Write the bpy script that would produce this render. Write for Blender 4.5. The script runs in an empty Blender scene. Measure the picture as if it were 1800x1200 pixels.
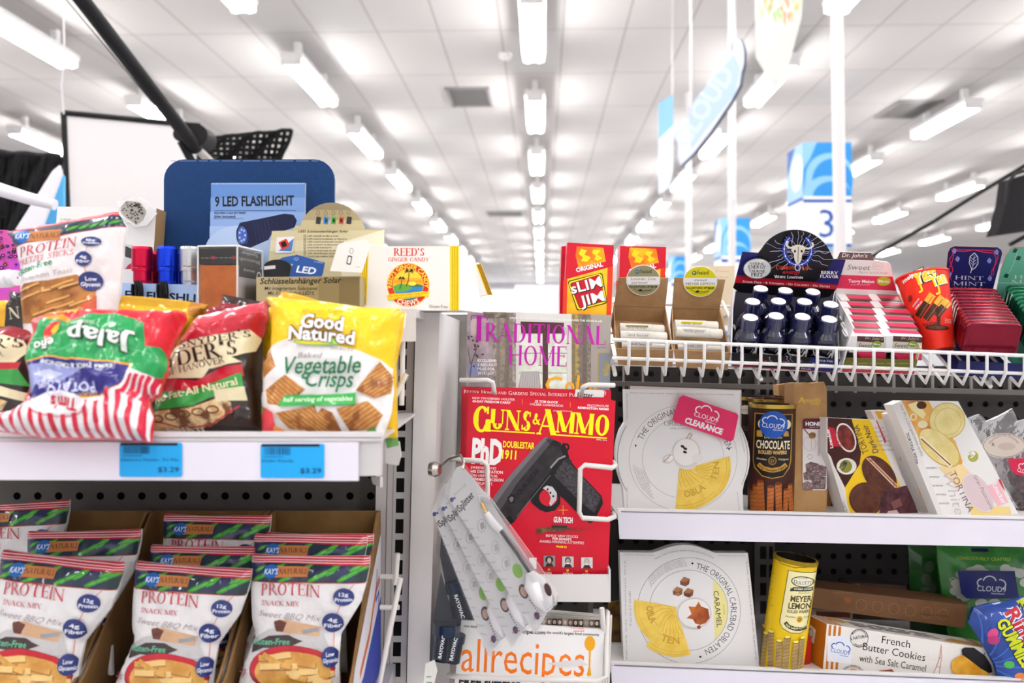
import bpy, bmesh, math, random
from mathutils import Vector, noise as mnoise
from mathutils.geometry import tessellate_polygon
R = random.Random(7)
rad = math.radians
scene = bpy.context.scene
COL = scene.collection
# ---------------------------------------------------------------- camera, world, exposure
F = 1500.0                      # focal length in pixels of the 1800 px wide frame (30 mm)
EYE = Vector((0, 0, 1.5))
cam_d = bpy.data.cameras.new('camera'); cam = bpy.data.objects.new('camera', cam_d); COL.objects.link(cam)
cam.location = EYE; cam.rotation_euler = (rad(90), 0, 0)
cam_d.sensor_width = 36; cam_d.lens = 30; cam_d.clip_start = .05; cam_d.clip_end = 200
cam_d.dof.use_dof = True; cam_d.dof.focus_distance = 1.22; cam_d.dof.aperture_fstop = 4.5
scene.camera = cam
world = bpy.data.worlds.new('daylight'); scene.world = world; world.use_nodes = True
bg = world.node_tree.nodes['Background']; bg.inputs[0].default_value = (.93, .95, 1, 1); bg.inputs[1].default_value = 2.6
TUBE_POWER = 30
scene.view_settings.view_transform = 'Standard'; scene.view_settings.look = 'None'
scene.view_settings.gamma = 1; scene.view_settings.use_curve_mapping = False
scene.view_settings.exposure = 0.75
scene.cycles.max_bounces = 8; scene.cycles.transparent_max_bounces = 16
scene.cycles.caustics_reflective = False; scene.cycles.caustics_refractive = False
scene.cycles.sample_clamp_indirect = 4

# ---------------------------------------------------------------- materials
def lin(h):
    h = h.lstrip('#'); h = ''.join(q*2 for q in h) if len(h) == 3 else h; c = [int(h[i:i+2], 16)/255 for i in (0, 2, 4)]
    return tuple(x/12.92 if x <= .04045 else ((x+.055)/1.055)**2.4 for x in c)+(1,)
MC = {}
def M(h, rough=.45, metal=0, c2=None, ns=40, bump=0, bs=60, coat=0, emit=0, c3=None):
    k = (h, rough, metal, c2, ns, bump, bs, coat, emit, c3)
    if k in MC: return MC[k]
    m = bpy.data.materials.new('surface_'+h.lstrip('#')); MC[k] = m; m.use_nodes = True
    nt = m.node_tree; b = nt.nodes['Principled BSDF']
    b.inputs['Base Color'].default_value = lin(h); b.inputs['Roughness'].default_value = rough; b.inputs['Metallic'].default_value = metal; b.inputs['Specular IOR Level'].default_value = .5 if rough < .25 or metal else .25
    if coat: b.inputs['Coat Weight'].default_value = coat; b.inputs['Coat Roughness'].default_value = .08
    if emit: b.inputs['Emission Color'].default_value = lin(h); b.inputs['Emission Strength'].default_value = emit
    if c2 or bump: tc = nt.nodes.new('ShaderNodeTexCoord')
    if c2:
        n = nt.nodes.new('ShaderNodeTexNoise'); n.inputs['Scale'].default_value = ns; n.inputs['Detail'].default_value = 4
        r = nt.nodes.new('ShaderNodeValToRGB'); r.color_ramp.elements[0].position = .38; r.color_ramp.elements[1].position = .62
        r.color_ramp.elements[0].color = lin(h); r.color_ramp.elements[1].color = lin(c2)
        if c3: e = r.color_ramp.elements.new(.5); e.color = lin(c3)
        nt.links.new(tc.outputs['Object'], n.inputs['Vector']); nt.links.new(n.outputs['Fac'], r.inputs[0]); nt.links.new(r.outputs[0], b.inputs['Base Color'])
    if bump:
        n = nt.nodes.new('ShaderNodeTexNoise'); n.inputs['Scale'].default_value = bs; n.inputs['Detail'].default_value = 3
        q = nt.nodes.new('ShaderNodeBump'); q.inputs['Strength'].default_value = bump; q.inputs['Distance'].default_value = .004
        nt.links.new(tc.outputs['Object'], n.inputs['Vector']); nt.links.new(n.outputs['Fac'], q.inputs['Height']); nt.links.new(q.outputs[0], b.inputs['Normal'])
    return m
def Clear(h='#ffffff', op=.12, rough=.06, bump=0, bs=60):
    k = ('clear', h, op, rough, bump, bs)
    if k in MC: return MC[k]
    m = bpy.data.materials.new('clear_plastic'); MC[k] = m; m.use_nodes = True; nt = m.node_tree; nt.nodes.clear()
    o = nt.nodes.new('ShaderNodeOutputMaterial'); a = nt.nodes.new('ShaderNodeBsdfTransparent'); g = nt.nodes.new('ShaderNodeBsdfPrincipled')
    g.inputs['Base Color'].default_value = lin(h); g.inputs['Roughness'].default_value = rough
    fr = nt.nodes.new('ShaderNodeFresnel'); fr.inputs[0].default_value = 1.5; mx = nt.nodes.new('ShaderNodeMixShader')
    ad = nt.nodes.new('ShaderNodeMath'); ad.operation = 'ADD'; ad.use_clamp = True; ad.inputs[1].default_value = op
    nt.links.new(fr.outputs[0], ad.inputs[0]); nt.links.new(ad.outputs[0], mx.inputs[0]); nt.links.new(a.outputs[0], mx.inputs[1]); nt.links.new(g.outputs[0], mx.inputs[2]); nt.links.new(mx.outputs[0], o.inputs[0])
    if bump:
        tc = nt.nodes.new('ShaderNodeTexCoord'); n = nt.nodes.new('ShaderNodeTexNoise'); n.inputs['Scale'].default_value = bs
        q = nt.nodes.new('ShaderNodeBump'); q.inputs['Strength'].default_value = bump; q.inputs['Distance'].default_value = .004
        nt.links.new(tc.outputs['Object'], n.inputs['Vector']); nt.links.new(n.outputs['Fac'], q.inputs['Height'])
        nt.links.new(q.outputs[0], g.inputs['Normal']); nt.links.new(q.outputs[0], fr.inputs['Normal'])
    return m
WHITE = '#f4f2f2'; BLK = '#0c0b0d'
PAP = dict(rough=.35)

# ---------------------------------------------------------------- mesh collector
class MB:
    def __init__(s): s.v = []; s.f = []; s.m = []; s.sm = []; s.mats = []; s.nr = {}
    def mi(s, m):
        if m not in s.mats: s.mats.append(m)
        return s.mats.index(m)
    def add(s, vs, fs, m, smooth=False, nr=None):
        b = len(s.v); i = s.mi(m); s.v += [Vector(v) for v in vs]
        if nr: s.nr.update({b+k: v for k, v in enumerate(nr)})
        for f in fs: s.f.append([b+k for k in f]); s.m.append(i); s.sm.append(smooth)
        return s
    def box(s, p0, p1, m):
        (a, b, c), (d, e, g) = p0, p1
        return s.add([(a,b,c),(d,b,c),(d,e,c),(a,e,c),(a,b,g),(d,b,g),(d,e,g),(a,e,g)],
                     [(0,3,2,1),(4,5,6,7),(0,1,5,4),(1,2,6,5),(2,3,7,6),(3,0,4,7)], m)
    def hexa(s, c, m):   # eight corners: bottom 4, top 4
        return s.add(c, [(0,3,2,1),(4,5,6,7),(0,1,5,4),(1,2,6,5),(2,3,7,6),(3,0,4,7)], m)
    def tube(s, pts, r, m, n=8, caps=True, smooth=True):
        pts = [Vector(p) for p in pts]; rs = r if isinstance(r, (list, tuple)) else [r]*len(pts)
        vs = []; fs = []; up = None
        for i, p in enumerate(pts):
            t = (pts[min(i+1, len(pts)-1)]-pts[max(i-1, 0)]).normalized()
            if up is None: up = Vector((0,0,1)) if abs(t.z) < .9 else Vector((0,1,0))
            a = t.cross(up).normalized(); up = a.cross(t).normalized()
            for k in range(n):
                q = 2*math.pi*k/n; vs.append(p+(a*math.cos(q)+up*math.sin(q))*rs[i])
        for i in range(len(pts)-1):
            for k in range(n):
                k2 = (k+1) % n; fs.append((i*n+k, i*n+k2, (i+1)*n+k2, (i+1)*n+k))
        s.add(vs, fs, m, smooth)
        if caps:
            b = len(vs)-n
            s.add(vs[:n], [tuple(range(n))[::-1]], m); s.add(vs[b:], [tuple(range(n))], m)
        return s
    def lathe(s, B, T, prof, m, n=32, smooth=True):  # prof: (t, r, [mat]) t along B->T (0..1)
        B = Vector(B); ax = Vector(T)-B; L = ax.length; w = ax.normalized()
        a = w.cross(Vector((0,1,0))).normalized(); b = w.cross(a).normalized()
        vs = []
        for q in prof:
            for k in range(n):
                th = 2*math.pi*k/n; vs.append(B+ax*q[0]+(a*math.cos(th)+b*math.sin(th))*q[1])
        for i in range(len(prof)-1):
            mm = prof[i][2] if len(prof[i]) > 2 else m
            s.add([vs[(i+j)*n+k] for j in (0, 1) for k in range(n)], [(k, (k+1) % n, n+(k+1) % n, n+k) for k in range(n)], mm, smooth)
        return s
    def build(s, name, parent=None, origin=None):
        me = bpy.data.meshes.new(name)
        if parent is not None: o0 = Vector(parent['_w'])
        elif origin is not None: o0 = Vector(origin)
        else:
            zs = min(v.z for v in s.v); o0 = Vector(((min(v.x for v in s.v)+max(v.x for v in s.v))/2, (min(v.y for v in s.v)+max(v.y for v in s.v))/2, zs))
        me.from_pydata([v-o0 for v in s.v], [], s.f)
        for m in s.mats: me.materials.append(m)
        me.polygons.foreach_set('material_index', s.m); me.polygons.foreach_set('use_smooth', s.sm); me.update()
        if s.nr: me.normals_split_custom_set_from_vertices([s.nr.get(k, (0, 0, 0)) for k in range(len(s.v))])
        o = bpy.data.objects.new(name, me); COL.objects.link(o)
        if parent is not None: o.parent = parent
        else: o.location = o0
        o['_w'] = tuple(o0)
        return o
def thing(name, label, cat, loc, group=None):
    o = bpy.data.objects.new(name, None); COL.objects.link(o); o.location = loc; o['_w'] = tuple(loc)
    o['label'] = label; o['category'] = cat
    if group: o['group'] = group
    return o
def tag(o, label=None, cat=None, group=None, kind=None):
    if label: o['label'] = label
    if cat: o['category'] = cat
    if group: o['group'] = group
    if kind: o['kind'] = kind
    return o
def dup(root, label, loc=None, rot=None, scale=None):
    r = root.copy(); COL.objects.link(r); r['label'] = label
    if loc is not None: r.location = loc
    if rot is not None: r.rotation_euler = rot
    if scale is not None: r.scale = scale
    for ch in list(root.children):
        c = ch.copy(); COL.objects.link(c); c.parent = r
        for g in list(ch.children):
            d = g.copy(); COL.objects.link(d); d.parent = c
    return r

# ---------------------------------------------------------------- surfaces: photo pixel -> point on a real plane / cylinder / puffed bag
def ray(px, py): return Vector(((px-900)/F, 1, -(py-600)/F))
def P(px, py, Y): return EYE+ray(px, py)*Y
class Plane:
    def __init__(s, px, py, Y, a=0, b=0):      # Y = c + a X + b (Z - eye)
        r = ray(px, py); s.a = a; s.b = b; s.c = Y-a*r.x*Y-b*r.z*Y; s.n = Vector((a, -1, b)).normalized(); s.base = 0; s.step = 0
    def __call__(s, px, py, d=0):
        r = ray(px, py); return EYE+r*(s.c/(1-s.a*r.x-s.b*r.z))+s.n*d
class Quad3:                                   # art box x0,y0,x1,y1 -> 3-D corners TL,TR,BR,BL
    def __init__(s, box, TL, TR, BR, BL):
        s.b = box; s.c = [Vector(q) for q in (TL, TR, BR, BL)]; s.base = 0; s.step = 0
        s.n = (s.c[3]-s.c[0]).cross(s.c[1]-s.c[0]).normalized()
    def __call__(s, px, py, d=0):
        u = (px-s.b[0])/(s.b[2]-s.b[0]); v = (py-s.b[1])/(s.b[3]-s.b[1]); A, B, C, D = s.c
        return (A*(1-u)+B*u)*(1-v)+(D*(1-u)+C*u)*v+s.n*d
class Lattice:                                 # heights sampled on a pixel lattice, linear inside each lattice triangle
    def lat(s, x, y):
        st = s.step; i, j = math.floor(x/st+1e-7), math.floor(y/st+1e-7); fx, fy = x/st-i, y/st-j; a, d = s.g(i, j), s.g(i+1, j+1)
        b = s.g(i+1, j) if fx >= fy else s.g(i, j+1); p, q = (fx, fy) if fx >= fy else (fy, fx)
        return a+(b-a)*p+(d-b)*q
    def g(s, i, j):
        k = (i, j)
        if k not in s.cache: s.cache[k] = s.hraw(i*s.step, j*s.step)
        return s.cache[k]
class CylS(Lattice):                           # axis from bottom to top, radii
    def __init__(s, B, T, r0, r1=None, step=3):
        s.B = Vector(B); s.T = Vector(T); s.r0 = r0; s.r1 = r0 if r1 is None else r1; s.base = 3e-4; s.step = step; s.cache = {}
        s.w = (s.T-s.B).normalized(); s.L = (s.T-s.B).length
        f = (EYE-(s.B+s.T)/2); f -= s.w*f.dot(s.w); s.f = f.normalized(); s.l = s.w.cross(s.f)*-1
        if s.l.x < 0: s.l = -s.l
    def loc(s, px, py):
        r = ray(px, py); t = (s.B-EYE).dot(s.f)/r.dot(s.f); q = EYE+r*t-s.B; a = q.dot(s.w); return q, a, q.dot(s.l), s.r0+(s.r1-s.r0)*a/s.L
    def hraw(s, x, y): q, a, l, rr = s.loc(x, y); return math.sqrt(max(0, rr*rr-l*l))
    def __call__(s, x, y, d=0): q, a, l, rr = s.loc(x, y); return s.B+q+s.f*(s.lat(x, y))+s.nrm(x, y)*d
    def nrm(s, x, y): q, a, l, rr = s.loc(x, y); k = max(-.999, min(.999, l/rr)); return s.l*k+s.f*math.sqrt(1-k*k)
def seg_d(x, y, a, b):
    dx, dy = b[0]-a[0], b[1]-a[1]; t = max(0, min(1, ((x-a[0])*dx+(y-a[1])*dy)/(dx*dx+dy*dy+1e-9)))
    return math.hypot(x-a[0]-t*dx, y-a[1]-t*dy)
def inside(x, y, pg):
    c = False; j = len(pg)-1
    for i in range(len(pg)):
        if (pg[i][1] > y) != (pg[j][1] > y) and x < (pg[j][0]-pg[i][0])*(y-pg[i][1])/(pg[j][1]-pg[i][1])+pg[i][0]: c = not c
        j = i
    return c
class Puff(Lattice):                                    # film bag: outline in pixels on a plane, bulging towards the viewer
    def __init__(s, out, plane, bulge, D=60, seed=1, wr=.004, core=None, step=7, freq=.02):
        s.o = out; s.p = plane; s.h = bulge; s.D = D; s.seed = seed; s.wr = wr; s.core = core or out; s.base = 6e-5; s.step = step; s.n = plane.n; s.fq = freq; s.cache = {}; s.nc = {}; a, b = plane(out[0][0], out[0][1]), plane(out[0][0]+10, out[0][1]); s.mpp = (a-b).length/10
    def prof(s, x, y):
        if not inside(x, y, s.core): return 0
        d = min(seg_d(x, y, s.core[i-1], s.core[i]) for i in range(len(s.core))); t = min(d/s.D, 1)
        return math.sqrt(max(0, 1-(1-t)**2))
    def hraw(s, x, y):
        p = s.prof(x, y); q = s.fq
        w = mnoise.noise(Vector((x*q, y*q, s.seed)))+.6*abs(mnoise.noise(Vector((x*q*1.7+y*q, y*q*.8-x*q*.7, s.seed+9))))*2-.5
        return s.h*p+s.wr*w*(.25+.75*p)
    def __call__(s, x, y, d=0): return s.p(x, y, s.lat(x, y)+d)
    def gn(s, i, j):
        k = (i, j)
        if k not in s.nc: m_ = 2*s.step*s.mpp; s.nc[k] = (s.n-Vector(((s.g(i+1, j)-s.g(i-1, j))/m_, 0, -(s.g(i, j+1)-s.g(i, j-1))/m_))).normalized()
        return s.nc[k]
    def nrm(s, x, y):
        st = s.step; i, j = math.floor(x/st), math.floor(y/st); u, v = x/st-i, y/st-j
        return ((s.gn(i, j)*(1-u)+s.gn(i+1, j)*u)*(1-v)+(s.gn(i, j+1)*(1-u)+s.gn(i+1, j+1)*u)*v).normalized()
    def back(s, x, y): return s.p(x, y, -.6*s.h*s.prof(x, y)-.0012+min(0, s.wr*-.3))

# ---------------------------------------------------------------- lettering
TXT = {}
def glyphs(t, bold=0):
    k = (t, bold)
    if k not in TXT:
        c = bpy.data.curves.new('lettering', 'FONT'); c.body = t; c.resolution_u = 2; c.offset = bold; c.size = 1
        o = bpy.data.objects.new('lettering', c); me = o.to_mesh()
        vs = [(v.co.x, v.co.y) for v in me.vertices]; fs = [tuple(p.vertices) for p in me.polygons]
        o.to_mesh_clear(); bpy.data.objects.remove(o); bpy.data.curves.remove(c)
        x0 = min(v[0] for v in vs); x1 = max(v[0] for v in vs)
        TXT[k] = ([((x-x0)/(x1-x0), y/.73) for x, y in vs], fs)
    return TXT[k]
SK = {  # serif skeletons: advance, strokes
'A': (.9, 'L.06,0,.42,1,0 L.42,1,.78,0,1 L.2,.34,.66,.34,0 S.06,0 S.8,0'), 'B': (.75, 'L.16,0,.16,1,1 L.16,1,.36,1,0 L.16,.52,.4,.52,0 L.16,0,.4,0,0 A.36,.76,.2,.24,-90,90 A.4,.26,.26,.26,-90,90 S.14,0 S.14,1'),
'C': (.82, 'A.45,.5,.38,.5,48,312 L.71,.97,.71,.7,0'), 'D': (.86, 'L.16,0,.16,1,1 L.1,1,.4,1,0 L.1,0,.4,0,0 A.4,.5,.38,.5,-90,90 S.14,0 S.14,1'),
'E': (.7, 'L.16,0,.16,1,1 L.1,1,.6,1,0 L.16,.52,.5,.52,0 L.1,0,.62,0,0 L.6,1,.6,.8,0 L.63,0,.63,.22,0 L.5,.44,.5,.6,0 S.14,0 S.14,1'),
'F': (.65, 'L.16,0,.16,1,1 L.1,1,.6,1,0 L.16,.52,.48,.52,0 L.6,1,.6,.8,0 S.16,0 S.14,1'), 'G': (.86, 'A.45,.5,.38,.5,48,320 L.71,.97,.71,.7,0 L.74,.04,.74,.42,1 S.74,.42'),
'H': (.9, 'L.16,0,.16,1,1 L.74,0,.74,1,1 L.16,.52,.74,.52,0 S.16,0 S.16,1 S.74,0 S.74,1'), 'I': (.36, 'L.18,0,.18,1,1 S.18,0 S.18,1'),
'J': (.5, 'L.3,.2,.3,1,1 A.17,.2,.13,.2,200,360 S.3,1'), 'K': (.84, 'L.16,0,.16,1,1 L.16,.4,.7,1,0 L.32,.55,.74,0,1 S.16,0 S.16,1 S.7,1 S.76,0'),
'L': (.68, 'L.16,0,.16,1,1 L.1,0,.62,0,0 L.62,0,.62,.25,0 S.16,0 S.16,1'), 'M': (1.06, 'L.14,0,.14,1,0 L.14,1,.52,.05,1 L.52,.05,.9,1,0 L.9,0,.9,1,1 S.12,0 S.9,0 S.12,1 S.92,1'),
'N': (.9, 'L.14,0,.14,1,0 L.14,1,.76,0,1 L.76,0,.76,1,0 S.14,0 S.12,1 S.76,1'), 'O': (.9, 'A.45,.5,.38,.5,0,360'),
'P': (.7, 'L.16,0,.16,1,1 L.16,1,.36,1,0 L.16,.46,.38,.46,0 A.36,.73,.25,.27,-90,90 S.16,0 S.14,1'),
'R': (.82, 'L.16,0,.16,1,1 L.16,1,.36,1,0 L.16,.5,.38,.5,0 A.36,.75,.24,.25,-90,90 L.36,.5,.74,0,1 S.16,0 S.14,1 S.76,0'),
'S': (.66, 'A.33,.75,.2,.25,35,270 A.33,.26,.24,.26,-150,90 L.52,.95,.52,.72,0 L.1,.05,.1,.3,0'), 'T': (.78, 'L.39,0,.39,1,1 L.05,1,.73,1,0 L.05,1,.05,.8,0 L.73,1,.73,.8,0 S.39,0'),
'U': (.86, 'L.16,.3,.16,1,1 L.72,.3,.72,1,0 A.44,.3,.28,.3,180,360 S.16,1 S.72,1'), 'V': (.86, 'L.08,1,.44,0,1 L.44,0,.78,1,0 S.08,1 S.78,1'),
'W': (1.15, 'L.08,1,.34,0,1 L.34,0,.58,1,0 L.58,1,.82,0,1 L.82,0,1.08,1,0 S.08,1 S.58,1 S1.08,1'), 'X': (.84, 'L.1,1,.74,0,1 L.1,0,.74,1,0 S.1,1 S.74,1 S.1,0 S.74,0'),
'Y': (.82, 'L.08,1,.42,.48,1 L.42,.48,.74,1,0 L.42,0,.42,.5,1 S.08,1 S.74,1 S.42,0'), 'Z': (.7, 'L.08,1,.62,1,0 L.62,1,.08,0,1 L.08,0,.62,0,0'),
' ': (.4, ''), "'": (.25, 'L.12,1,.1,.75,1'), '-': (.4, 'L.05,.45,.35,.45,1'), '.': (.25, 'L.1,.0,.1,.1,1'),
'&': (.9, 'A.42,.78,.16,.22,0,360 A.36,.26,.28,.26,60,330 L.3,.65,.8,0,1 L.6,.05,.78,.5,0')}
def serif(t, thick=.13, thin=.045, ser=.12, small=.78):   # unit-height polygons; lowercase input = small capitals
    out = []; x = 0
    for ch in t:
        w, spec = SK[ch.upper()]; k = small if ch.islower() else 1
        for st in spec.split():
            a = [float(q) for q in st[1:].split(',')]
            if st[0] == 'L':
                x0, y0, x1, y1, th = a; hw = (thick if th else thin)/2; dx, dy = x1-x0, y1-y0; L = math.hypot(dx, dy) or 1; nx, ny = -dy/L*hw, dx/L*hw
                if abs(dy) > .3 and abs(dx) > .05: nx, ny = hw*1.05, 0
                pg = [(x0+nx, y0+ny), (x1+nx, y1+ny), (x1-nx, y1-ny), (x0-nx, y0-ny)]
                if abs(dy) < .01: o = thin/2*(-1 if y0 > .9 else (1 if y0 < .1 else 0)); pg = [(p, q+o) for p, q in pg]
                out.append([(x+p*k, q*k) for p, q in pg])
            elif st[0] == 'S':
                X, Y = a; o = thin if Y < .5 else -thin
                out.append([(x+(X-ser)*k, Y*k), (x+(X+ser)*k, Y*k), (x+(X+ser*.8)*k, (Y+o)*k), (x+(X-ser*.8)*k, (Y+o)*k)])
            else:
                cx, cy, rx, ry, a0, a1 = a; n = max(4, int(abs(a1-a0)/20)); pr = None
                for i in range(n+1):
                    q = rad(a0+(a1-a0)*i/n); c, s_ = math.cos(q), math.sin(q); w_ = thin+(thick-thin)*abs(c)
                    cur = ((cx+rx*c, cy+ry*s_), (cx+(rx-w_)*c, cy+(ry-w_)*s_))
                    if pr: out.append([(x+p*k, q2*k) for p, q2 in (pr[0], cur[0], cur[1], pr[1])])
                    pr = cur
        x += w*k
    return [[(p/x, q) for p, q in pg] for pg in out]

def clip_tri(pg, tri):
    a = (tri[1][0]-tri[0][0])*(tri[2][1]-tri[0][1])-(tri[1][1]-tri[0][1])*(tri[2][0]-tri[0][0])
    if a < 0: tri = tri[::-1]
    for i in range(3):
        A, B = tri[i], tri[(i+1) % 3]; out = []
        sd = lambda p: (B[0]-A[0])*(p[1]-A[1])-(B[1]-A[1])*(p[0]-A[0])
        for j in range(len(pg)):
            p, q = pg[j-1], pg[j]; sp, sq = sd(p), sd(q)
            if (sp >= 0) != (sq >= 0): t = sp/(sp-sq); out.append((p[0]+(q[0]-p[0])*t, p[1]+(q[1]-p[1])*t))
            if sq >= 0: out.append(q)
        pg = out
        if len(pg) < 3: return None
    return pg
def tess(pg):
    t = tessellate_polygon([[Vector((x, y, 0)) for x, y in pg]]); return [[pg[i] for i in f] for f in t]
def ell(cx, cy, rx, ry=None, n=28, a0=0, a1=360, rot=0):
    ry = rx if ry is None else ry; c, s = math.cos(rad(rot)), math.sin(rad(rot)); full = abs(a1-a0) >= 360; out = []
    for i in range(n if full else n+1):
        q = rad(a0+(a1-a0)*i/n); x, y = rx*math.cos(q), ry*math.sin(q); out.append((cx+x*c-y*s, cy+x*s+y*c))
    return out
def band(pts, w):     # ribbon polygon list along points
    out = []
    for i in range(len(pts)-1):
        (x0, y0), (x1, y1) = pts[i], pts[i+1]; L = math.hypot(x1-x0, y1-y0) or 1; nx, ny = -(y1-y0)/L*w/2, (x1-x0)/L*w/2
        out.append([(x0+nx, y0+ny), (x1+nx, y1+ny), (x1-nx, y1-ny), (x0-nx, y0-ny)])
    return out
class Art:
    """Printed artwork: flat polygons in photo pixels, laid onto a surface in paint order."""
    def __init__(s, fr=(0, 0, 1)): s.e = []; s.fr = fr; s.clipto = None
    def c(s, x, y): return (s.fr[0]+x/s.fr[2], s.fr[1]+y/s.fr[2])
    def p(s, pts, m, clip=True, tf=True):
        pg = [s.c(*q) for q in pts] if tf else pts
        tris = tess(pg) if len(pg) > 3 else [pg]
        if clip and s.clipto:
            r = []
            for t in tris:
                for k in s.clipto:
                    q = clip_tri(t, k)
                    if q: r.append(q)
            tris = r
        s.e.append((tris, m, 1)); return s
    def ps(s, polys, m, clip=False):
        s.e.append(([[s.c(*q) for q in pg] for pg in polys], m, 0)); return s
    def r(s, x0, y0, x1, y1, m): return s.p([(x0, y0), (x1, y0), (x1, y1), (x0, y1)], m)
    def rr(s, x0, y0, x1, y1, rd, m, rot=0):
        pts = []
        for cx, cy, a in ((x1-rd, y0+rd, -90), (x1-rd, y1-rd, 0), (x0+rd, y1-rd, 90), (x0+rd, y0+rd, 180)):
            pts += ell(cx, cy, rd, rd, 4, a, a+90)
        if rot:
            mx, my = (x0+x1)/2, (y0+y1)/2; c, q = math.cos(rad(rot)), math.sin(rad(rot)); pts = [(mx+(x-mx)*c-(y-my)*q, my+(x-mx)*q+(y-my)*c) for x, y in pts]
        return s.p(pts, m)
    def ell(s, cx, cy, rx, ry, m, **k): return s.p(ell(cx, cy, rx, ry, **k), m)
    def ring(s, cx, cy, rx, ry, w, m, n=40, a0=0, a1=360):
        o = [ell(cx, cy, rx, ry, n, a0, a1, 0), ell(cx, cy, rx-w, ry-w, n, a0, a1, 0)]; k = len(o[0]); full = abs(a1-a0) >= 360
        return s.ps([[o[0][i], o[0][(i+1) % k], o[1][(i+1) % k], o[1][i]] for i in range(k if full else k-1)], m)
    def ln(s, pts, w, m):
        if s.clipto:
            for q in band(pts, w): s.p(q, m)
            return s
        return s.ps(band(pts, w), m)
    def _map(s, x0, y0, x1, y1, h, shear, arc, tap=0):
        dx, dy = x1-x0, y1-y0; L = math.hypot(dx, dy); ux, uy = dy/L, -dx/L
        def f(a, b):
            b2 = b*h*(1+tap*(a-.5)); o = b2+arc*4*a*(1-a); aa = a*L+shear*b2
            return (x0+dx/L*aa+ux*o, y0+dy/L*aa+uy*o)
        return f
    def t(s, txt, x0, y0, x1, y1, h, m, bold=0, shear=0, arc=0, tap=0):     # baseline (x0,y0)-(x1,y1), cap height h
        vs, fs = glyphs(txt, bold); f = s._map(x0, y0, x1, y1, h, shear, arc, tap)
        return s.ps([[f(*vs[i]) for i in q] for q in fs], m)
    def ts(s, txt, x0, y0, x1, y1, h, m, thick=.13, thin=.045, ser=.12, shear=0, arc=0, small=.78, tap=0):
        f = s._map(x0, y0, x1, y1, h, shear, arc, tap)
        return s.ps([[f(*q) for q in pg] for pg in serif(txt, thick, thin, ser, small)], m)
    def tc(s, txt, cx, cy, r, a0, a1, h, m, bold=0, ser=None):    # text on a circle, clockwise degrees from up
        if ser: polys = serif(txt, *ser)
        else: vs, fs = glyphs(txt, bold); polys = [[vs[i] for i in q] for q in fs]
        sg = 1 if a1 > a0 else -1
        def f(u, b):
            q = rad(a0+(a1-a0)*u); rr = r+sg*b*h; return (cx+rr*math.sin(q), cy-rr*math.cos(q))
        return s.ps([[f(*q) for q in pg] for pg in polys], m)
    def fine(s, x0, y0, x1, y1, rows, m, h=None, words=6):   # tiny print: rows of short dashes
        H = (y1-y0)/rows; h = h or H*.45; pl = []
        for i in range(rows):
            x = x0
            while x < x1-2:
                w = R.uniform(.5, 1.6)*(x1-x0)/words*.7; e = min(x1, x+w); y = y0+i*H+H*.3; pl.append([(x, y), (e, y), (e, y+h), (x, y+h)]); x = e+(x1-x0)/words*.18
        return s.ps(pl, m)
    def into(s, mb, S, base=None, sub=True):
        d = (S.base if base is None else base)
        for pl, m, _ in s.e:
            d += 3e-5
            if not pl: continue
            if S.step:
                bm = bmesh.new()
                for pg in pl:
                    try: bm.faces.new([bm.verts.new((x, y, 0)) for x, y in orient(pg)])
                    except ValueError: pass
                gridcut(bm, S.step)
                bm.verts.index_update()
                mb.add([S(v.co.x, v.co.y, d) for v in bm.verts], [[v.index for v in f.verts] for f in bm.faces], m, True, [S.nrm(v.co.x, v.co.y) for v in bm.verts] if hasattr(S, 'nrm') else None)
                bm.free()
            else:
                e = 0
                vs = []; fs = []
                for pg in pl:
                    k = len(vs); vs += [S(x, y, d+e) for x, y in pg]; fs.append(list(range(k, k+len(pg)))); e = (e+2e-6) % 2e-5
                mb.add(vs, fs, m)
        return d
def gridcut(bm, st):
    if not bm.verts: return
    xs = [v.co.x for v in bm.verts]; ys = [v.co.y for v in bm.verts]
    for ax, lo, hi in ((0, min(xs), max(xs)), (1, min(ys), max(ys))):
        k = math.floor(lo/st)+1
        while k*st < hi:
            co = [0, 0, 0]; co[ax] = k*st; no = [0, 0, 0]; no[ax] = 1
            bmesh.ops.bisect_plane(bm, geom=bm.verts[:]+bm.edges[:]+bm.faces[:], dist=1e-4, plane_co=co, plane_no=no); k += 1
    lo = min(x-y for x, y in ((v.co.x, v.co.y) for v in bm.verts)); hi = max(v.co.x-v.co.y for v in bm.verts); k = math.floor(lo/st)+1
    while k*st < hi: bmesh.ops.bisect_plane(bm, geom=bm.verts[:]+bm.edges[:]+bm.faces[:], dist=1e-4, plane_co=(k*st, 0, 0), plane_no=(1, -1, 0)); k += 1
def orient(pts):   # make polygon wind so that front normal faces the viewer (clockwise in y-down pixels)
    a = sum(pts[i-1][0]*pts[i][1]-pts[i][0]*pts[i-1][1] for i in range(len(pts))); return pts if a < 0 else pts[::-1]
def slab(mb, S, out, depth, m, side=None, art=None):
    """solid card/box: front outline in pixels on plane S, real thickness going back along the normal"""
    out = orient(out); side = side or m; n = len(out)
    fr = [S(x, y) for x, y in out]; bk = [p-S.n*depth for p in fr]
    for t in tess(out):
        t = orient(t); mb.add([S(x, y) for x, y in t], [(0, 1, 2)], m); mb.add([S(x, y)-S.n*depth for x, y in t], [(2, 1, 0)], side)
    for i in range(n):
        j = (i+1) % n; mb.add([fr[i], fr[j], bk[j], bk[i]], [(3, 2, 1, 0)], side)
    if art: art.into(mb, S)
    return fr, bk
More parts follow.
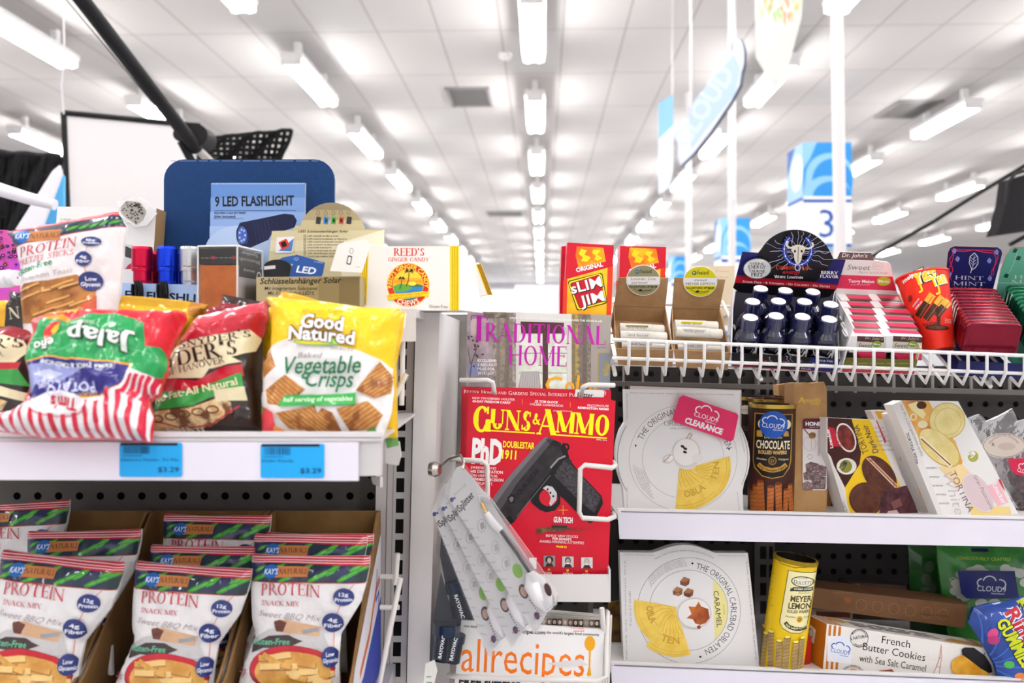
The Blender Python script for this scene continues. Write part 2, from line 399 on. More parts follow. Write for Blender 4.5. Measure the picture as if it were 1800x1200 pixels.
def puffbag(mb, S, m, back=None):
    bm = bmesh.new()
    for t in tess(S.o): bm.faces.new([bm.verts.new((x, y, 0)) for x, y in orient(t)])
    bmesh.ops.remove_doubles(bm, verts=bm.verts[:], dist=1e-4)
    gridcut(bm, S.step); bmesh.ops.remove_doubles(bm, verts=bm.verts[:], dist=1e-3); bm.verts.index_update()
    fr = [S(v.co.x, v.co.y, 0) for v in bm.verts]; bk = [S.back(v.co.x, v.co.y) for v in bm.verts]
    fs = [[v.index for v in f.verts] for f in bm.faces]; mb.add(fr, fs, m, True, [S.nrm(v.co.x, v.co.y) for v in bm.verts]); mb.add(bk, [f[::-1] for f in fs], back or m, True)
    for e in bm.edges:
        if len(e.link_faces) == 1:
            i, j = e.verts[0].index, e.verts[1].index; mb.add([fr[i], fr[j], bk[j], bk[i]], [(0, 1, 2, 3)], back or m, True)
    bm.free()
def boxpx(mb, x0, y0, x1, y1, Y, depth, m, a=0, b=0, side=None, art=None):
    S = Plane((x0+x1)/2, (y0+y1)/2, Y, a, b); slab(mb, S, [(x0, y0), (x1, y0), (x1, y1), (x0, y1)], depth, m, side, art); return S
# ================================================================ store shell and ceiling (store axes are turned 2 degrees from the camera)
YAW = -rad(2.02); H = 2.6; CEIL = 4.36
def S2W(x, y, z=0): c, s = math.cos(YAW), math.sin(YAW); return Vector((x*c-y*s, x*s+y*c, z))
def shell(name, mb):
    o = mb.build(name, origin=(0, 0, 0)); o.rotation_euler.z = YAW; o['kind'] = 'structure'; return o
cm = M('#ffffff', .8).copy(); cm.name = 'ceiling_tiles'; nt = cm.node_tree
tc = nt.nodes.new('ShaderNodeTexCoord'); br = nt.nodes.new('ShaderNodeTexBrick'); br.offset = 0; br.inputs['Scale'].default_value = 1
br.inputs['Color1'].default_value = lin('#cac4c1'); br.inputs['Color2'].default_value = lin('#c3c0be'); br.inputs['Mortar'].default_value = lin('#a09795')
br.inputs['Mortar Size'].default_value = .009; br.inputs['Mortar Smooth'].default_value = .3; br.inputs['Brick Width'].default_value = .572; br.inputs['Row Height'].default_value = 1.287
mp = nt.nodes.new('ShaderNodeMapping'); mp.inputs['Location'].default_value = (.38, -.11, 0)
nt.links.new(tc.outputs['Object'], mp.inputs[0]); nt.links.new(mp.outputs[0], br.inputs['Vector']); nt.links.new(br.outputs['Color'], nt.nodes['Principled BSDF'].inputs['Base Color'])
shell('ceiling', MB().box((-15, -4.3, CEIL), (17, 42, CEIL+.1), cm))
shell('floor', MB().box((-15, -4.3, -.1), (17, 42, 0), M('#c4c3c4', .35, c2='#bab9bb', ns=3)))
m = MB(); m.box((-15, 41.9, 0), (17, 42.1, .9), M('#eceaf0', .7)); m.box((-15, 41.9, 3.6), (17, 42.1, CEIL), M('#eceaf0', .7)); [m.box((x, 41.9, .9), (x+.12, 42.1, 3.6), M('#eceaf0', .7)) for x in range(-15, 17, 3)]; shell('added_light_opening', m)  # added opening with mullions; lets world light in to whiten the far end
shell('wall_left', MB().box((-15.1, -4.3, 0), (-14.9, 42, CEIL), M('#e6e4ee', .7)))
shell('wall_right', MB().box((16.9, -4.3, 0), (17.1, 42, CEIL), M('#eeecee', .7)))

shell('added_back_wall', MB().box((-15, -4.4, 0), (17, -4.3, CEIL), M('#eeeeef', .8)))  # unseen wall, added to block low light and bounce light onto the shelves
TUBE = M('#fdfcfb', .5, emit=TUBE_POWER); HOUS = M('#e9e7e6', .5)
def light_proto():
    t = thing('ceiling_light', '', 'ceiling light', (0, 0, 0), 'twin tube ceiling lights')
    L = 1.42; m = MB(); m.box((-.105, 0, .045), (.105, L, .1), HOUS); m.box((-.03, 0, .015), (.03, L, .045), HOUS); [m.box((-.03, y, .1), (.03, y+.06, .26), HOUS) for y in (.2, 1.16)]
    for y in (.01, L-.04): m.box((-.095, y, -.02), (.095, y+.03, .045), HOUS)
    m.build('housing', t)
    for x in (-.055, .055): MB().tube([(x, .04, 0), (x, L-.04, 0)], .028, TUBE, 10).build('tube', t)
    return t
ORD = ['nearest', 'second', 'third', 'fourth', 'fifth', 'sixth', 'seventh', 'eighth', 'ninth', 'tenth', 'eleventh', 'twelfth', 'thirteenth', 'fourteenth', 'fifteenth', 'sixteenth', 'farthest', 'last', 'final']
lp = None
for xr, ph, pr, n, nm in ((-.03, 2.5, 1.02, 12, 'middle row over the magazines'), (-.9, 3.03, 1.02, 9, 'first row left of the middle'), (-1.72, 2.5, 1.03, 7, 'second row left of the middle'),
        (-2.53, 4.0, 1.03, 3, 'row furthest left'), (.89, 3.1, 1.02, 11, 'first row right of the middle'), (1.84, 3.7, 1.06, 9, 'second row right of the middle'), (2.8, 5.55, 1.15, 7, 'third row right of the middle'), (3.9, 7.2, 1.15, 4, 'row furthest right')):
    for i in range(-6, n):
        y = (ph+i*pr)*H
        if y < -4.2: continue
        lab = f'twin tube ceiling light, {ORD[i]} in the {nm}' if i >= 0 else f'twin tube ceiling light behind the viewer, {ORD[-i-1]} in the {nm}'
        p = S2W(xr*H, y, 1.5+H)
        if lp is None: lp = light_proto(); lp['label'] = lab; lp.location = p; lp.rotation_euler.z = YAW
        else: dup(lp, lab, p, (0, 0, YAW))
for (x, y, w, d, lab) in ((-.135, 3.68, .19, .29, 'grey ceiling vent left of the middle light row'), (1.63, 3.95, .2, .3, 'grey ceiling vent right of the hanging number three sign'), (-.47, 7.2, .3, .25, 'small far grey ceiling vent left of the middle light row')):
    x0 = x*H; y0 = y*H
    if y < 4 and x < 0: x0 = -.42*H
    v = thing('ceiling_vent', lab, 'vent', S2W(x0, y0, CEIL-.02)); v.rotation_euler.z = YAW; v['_w'] = (0, 0, 0)
    W, D = w*H, d*H; m = MB(); m.box((0, 0, 0), (W, .03, .02), M('#8b8786')); m.box((0, D-.03, 0), (W, D, .02), M('#8b8786')); m.box((0, 0, 0), (.03, D, .02), M('#8b8786')); m.box((W-.03, 0, 0), (W, D, .02), M('#8b8786')); m.build('frame', v)
    m = MB(); [m.box((.03, .05+k*.05, .004), (W-.03, .075+k*.05, .02), M('#6f6b6a')) for k in range(int((D-.1)/.05))]; m.box((.03, .03, .016), (W-.03, D-.03, .02), M('#4a4746')); m.build('louvre', v)
d = S2W(-.14*H, 3.27*H, CEIL); tag(MB().lathe(d, d-Vector((0, 0, .05)), [(0, .001), (0, .07), (.6, .065), (1, .04), (1, .001)], M('#e8e4e2'), 20).build('smoke_detector'), 'small round white smoke detector on the ceiling near the middle lights', 'smoke detector')

# ---------------------------------------------------------------- aisle signs, posts and banners
BL1, BL2, BL3, NAVY = M('#2a86cc', .5), M('#8cbfe6', .5), M('#124c98', .5), M('#0d3f8f', .5)
def cloud(a, x0, y0, x1, y1):
    w, h = x1-x0, y1-y0
    a.r(x0, y0, x1, y1, BL1)
    a.p(ell(x0+w*.55, y0+h*.62, w*.5, h*.42, 20, 180, 360)+[(x1, y1), (x0, y1)], BL2); a.p(ell(x0+w*.6, y0+h*.72, w*.42, h*.42, 20, 180, 360)+[(x1, y1), (x0, y1)], BL1)
    a.p(ell(x0+w*.5, y0+h*1.0, w*.5, h*.38, 20, 180, 360)+[(x0, y1)], BL2); a.p(ell(x0+w*.6, y0+h*1.0, w*.4, h*.28, 20, 180, 360), BL1); a.p([(x0, y0), (x0+w*.28, y0), (x0+w*.14, y0+h*.3), (x0, y0+h*.5)], BL2)
def aisle(x0, x1, y0, ym, y1, Y, fx, lab, num=None):
    t = thing('aisle_sign', lab, 'sign', P((x0+x1)/2, y1, Y)*1)
    m = MB(); S = Plane(x1, y0, Y); w = (x1-fx)*Y/F; Sd = Plane(fx, y0, Y)
    a = Art(); cloud(a, fx, y0, x1, ym); a.r(fx, ym, x1, ym+5, M(WHITE)); a.r(fx, ym+5, x1, ym+11, BL3); a.r(fx, y1-5, x1, y1, BL3)
    if num: a.t(num, fx+28, ym+72, fx+54, ym+72, 52, BL3)
    slab(m, S, [(fx, y0), (x1, y0), (x1, y1), (fx, y1)], w, M(WHITE), BL2, a)
    L = [P(fx, y0, Y), P(fx, y1, Y)]; back = Vector((0, w, 0))
    q = Quad3((0, 0, 100, 100), L[0]+back, L[0], L[1], L[1]+back); q.n = Vector((-1, 0, 0)); k = (ym-y0)/(y1-y0)*100
    b = Art(); b.r(0, 0, 100, k, M('#94b8dc', .5)); b.p([(0, 0), (50, 0), (0, k*.5)], BL3); b.p(ell(60, k*.5, 38, k*.35), M('#dbe9f8', .5)); b.r(0, k, 100, k+4, BL3); b.r(0, k+4, 100, 100, M(WHITE)); b.into(m, q, 2e-3)
    m.build('sign_box', t); c = P((fx+x1)/2, y1, Y)+Vector((0, w/2, 0)); MB().tube([c, (c.x, c.y, 0)], .04, M('#efefef'), 10).build('post', t); t.location = (c.x, c.y, 0); 
    for ch in t.children: ch.location = Vector(t['_w'])-Vector((c.x, c.y, 0))
aisle(1380, 1497, 250, 345, 433, 6.2, 1412, 'large blue cloud patterned aisle sign box with the number 3', '3')
aisle(1255, 1318, 383, 450, 500, 9.5, 1268, 'mid distance blue and white aisle sign box behind the thin post')
aisle(1172, 1208, 450, 492, 520, 14, 1180, 'small far blue aisle sign box behind the lip balm boxes')
PW = M('#d8d4d4', .4)
def post(x, y0, y1, Y, r, lab, x2=None, nm='sign_post', top=None):
    a = P(x, y0, Y); a.z = min(a.z, CEIL); b = P(x2 or x, y1, Y); tag(MB().tube([a, b], r, PW, 10).build(nm), lab, 'post')
post(1470, -60, 1900, 4.4, .032, 'nearest tall white post in front of the number 3 sign', 1496)
post(1286, -20, 1300, 6.8, .032, 'tall white post left of the number 3 sign', 1288)
post(1210, 150, 950, 9.8, .038, 'distant white post behind the oval hanging sign', 1211)
post(1182, -10, 166, 7, .006, 'thin rod holding the small narrow hanging banner', 1182, 'hanging_rod')
def plate(name, lab, cat, pts, Y, m, th, a=0, side=None, art=None, extra=None):
    cx = sum(p[0] for p in pts)/len(pts); cy = sum(p[1] for p in pts)/len(pts)
    mb = MB(); S = Plane(cx, cy, Y, a); slab(mb, S, pts, th, m, side, art)
    if extra: extra(mb, S)
    return tag(mb.build(name), lab, cat)
a = Art(); a.p([(1210, 190), (1290, 95), (1302, 120), (1292, 165), (1215, 262)], M('#a6badf')); a.t('CLOUD', 1206, 262, 1292, 130, 34, M('#bccbe9'), .02)
plate('hanging_sign', 'oval pale blue and white hanging sign seen at a slant', 'sign', [(1192, 240), (1240, 160), (1285, 80)]+ell(1294, 100, 14, 36, 8, -70, 50)+[(1300, 150), (1285, 178), (1250, 230), (1220, 268), (1196, 292), (1190, 275)], 5, M('#c6cbe0', .4), .03, -1.2, M('#4a4d5c'), a,
      lambda mb, S: (mb.tube([S(1215, 200), S(1213, 200)+Vector((0, 0, 1.7))], .008, PW, 6), mb.tube([S(1285, 90), S(1281, 90)+Vector((0, 0, 1.0))], .012, PW, 6)))
a = Art(); R.seed(3)
for k in range(26): x = 1330+R.random()*74; y = R.random()*34-4; a.p([(x, y), (x+R.uniform(3, 9), y-8), (x+R.uniform(2, 8), y+R.uniform(6, 22))], M(R.choice(['#a9cf7e', '#e8a48c', '#cfe0a4', '#f0c07a']), .5))
plate('hanging_banner', 'large white hanging banner with faded leaves and pointed end', 'banner', [(1326, -40), (1414, -40), (1409, 30), (1388, 110), (1364, 156), (1345, 128), (1328, 100)], 4.6, M('#d6d8d2', .5), .006, -.3, None, a, lambda mb, S: mb.tube([S(1370, -30), S(1370, -30)+Vector((0, 0, .8))], .006, PW, 6))
plate('hanging_banner', 'narrow far pale blue hanging banner beside the oval sign', 'banner', [(1158, 182), (1183, 165), (1183, 300), (1176, 330), (1158, 342)], 7, M('#dfe8f4', .5), .006, 0, None, Art().p([(1158, 182), (1183, 165), (1183, 220), (1158, 245)], BL2))

# ---------------------------------------------------------------- photo shoot gear behind the left shelf
BK = M('#121113', .6); BKC = M('#1b1a1c', .9)
def stand(t, p, r=.012, nm='stand_pole', m=None): MB().tube([p, (p[0], p[1], 0)], r, m or BK, 8).build(nm, t)
t = thing('diffusion_frame', 'large white diffusion screen in a black frame', 'photo screen', P(115, 600, 3.2)); S = Plane(230, 300, 3.2, .12)
m = MB(); slab(m, S, [(114, 200), (349, 222), (340, 560), (128, 560)], .004, M('#e9e4e4', .9)); m.build('white_fabric', t)
m = MB(); [m.tube([S(*p), S(*q)], .011, BK, 8) for p, q in (((112, 198), (352, 221)), ((112, 198), (126, 560)), ((352, 221), (342, 560)), ((126, 560), (342, 560)))]; m.build('black_frame', t)
stand(t, S(235, 560))
t = thing('light_boom', 'black diagonal boom arm with knuckle clamp and silver rod', 'boom arm', P(352, 255, 2.7))
A, B, C = P(60, -110, 2.0), P(346, 262, 2.6), P(378, 292, 2.68)
MB().tube([A, B], .0205, BK, 12).build('arm', t); MB().tube([B-(B-A)*.02, C, C+(C-B)*.7], .013, M('#b9b3ae', .3, .9), 10).build('silver_rod', t)
m = MB(); K = P(354, 243, 2.62); m.tube([K-Vector((0, .04, 0)), K+Vector((0, .04, 0))], .034, BK, 16); K = P(322, 240, 2.6); m.tube([K-Vector((0, .03, 0)), K+Vector((0, .03, 0))], .02, BK, 12); m.tube([P(318, 248, 2.58), P(338, 285, 2.6)], .013, BK); m.tube([P(325, 252, 2.6), P(352, 248, 2.62)], .016, BK); m.build('knuckle', t)
MB().tube([P(112, 200, 3.1), P(108, 150, 3.05), P(113, 105, 3), P(112, 20, 3)], .003, M('#e8e4e8'), 6).build('cord', t)
MB().tube([P(100, -20, 2.3), P(318, 240, 2.58)], .0015, BK, 5).build('cord', t); stand(t, C+(C-B)*.6, .014)
def grid_cloth(lab, pts, Y, nu, nv, w, post_at):
    t = thing('softbox_grid', lab, 'photo light', P(*pts[3], Y)); A, B, C, D = [P(x, y, Y+k*.05) for k, (x, y) in enumerate(pts)]
    f = lambda u, v: (A*(1-u)+B*u)*(1-v)+(D*(1-u)+C*u)*v+Vector((0, .012*math.sin(u*19+v*5), 0)); m = MB()
    for i in range(nu+1): m.tube([f(i/nu, j/6) for j in range(7)], w, BKC, 5)
    for j in range(nv+1): m.tube([f(i/10, j/nv) for i in range(11)], w, BKC, 5)
    m.build('black_mesh', t); m = MB(); m.tube([f(0, 0), f(.5, -.02), f(1, 0), f(1, 1), f(0, 1), f(0, 0)], .007, BK, 6); m.build('edge', t)
    stand(t, f(*post_at))
grid_cloth('black mesh softbox grid above the navy display board', [(368, 243), (512, 229), (494, 282), (366, 282)], 2.9, 15, 5, .0072, (.3, 1))
grid_cloth('black mesh softbox grid at the left edge of the view', [(-40, 268), (106, 277), (62, 400), (-40, 420)], 2.6, 13, 4, .013, (.1, 1))
tag(MB().tube([P(-60, 315, 1.9), P(45, 347, 1.9), P(97, 360, 1.9)], [.017, .014, .012], M('#e4e0e8', .4), 14).build('boom_tube'), 'white tubular lighting boom entering from the left edge', 'boom tube')
t = thing('folding_reflector', 'white and blue tent shaped reflector left of the white screen', 'reflector', P(60, 420, 2.3)); S = Plane(70, 360, 2.3)
m = MB(); slab(m, S, [(10, 430), (92, 300), (104, 290), (108, 305), (62, 430)], .01, M('#e9e6ee', .5)); m.build('white_panel', t); m = MB(); slab(m, Plane(80, 360, 2.34), [(66, 430), (80, 355), (106, 302), (112, 310), (112, 430)], .01, M('#5db4e6', .5)); m.build('blue_panel', t); stand(t, P(60, 430, 2.3))
tag(MB().box(P(268, 520, 2.2), P(292, 384, 2.2)+Vector((0, .03, 0)), M('#63c3d8', .4)).build('cyan_panel'), 'narrow cyan board left of the navy display board', 'board')
t = thing('softbox', 'black softbox hanging at the right edge of the view', 'photo light', P(1775, 420, 3)); S = Plane(1780, 360, 3, .2)
m = MB(); slab(m, S, [(1774, 316), (1850, 292), (1850, 400), (1752, 414), (1768, 360)], .05, BKC); m.build('black_cover', t); m = MB(); m.tube([S(1768, 360), S(1772, 320), S(1785, 305), S(1850, 285)], .006, BK); m.build('rim', t)
MB().tube([P(1850, 262, 3.2), P(1700, 352, 3.5), P(1640, 390, 3.6), P(1490, 475, 4)], .008, BK, 6).build('boom_rod', t); MB().tube([P(1775, 430, 3.1), P(1830, 400, 3.1)], .008, BK, 6).build('handle', t)

# ---------------------------------------------------------------- far shop fittings seen over the magazines
def far_unit(x0, x1, ytop, Y, lab, cols):
    a = P(x0, ytop, Y); b = P(x1, ytop, Y); t = thing('display_unit', lab, 'store shelf', ((a.x+b.x)/2, Y, 0))
    m = MB(); m.box((a.x, Y+.2, 0), (b.x, Y+.25, a.z), M('#f2f0f2')); [m.box((a.x, Y-.15, z), (b.x, Y+.2, z+.03), M('#e8e6ea')) for z in (.2, .6, 1.0, 1.38) if z < a.z]; m.build('frame', t)
    R.seed(int(x0)); x = a.x
    z = max(z for z in (.2, .6, 1.0, 1.38) if z < a.z-.15)+.03
    while x < b.x-.1:
        w = R.uniform(.12, .3); h = R.uniform(.15, .3); c = R.choice(cols); tag(MB().box((x, Y-.12, z), (min(x+w, b.x), Y+.1, z+h), M(c)).build('product_box'), f'blurred far {dict(zip(cols, COLN))[c]} product box on the {lab}', 'box', 'blurred far goods on the '+lab); x += w+.04
COLN = ['pale blue', 'white', 'dull red', 'navy', 'grey']
far_unit(838, 905, 505, 7, 'distant white shelf left of the snack sticks', ['#9cc4e6', '#f2f2f6', '#a8494e', '#2b3f78', '#9a98a0'])
far_unit(905, 985, 498, 9, 'distant white shelf beside the snack sticks', ['#7db6e4', '#f6f6fa', '#d06a5a', '#31415c', '#8f98a0'])
far_unit(1170, 1300, 515, 10, 'distant white shelf behind the lip balms', ['#6fb2e6', '#eef3fa', '#c77f72', '#22508f', '#b8b4bc'])
# ================================================================ left gondola
GRY = M('#b9b4b1', .5, c2='#b2adaa', ns=8); LGT = M('#d9d5d4', .4); RIM = M('#cdc9c9', .4); HOLE_SHADE = M('#0a090a', .9); CHN = M('#e6e2ee', .35)
def pegboard(mb, x0, x1, z0, z1, Y, pitch, r, m, dx=0, dz=0):
    """sheet metal panel with real round holes and a black sheet for the shade behind them"""
    nx = int((x1-x0)/pitch); nz = int((z1-z0)/pitch)
    for i in range(nx):
        for j in range(nz):
            a, b = x1-(i+1)*pitch, z1-(j+1)*pitch; c = (a+pitch/2, b+pitch/2)
            sq = [(a, b), (a+pitch/2, b), (a+pitch, b), (a+pitch, b+pitch/2), (a+pitch, b+pitch), (a+pitch/2, b+pitch), (a, b+pitch), (a, b+pitch/2)]
            oc = [(c[0]+r*math.cos(rad(225+45*k)), c[1]+r*math.sin(rad(225+45*k))) for k in range(8)]
            mb.add([(x, Y, z) for x, z in sq+oc], [(k, (k+1) % 8, 8+(k+1) % 8, 8+k) for k in range(8)], m)
    mb.add([(x1-nx*pitch, Y, z1-nz*pitch), (x1, Y, z1-nz*pitch), (x1, Y+.02, z1-nz*pitch), (x1-nx*pitch, Y+.02, z1-nz*pitch)], [(0, 1, 2, 3)], m)
    mb.box((x1-nx*pitch, Y+.02, z1-nz*pitch), (x1, Y+.024, z1), HOLE_SHADE)  # black sheet paints the shade seen through the holes
g = thing('gondola_shelving', 'grey metal shelving unit on the left with perforated back', 'store shelving', P(400, 600, 1.2)-Vector((0, 0, 1.5)))
m = MB(); pegboard(m, -1.0, P(670, 0, 1.14).x, 0.03, 1.53, 1.14, .0278, .0052, M('#524e4b', .55)); m.build('back_panel', g)
m = MB(); a = Art()
for k in range(18): y = 588+36*k; x = 716-(y-588)*.020; a.p([(x-14, y), (x, y), (x-.6, y+25), (x-14.6, y+25)], HOLE_SHADE)  # slots are flat black patches, their inner shade painted
a.ln([(687, 560), (672, 1250)], 1.5, M('#77736f')); a.ln([(697, 560), (683, 1250)], 1.5, M('#9a9592'))
slab(m, Plane(700, 800, 1.1), [(668, 552), (729, 549), (680, 2600), (620, 2600)], .05, M('#c6c1be', .45), None, a); m.build('slotted_upright', g)
m = MB(); slab(m, Plane(750, 800, 1.08), [(731, 549), (773, 549), (712, 2640), (680, 2640)], .54, M('#d3cfcd', .4, c2='#cbc7c5', ns=5)); m.tube([P(728, 571, 1.07), P(728, 571, 1.09)], .004, LGT); m.build('end_post', g)
m = MB(); m.box((P(-300, 0, 1).x, .985, 1.528), (P(733, 0, 1).x, 1.16, 1.5375), LGT); m.box((P(-300, 0, 1).x, .985, 1.50), (P(733, 0, 1).x, .99, 1.528), LGT); m.build('top_shelf', g)
m = MB(); slab(m, Plane(800, 700, 1.5), [(772, 552), (840, 552), (840, 1330), (772, 1330)], .01, M('#a39e9b', .25, .6, c2='#6a6663', ns=6)); m.build('rear_panel', g)
sh = thing('metal_shelf', 'left metal shelf with white price channel holding the snack bags', 'shelf', P(300, 845, .85))
zt = P(0, 764, .8).z; m = MB(); m.box((P(-500, 0, .8).x, .80, zt-.006), (P(671, 0, .8).x, 1.095, zt-.003), RIM); slab(m, Plane(300, 762, .8), [(-500, 759), (672, 759), (672, 768), (-500, 768)], .006, M('#dcd8da', .35)); m.build('deck', sh)
m = MB(); slab(m, Plane(300, 800, .803), [(-500, 768), (671, 768), (669, 836), (-500, 838)], .012, RIM); slab(m, Plane(300, 800, .801), [(-500, 770), (671, 770), (671, 775), (-500, 775)], .004, M('#8e898c')); m.build('front_rail', sh)
m = MB(); slab(m, Plane(300, 800, .797), [(-500, 776), (630, 777), (630, 845), (-500, 842)], .004, CHN); m.build('price_channel', sh)
m = MB(); slab(m, Plane(680, 800, .86, -3), [(652, 838), (668, 838), (668, 856), (655, 850)], .003, LGT); m.build('bracket', sh)
for x0, x1, y0, w, lab, nm in ((210, 320, 778, 'Nature\'s Noble- Tri Mx', 'blue price tag reading $3.29 under the striped chip bag', 1), (458, 570, 780, 'Hello Panda', 'blue price tag reading $3.29 under the yellow vegetable crisps bag', 0)):
    a = Art(); dk = M('#123a6c', .5); y1 = y0+60
    a.r(x0+2, y0, x1-8, y0+5, M('#1d2230')); R.seed(x0); x = x0+7
    while x < x0+52: e = R.uniform(.7, 2.2); a.r(x, y0+6, x+e, y0+19, dk); x += e+R.uniform(.8, 2)
    a.fine(x0+6, y0+21, x0+40, y0+24, 1, dk, 1.2); a.t(w, x0+3, y0+32, x0+(104 if nm else 58), y0+32, 5, dk); a.t('$3.29', x1-42, y0+51, x1-5, y0+51, 9, dk, .01)
    mb = MB(); o = Art().rr(x0, y0, x1, y1, 4, None).e[0]; S = Plane(x0, y0, .7955)
    pts = []; 
    for cx, cy, q in ((x1-4, y0+4, -90), (x1-4, y1-4, 0), (x0+4, y1-4, 90), (x0+4, y0+4, 180)): pts += ell(cx, cy, 4, 4, 4, q, q+90)
    slab(mb, S, pts, .0008, M('#1fa0e2', .4), None, a); tag(mb.build('price_tag'), lab, 'price tag', 'blue price tags')
t = thing('wire_divider', 'white wire divider hooked on the slotted upright beside the yellow bag', 'wire divider', P(690, 1200, .95))
for pts in (([(708, 600), (706, 712)], 1.0), ([(714, 657), (690, 705), (669, 760)], .9), ([(699, 972), (695, 1027)], 1.03), ([(668, 1013), (693, 1013)], 1.04), ([(668, 1067), (702, 1067)], 1.04), ([(704, 1016), (690, 1085), (664, 1215)], .98)):
    MB().tube([P(x, y, pts[1]-.0*i) for i, (x, y) in enumerate(pts[0])], .0031, M('#e2deda', .35), 8).build('wire', t)
m = MB(); slab(m, Plane(690, 800, .93), [(676, 778), (702, 776), (705, 800), (700, 818), (678, 814)], .004, LGT); m.build('hook_plate', t)

# ---------------------------------------------------------------- snack bags on the left shelf
def film(h, **k): k.setdefault('rough', .4); k.setdefault('bump', .85); k.setdefault('bs', 42); k.setdefault('coat', .6); return M(h, **k)
RED, GRN, CRM = film('#d0142c'), film('#12994a'), film('#e9dfb8')
def crimp(a, x0, y0, x1, y1, w, n, m, m2=None):   # fine ribs of a heat seal
    for k in range(n): t_ = (k+.5)/n; a.ln([(x0, y0+w*t_), (x1, y1+w*t_)], w/n*.35, m)
def bag(name, lab, fr, out, Y, bulge, mat, fn, b=.2, a_=0, D=60, seed=1, wr=.004, step=7, grp=None, cat='snack bag', freq=.02, back=None):
    o = [(fr[0]+x/fr[2], fr[1]+y/fr[2]) for x, y in out]; cx = sum(p[0] for p in o)/len(o); cy = sum(p[1] for p in o)/len(o)
    S = Puff(o, Plane(cx, cy, Y, a_, b), bulge, D, seed, wr, step=step, freq=freq); mb = MB(); puffbag(mb, S, mat, back)
    a = Art(fr); a.clipto = tess(o); fn(a); a.into(mb, S); return tag(mb.build(name), lab, cat, grp)
fC = (350, 400, 2.6667); fB = (0, 500, 3.4275); fA = (0, 150, 3); fD = (0, 840, 3.3333); fE = (370, 800, 3)
CH1 = M('#b9793c', .4, c2='#93562a', ns=60, c3='#cf9552', coat=.3); CHL = M('#7d451f', .5)
def chip(a, pts, dx, dy, n=7):
    a.p(pts, CH1); x0 = min(p[0] for p in pts); x1 = max(p[0] for p in pts); y0 = min(p[1] for p in pts); y1 = max(p[1] for p in pts); tr = tess([a.c(*p) for p in pts]); keep = a.clipto; a.clipto = tr
    L = math.hypot(dx, dy); s_ = max(x1-x0, y1-y0)
    for k in range(-n, n+1):
        cx, cy = (x0+x1)/2-dy/L*k*s_/n/1.6, (y0+y1)/2+dx/L*k*s_/n/1.6
        for q in band([(cx-dx/L*s_, cy-dy/L*s_), (cx+dx/L*s_, cy+dy/L*s_)], 3.2): a.p(q, CHL)
    a.clipto = keep
def veg(a):
    a.p([(290, 1000), (290, 650), (345, 560), (440, 532), (600, 548), (760, 585), (860, 625), (930, 680), (930, 1000)], film('#f4f1f0'))
    for k in ([(345, 572), (385, 660), (310, 712), (298, 650)], [(330, 765), (430, 697), (480, 730), (525, 765), (440, 842), (345, 830)], [(385, 872), (565, 838), (585, 880), (520, 952), (440, 945)], [(515, 958), (600, 848), (650, 870), (685, 960)], [(668, 852), (810, 818), (872, 880), (840, 945), (720, 955)], [(755, 770), (860, 635), (915, 700), (905, 780), (840, 805)]): chip(a, k, 1, -.7 if k[0][0] > 600 else .8)
    a.p([(298, 860), (330, 845), (375, 870), (385, 940), (370, 1000), (290, 1000)], film('#d8404a')); a.p([(375, 930), (420, 950), (430, 1000), (370, 1000)], film('#f09a4a')); a.p([(800, 950), (840, 935), (850, 1000), (790, 1000)], film('#4d8b3c')); a.p([(298, 850), (320, 838), (325, 868), (300, 872)], film('#57a046'))
    for k in range(3): a.ln([(312, 331+k*6), (560, 351+k*6), (945, 384+k*5)], 1.5, film('#e0b400'))
    br = M('#5a2e18', .4); wh = M('#fbfafa', .3)
    a.t('gluten free', 505, 408, 690, 412, 18, M('#d69a10'), .01)
    a.ps([ell(600, 548, 128, 16, 24)], film('#7fb739')); a.ps([ell(560, 552, 80, 8, 20)], film('#d8d030'))
    for m_, b_ in ((br, .075), (wh, .03)): a.t('Good', 503, 484, 697, 500, 66, m_, b_, arc=6); a.t('Natured', 447, 536, 748, 562, 62, m_, b_, arc=6)
    a.t('SELECTS', 642, 580, 745, 592, 12, M('#8c8680'), .01); a.t('Baked', 493, 622, 598, 622, 26, M('#7a7470'), 0, .25)
    g_ = M('#1f6b45', .35); a.t('Vegetable', 412, 694, 775, 690, 82, g_, .012, .22); a.t('Crisps', 522, 752, 738, 754, 78, g_, .012, .22)
    a.p([(402, 842), (432, 792), (640, 788), (758, 780), (755, 836), (600, 838)], film('#35a548')); a.t('half serving of vegetables', 428, 822, 742, 816, 22, M('#dff3d8'), .02, .2)
bag('snack_bag', 'yellow snack bag edge peeking out behind the vegetable crisps bag', fC, [(222, 388), (310, 376), (345, 372), (390, 302), (460, 312), (570, 345), (760, 372), (968, 398), (960, 470), (925, 640), (930, 985), (400, 985), (300, 760), (280, 600), (240, 480)], .9, .012, film('#e9bb0e'), lambda a: (a.p([(270, 560), (300, 600), (330, 640), (330, 990), (300, 990)], film('#f1eeea')), a.p([(385, 300), (575, 346), (600, 360), (385, 330)], film('#c99708'))), b=.1, D=30)
bag('snack_bag', 'yellow and white bag of vegetable crisps at the front of the shelf', fC, [(312, 325), (390, 331), (560, 347), (760, 374), (945, 381), (947, 425), (930, 530), (913, 640), (908, 700), (915, 770), (905, 870), (862, 990), (700, 990), (300, 990), (297, 800), (305, 650), (340, 560), (347, 470), (345, 400), (336, 360)], .85, .024, film('#f5cb16'), veg, b=.12, D=62, seed=4, wr=.0045)
DKB = film('#23130f'); TAN = film('#c9a06a', c2='#6b3f22', ns=70, c3='#e8cf9c')
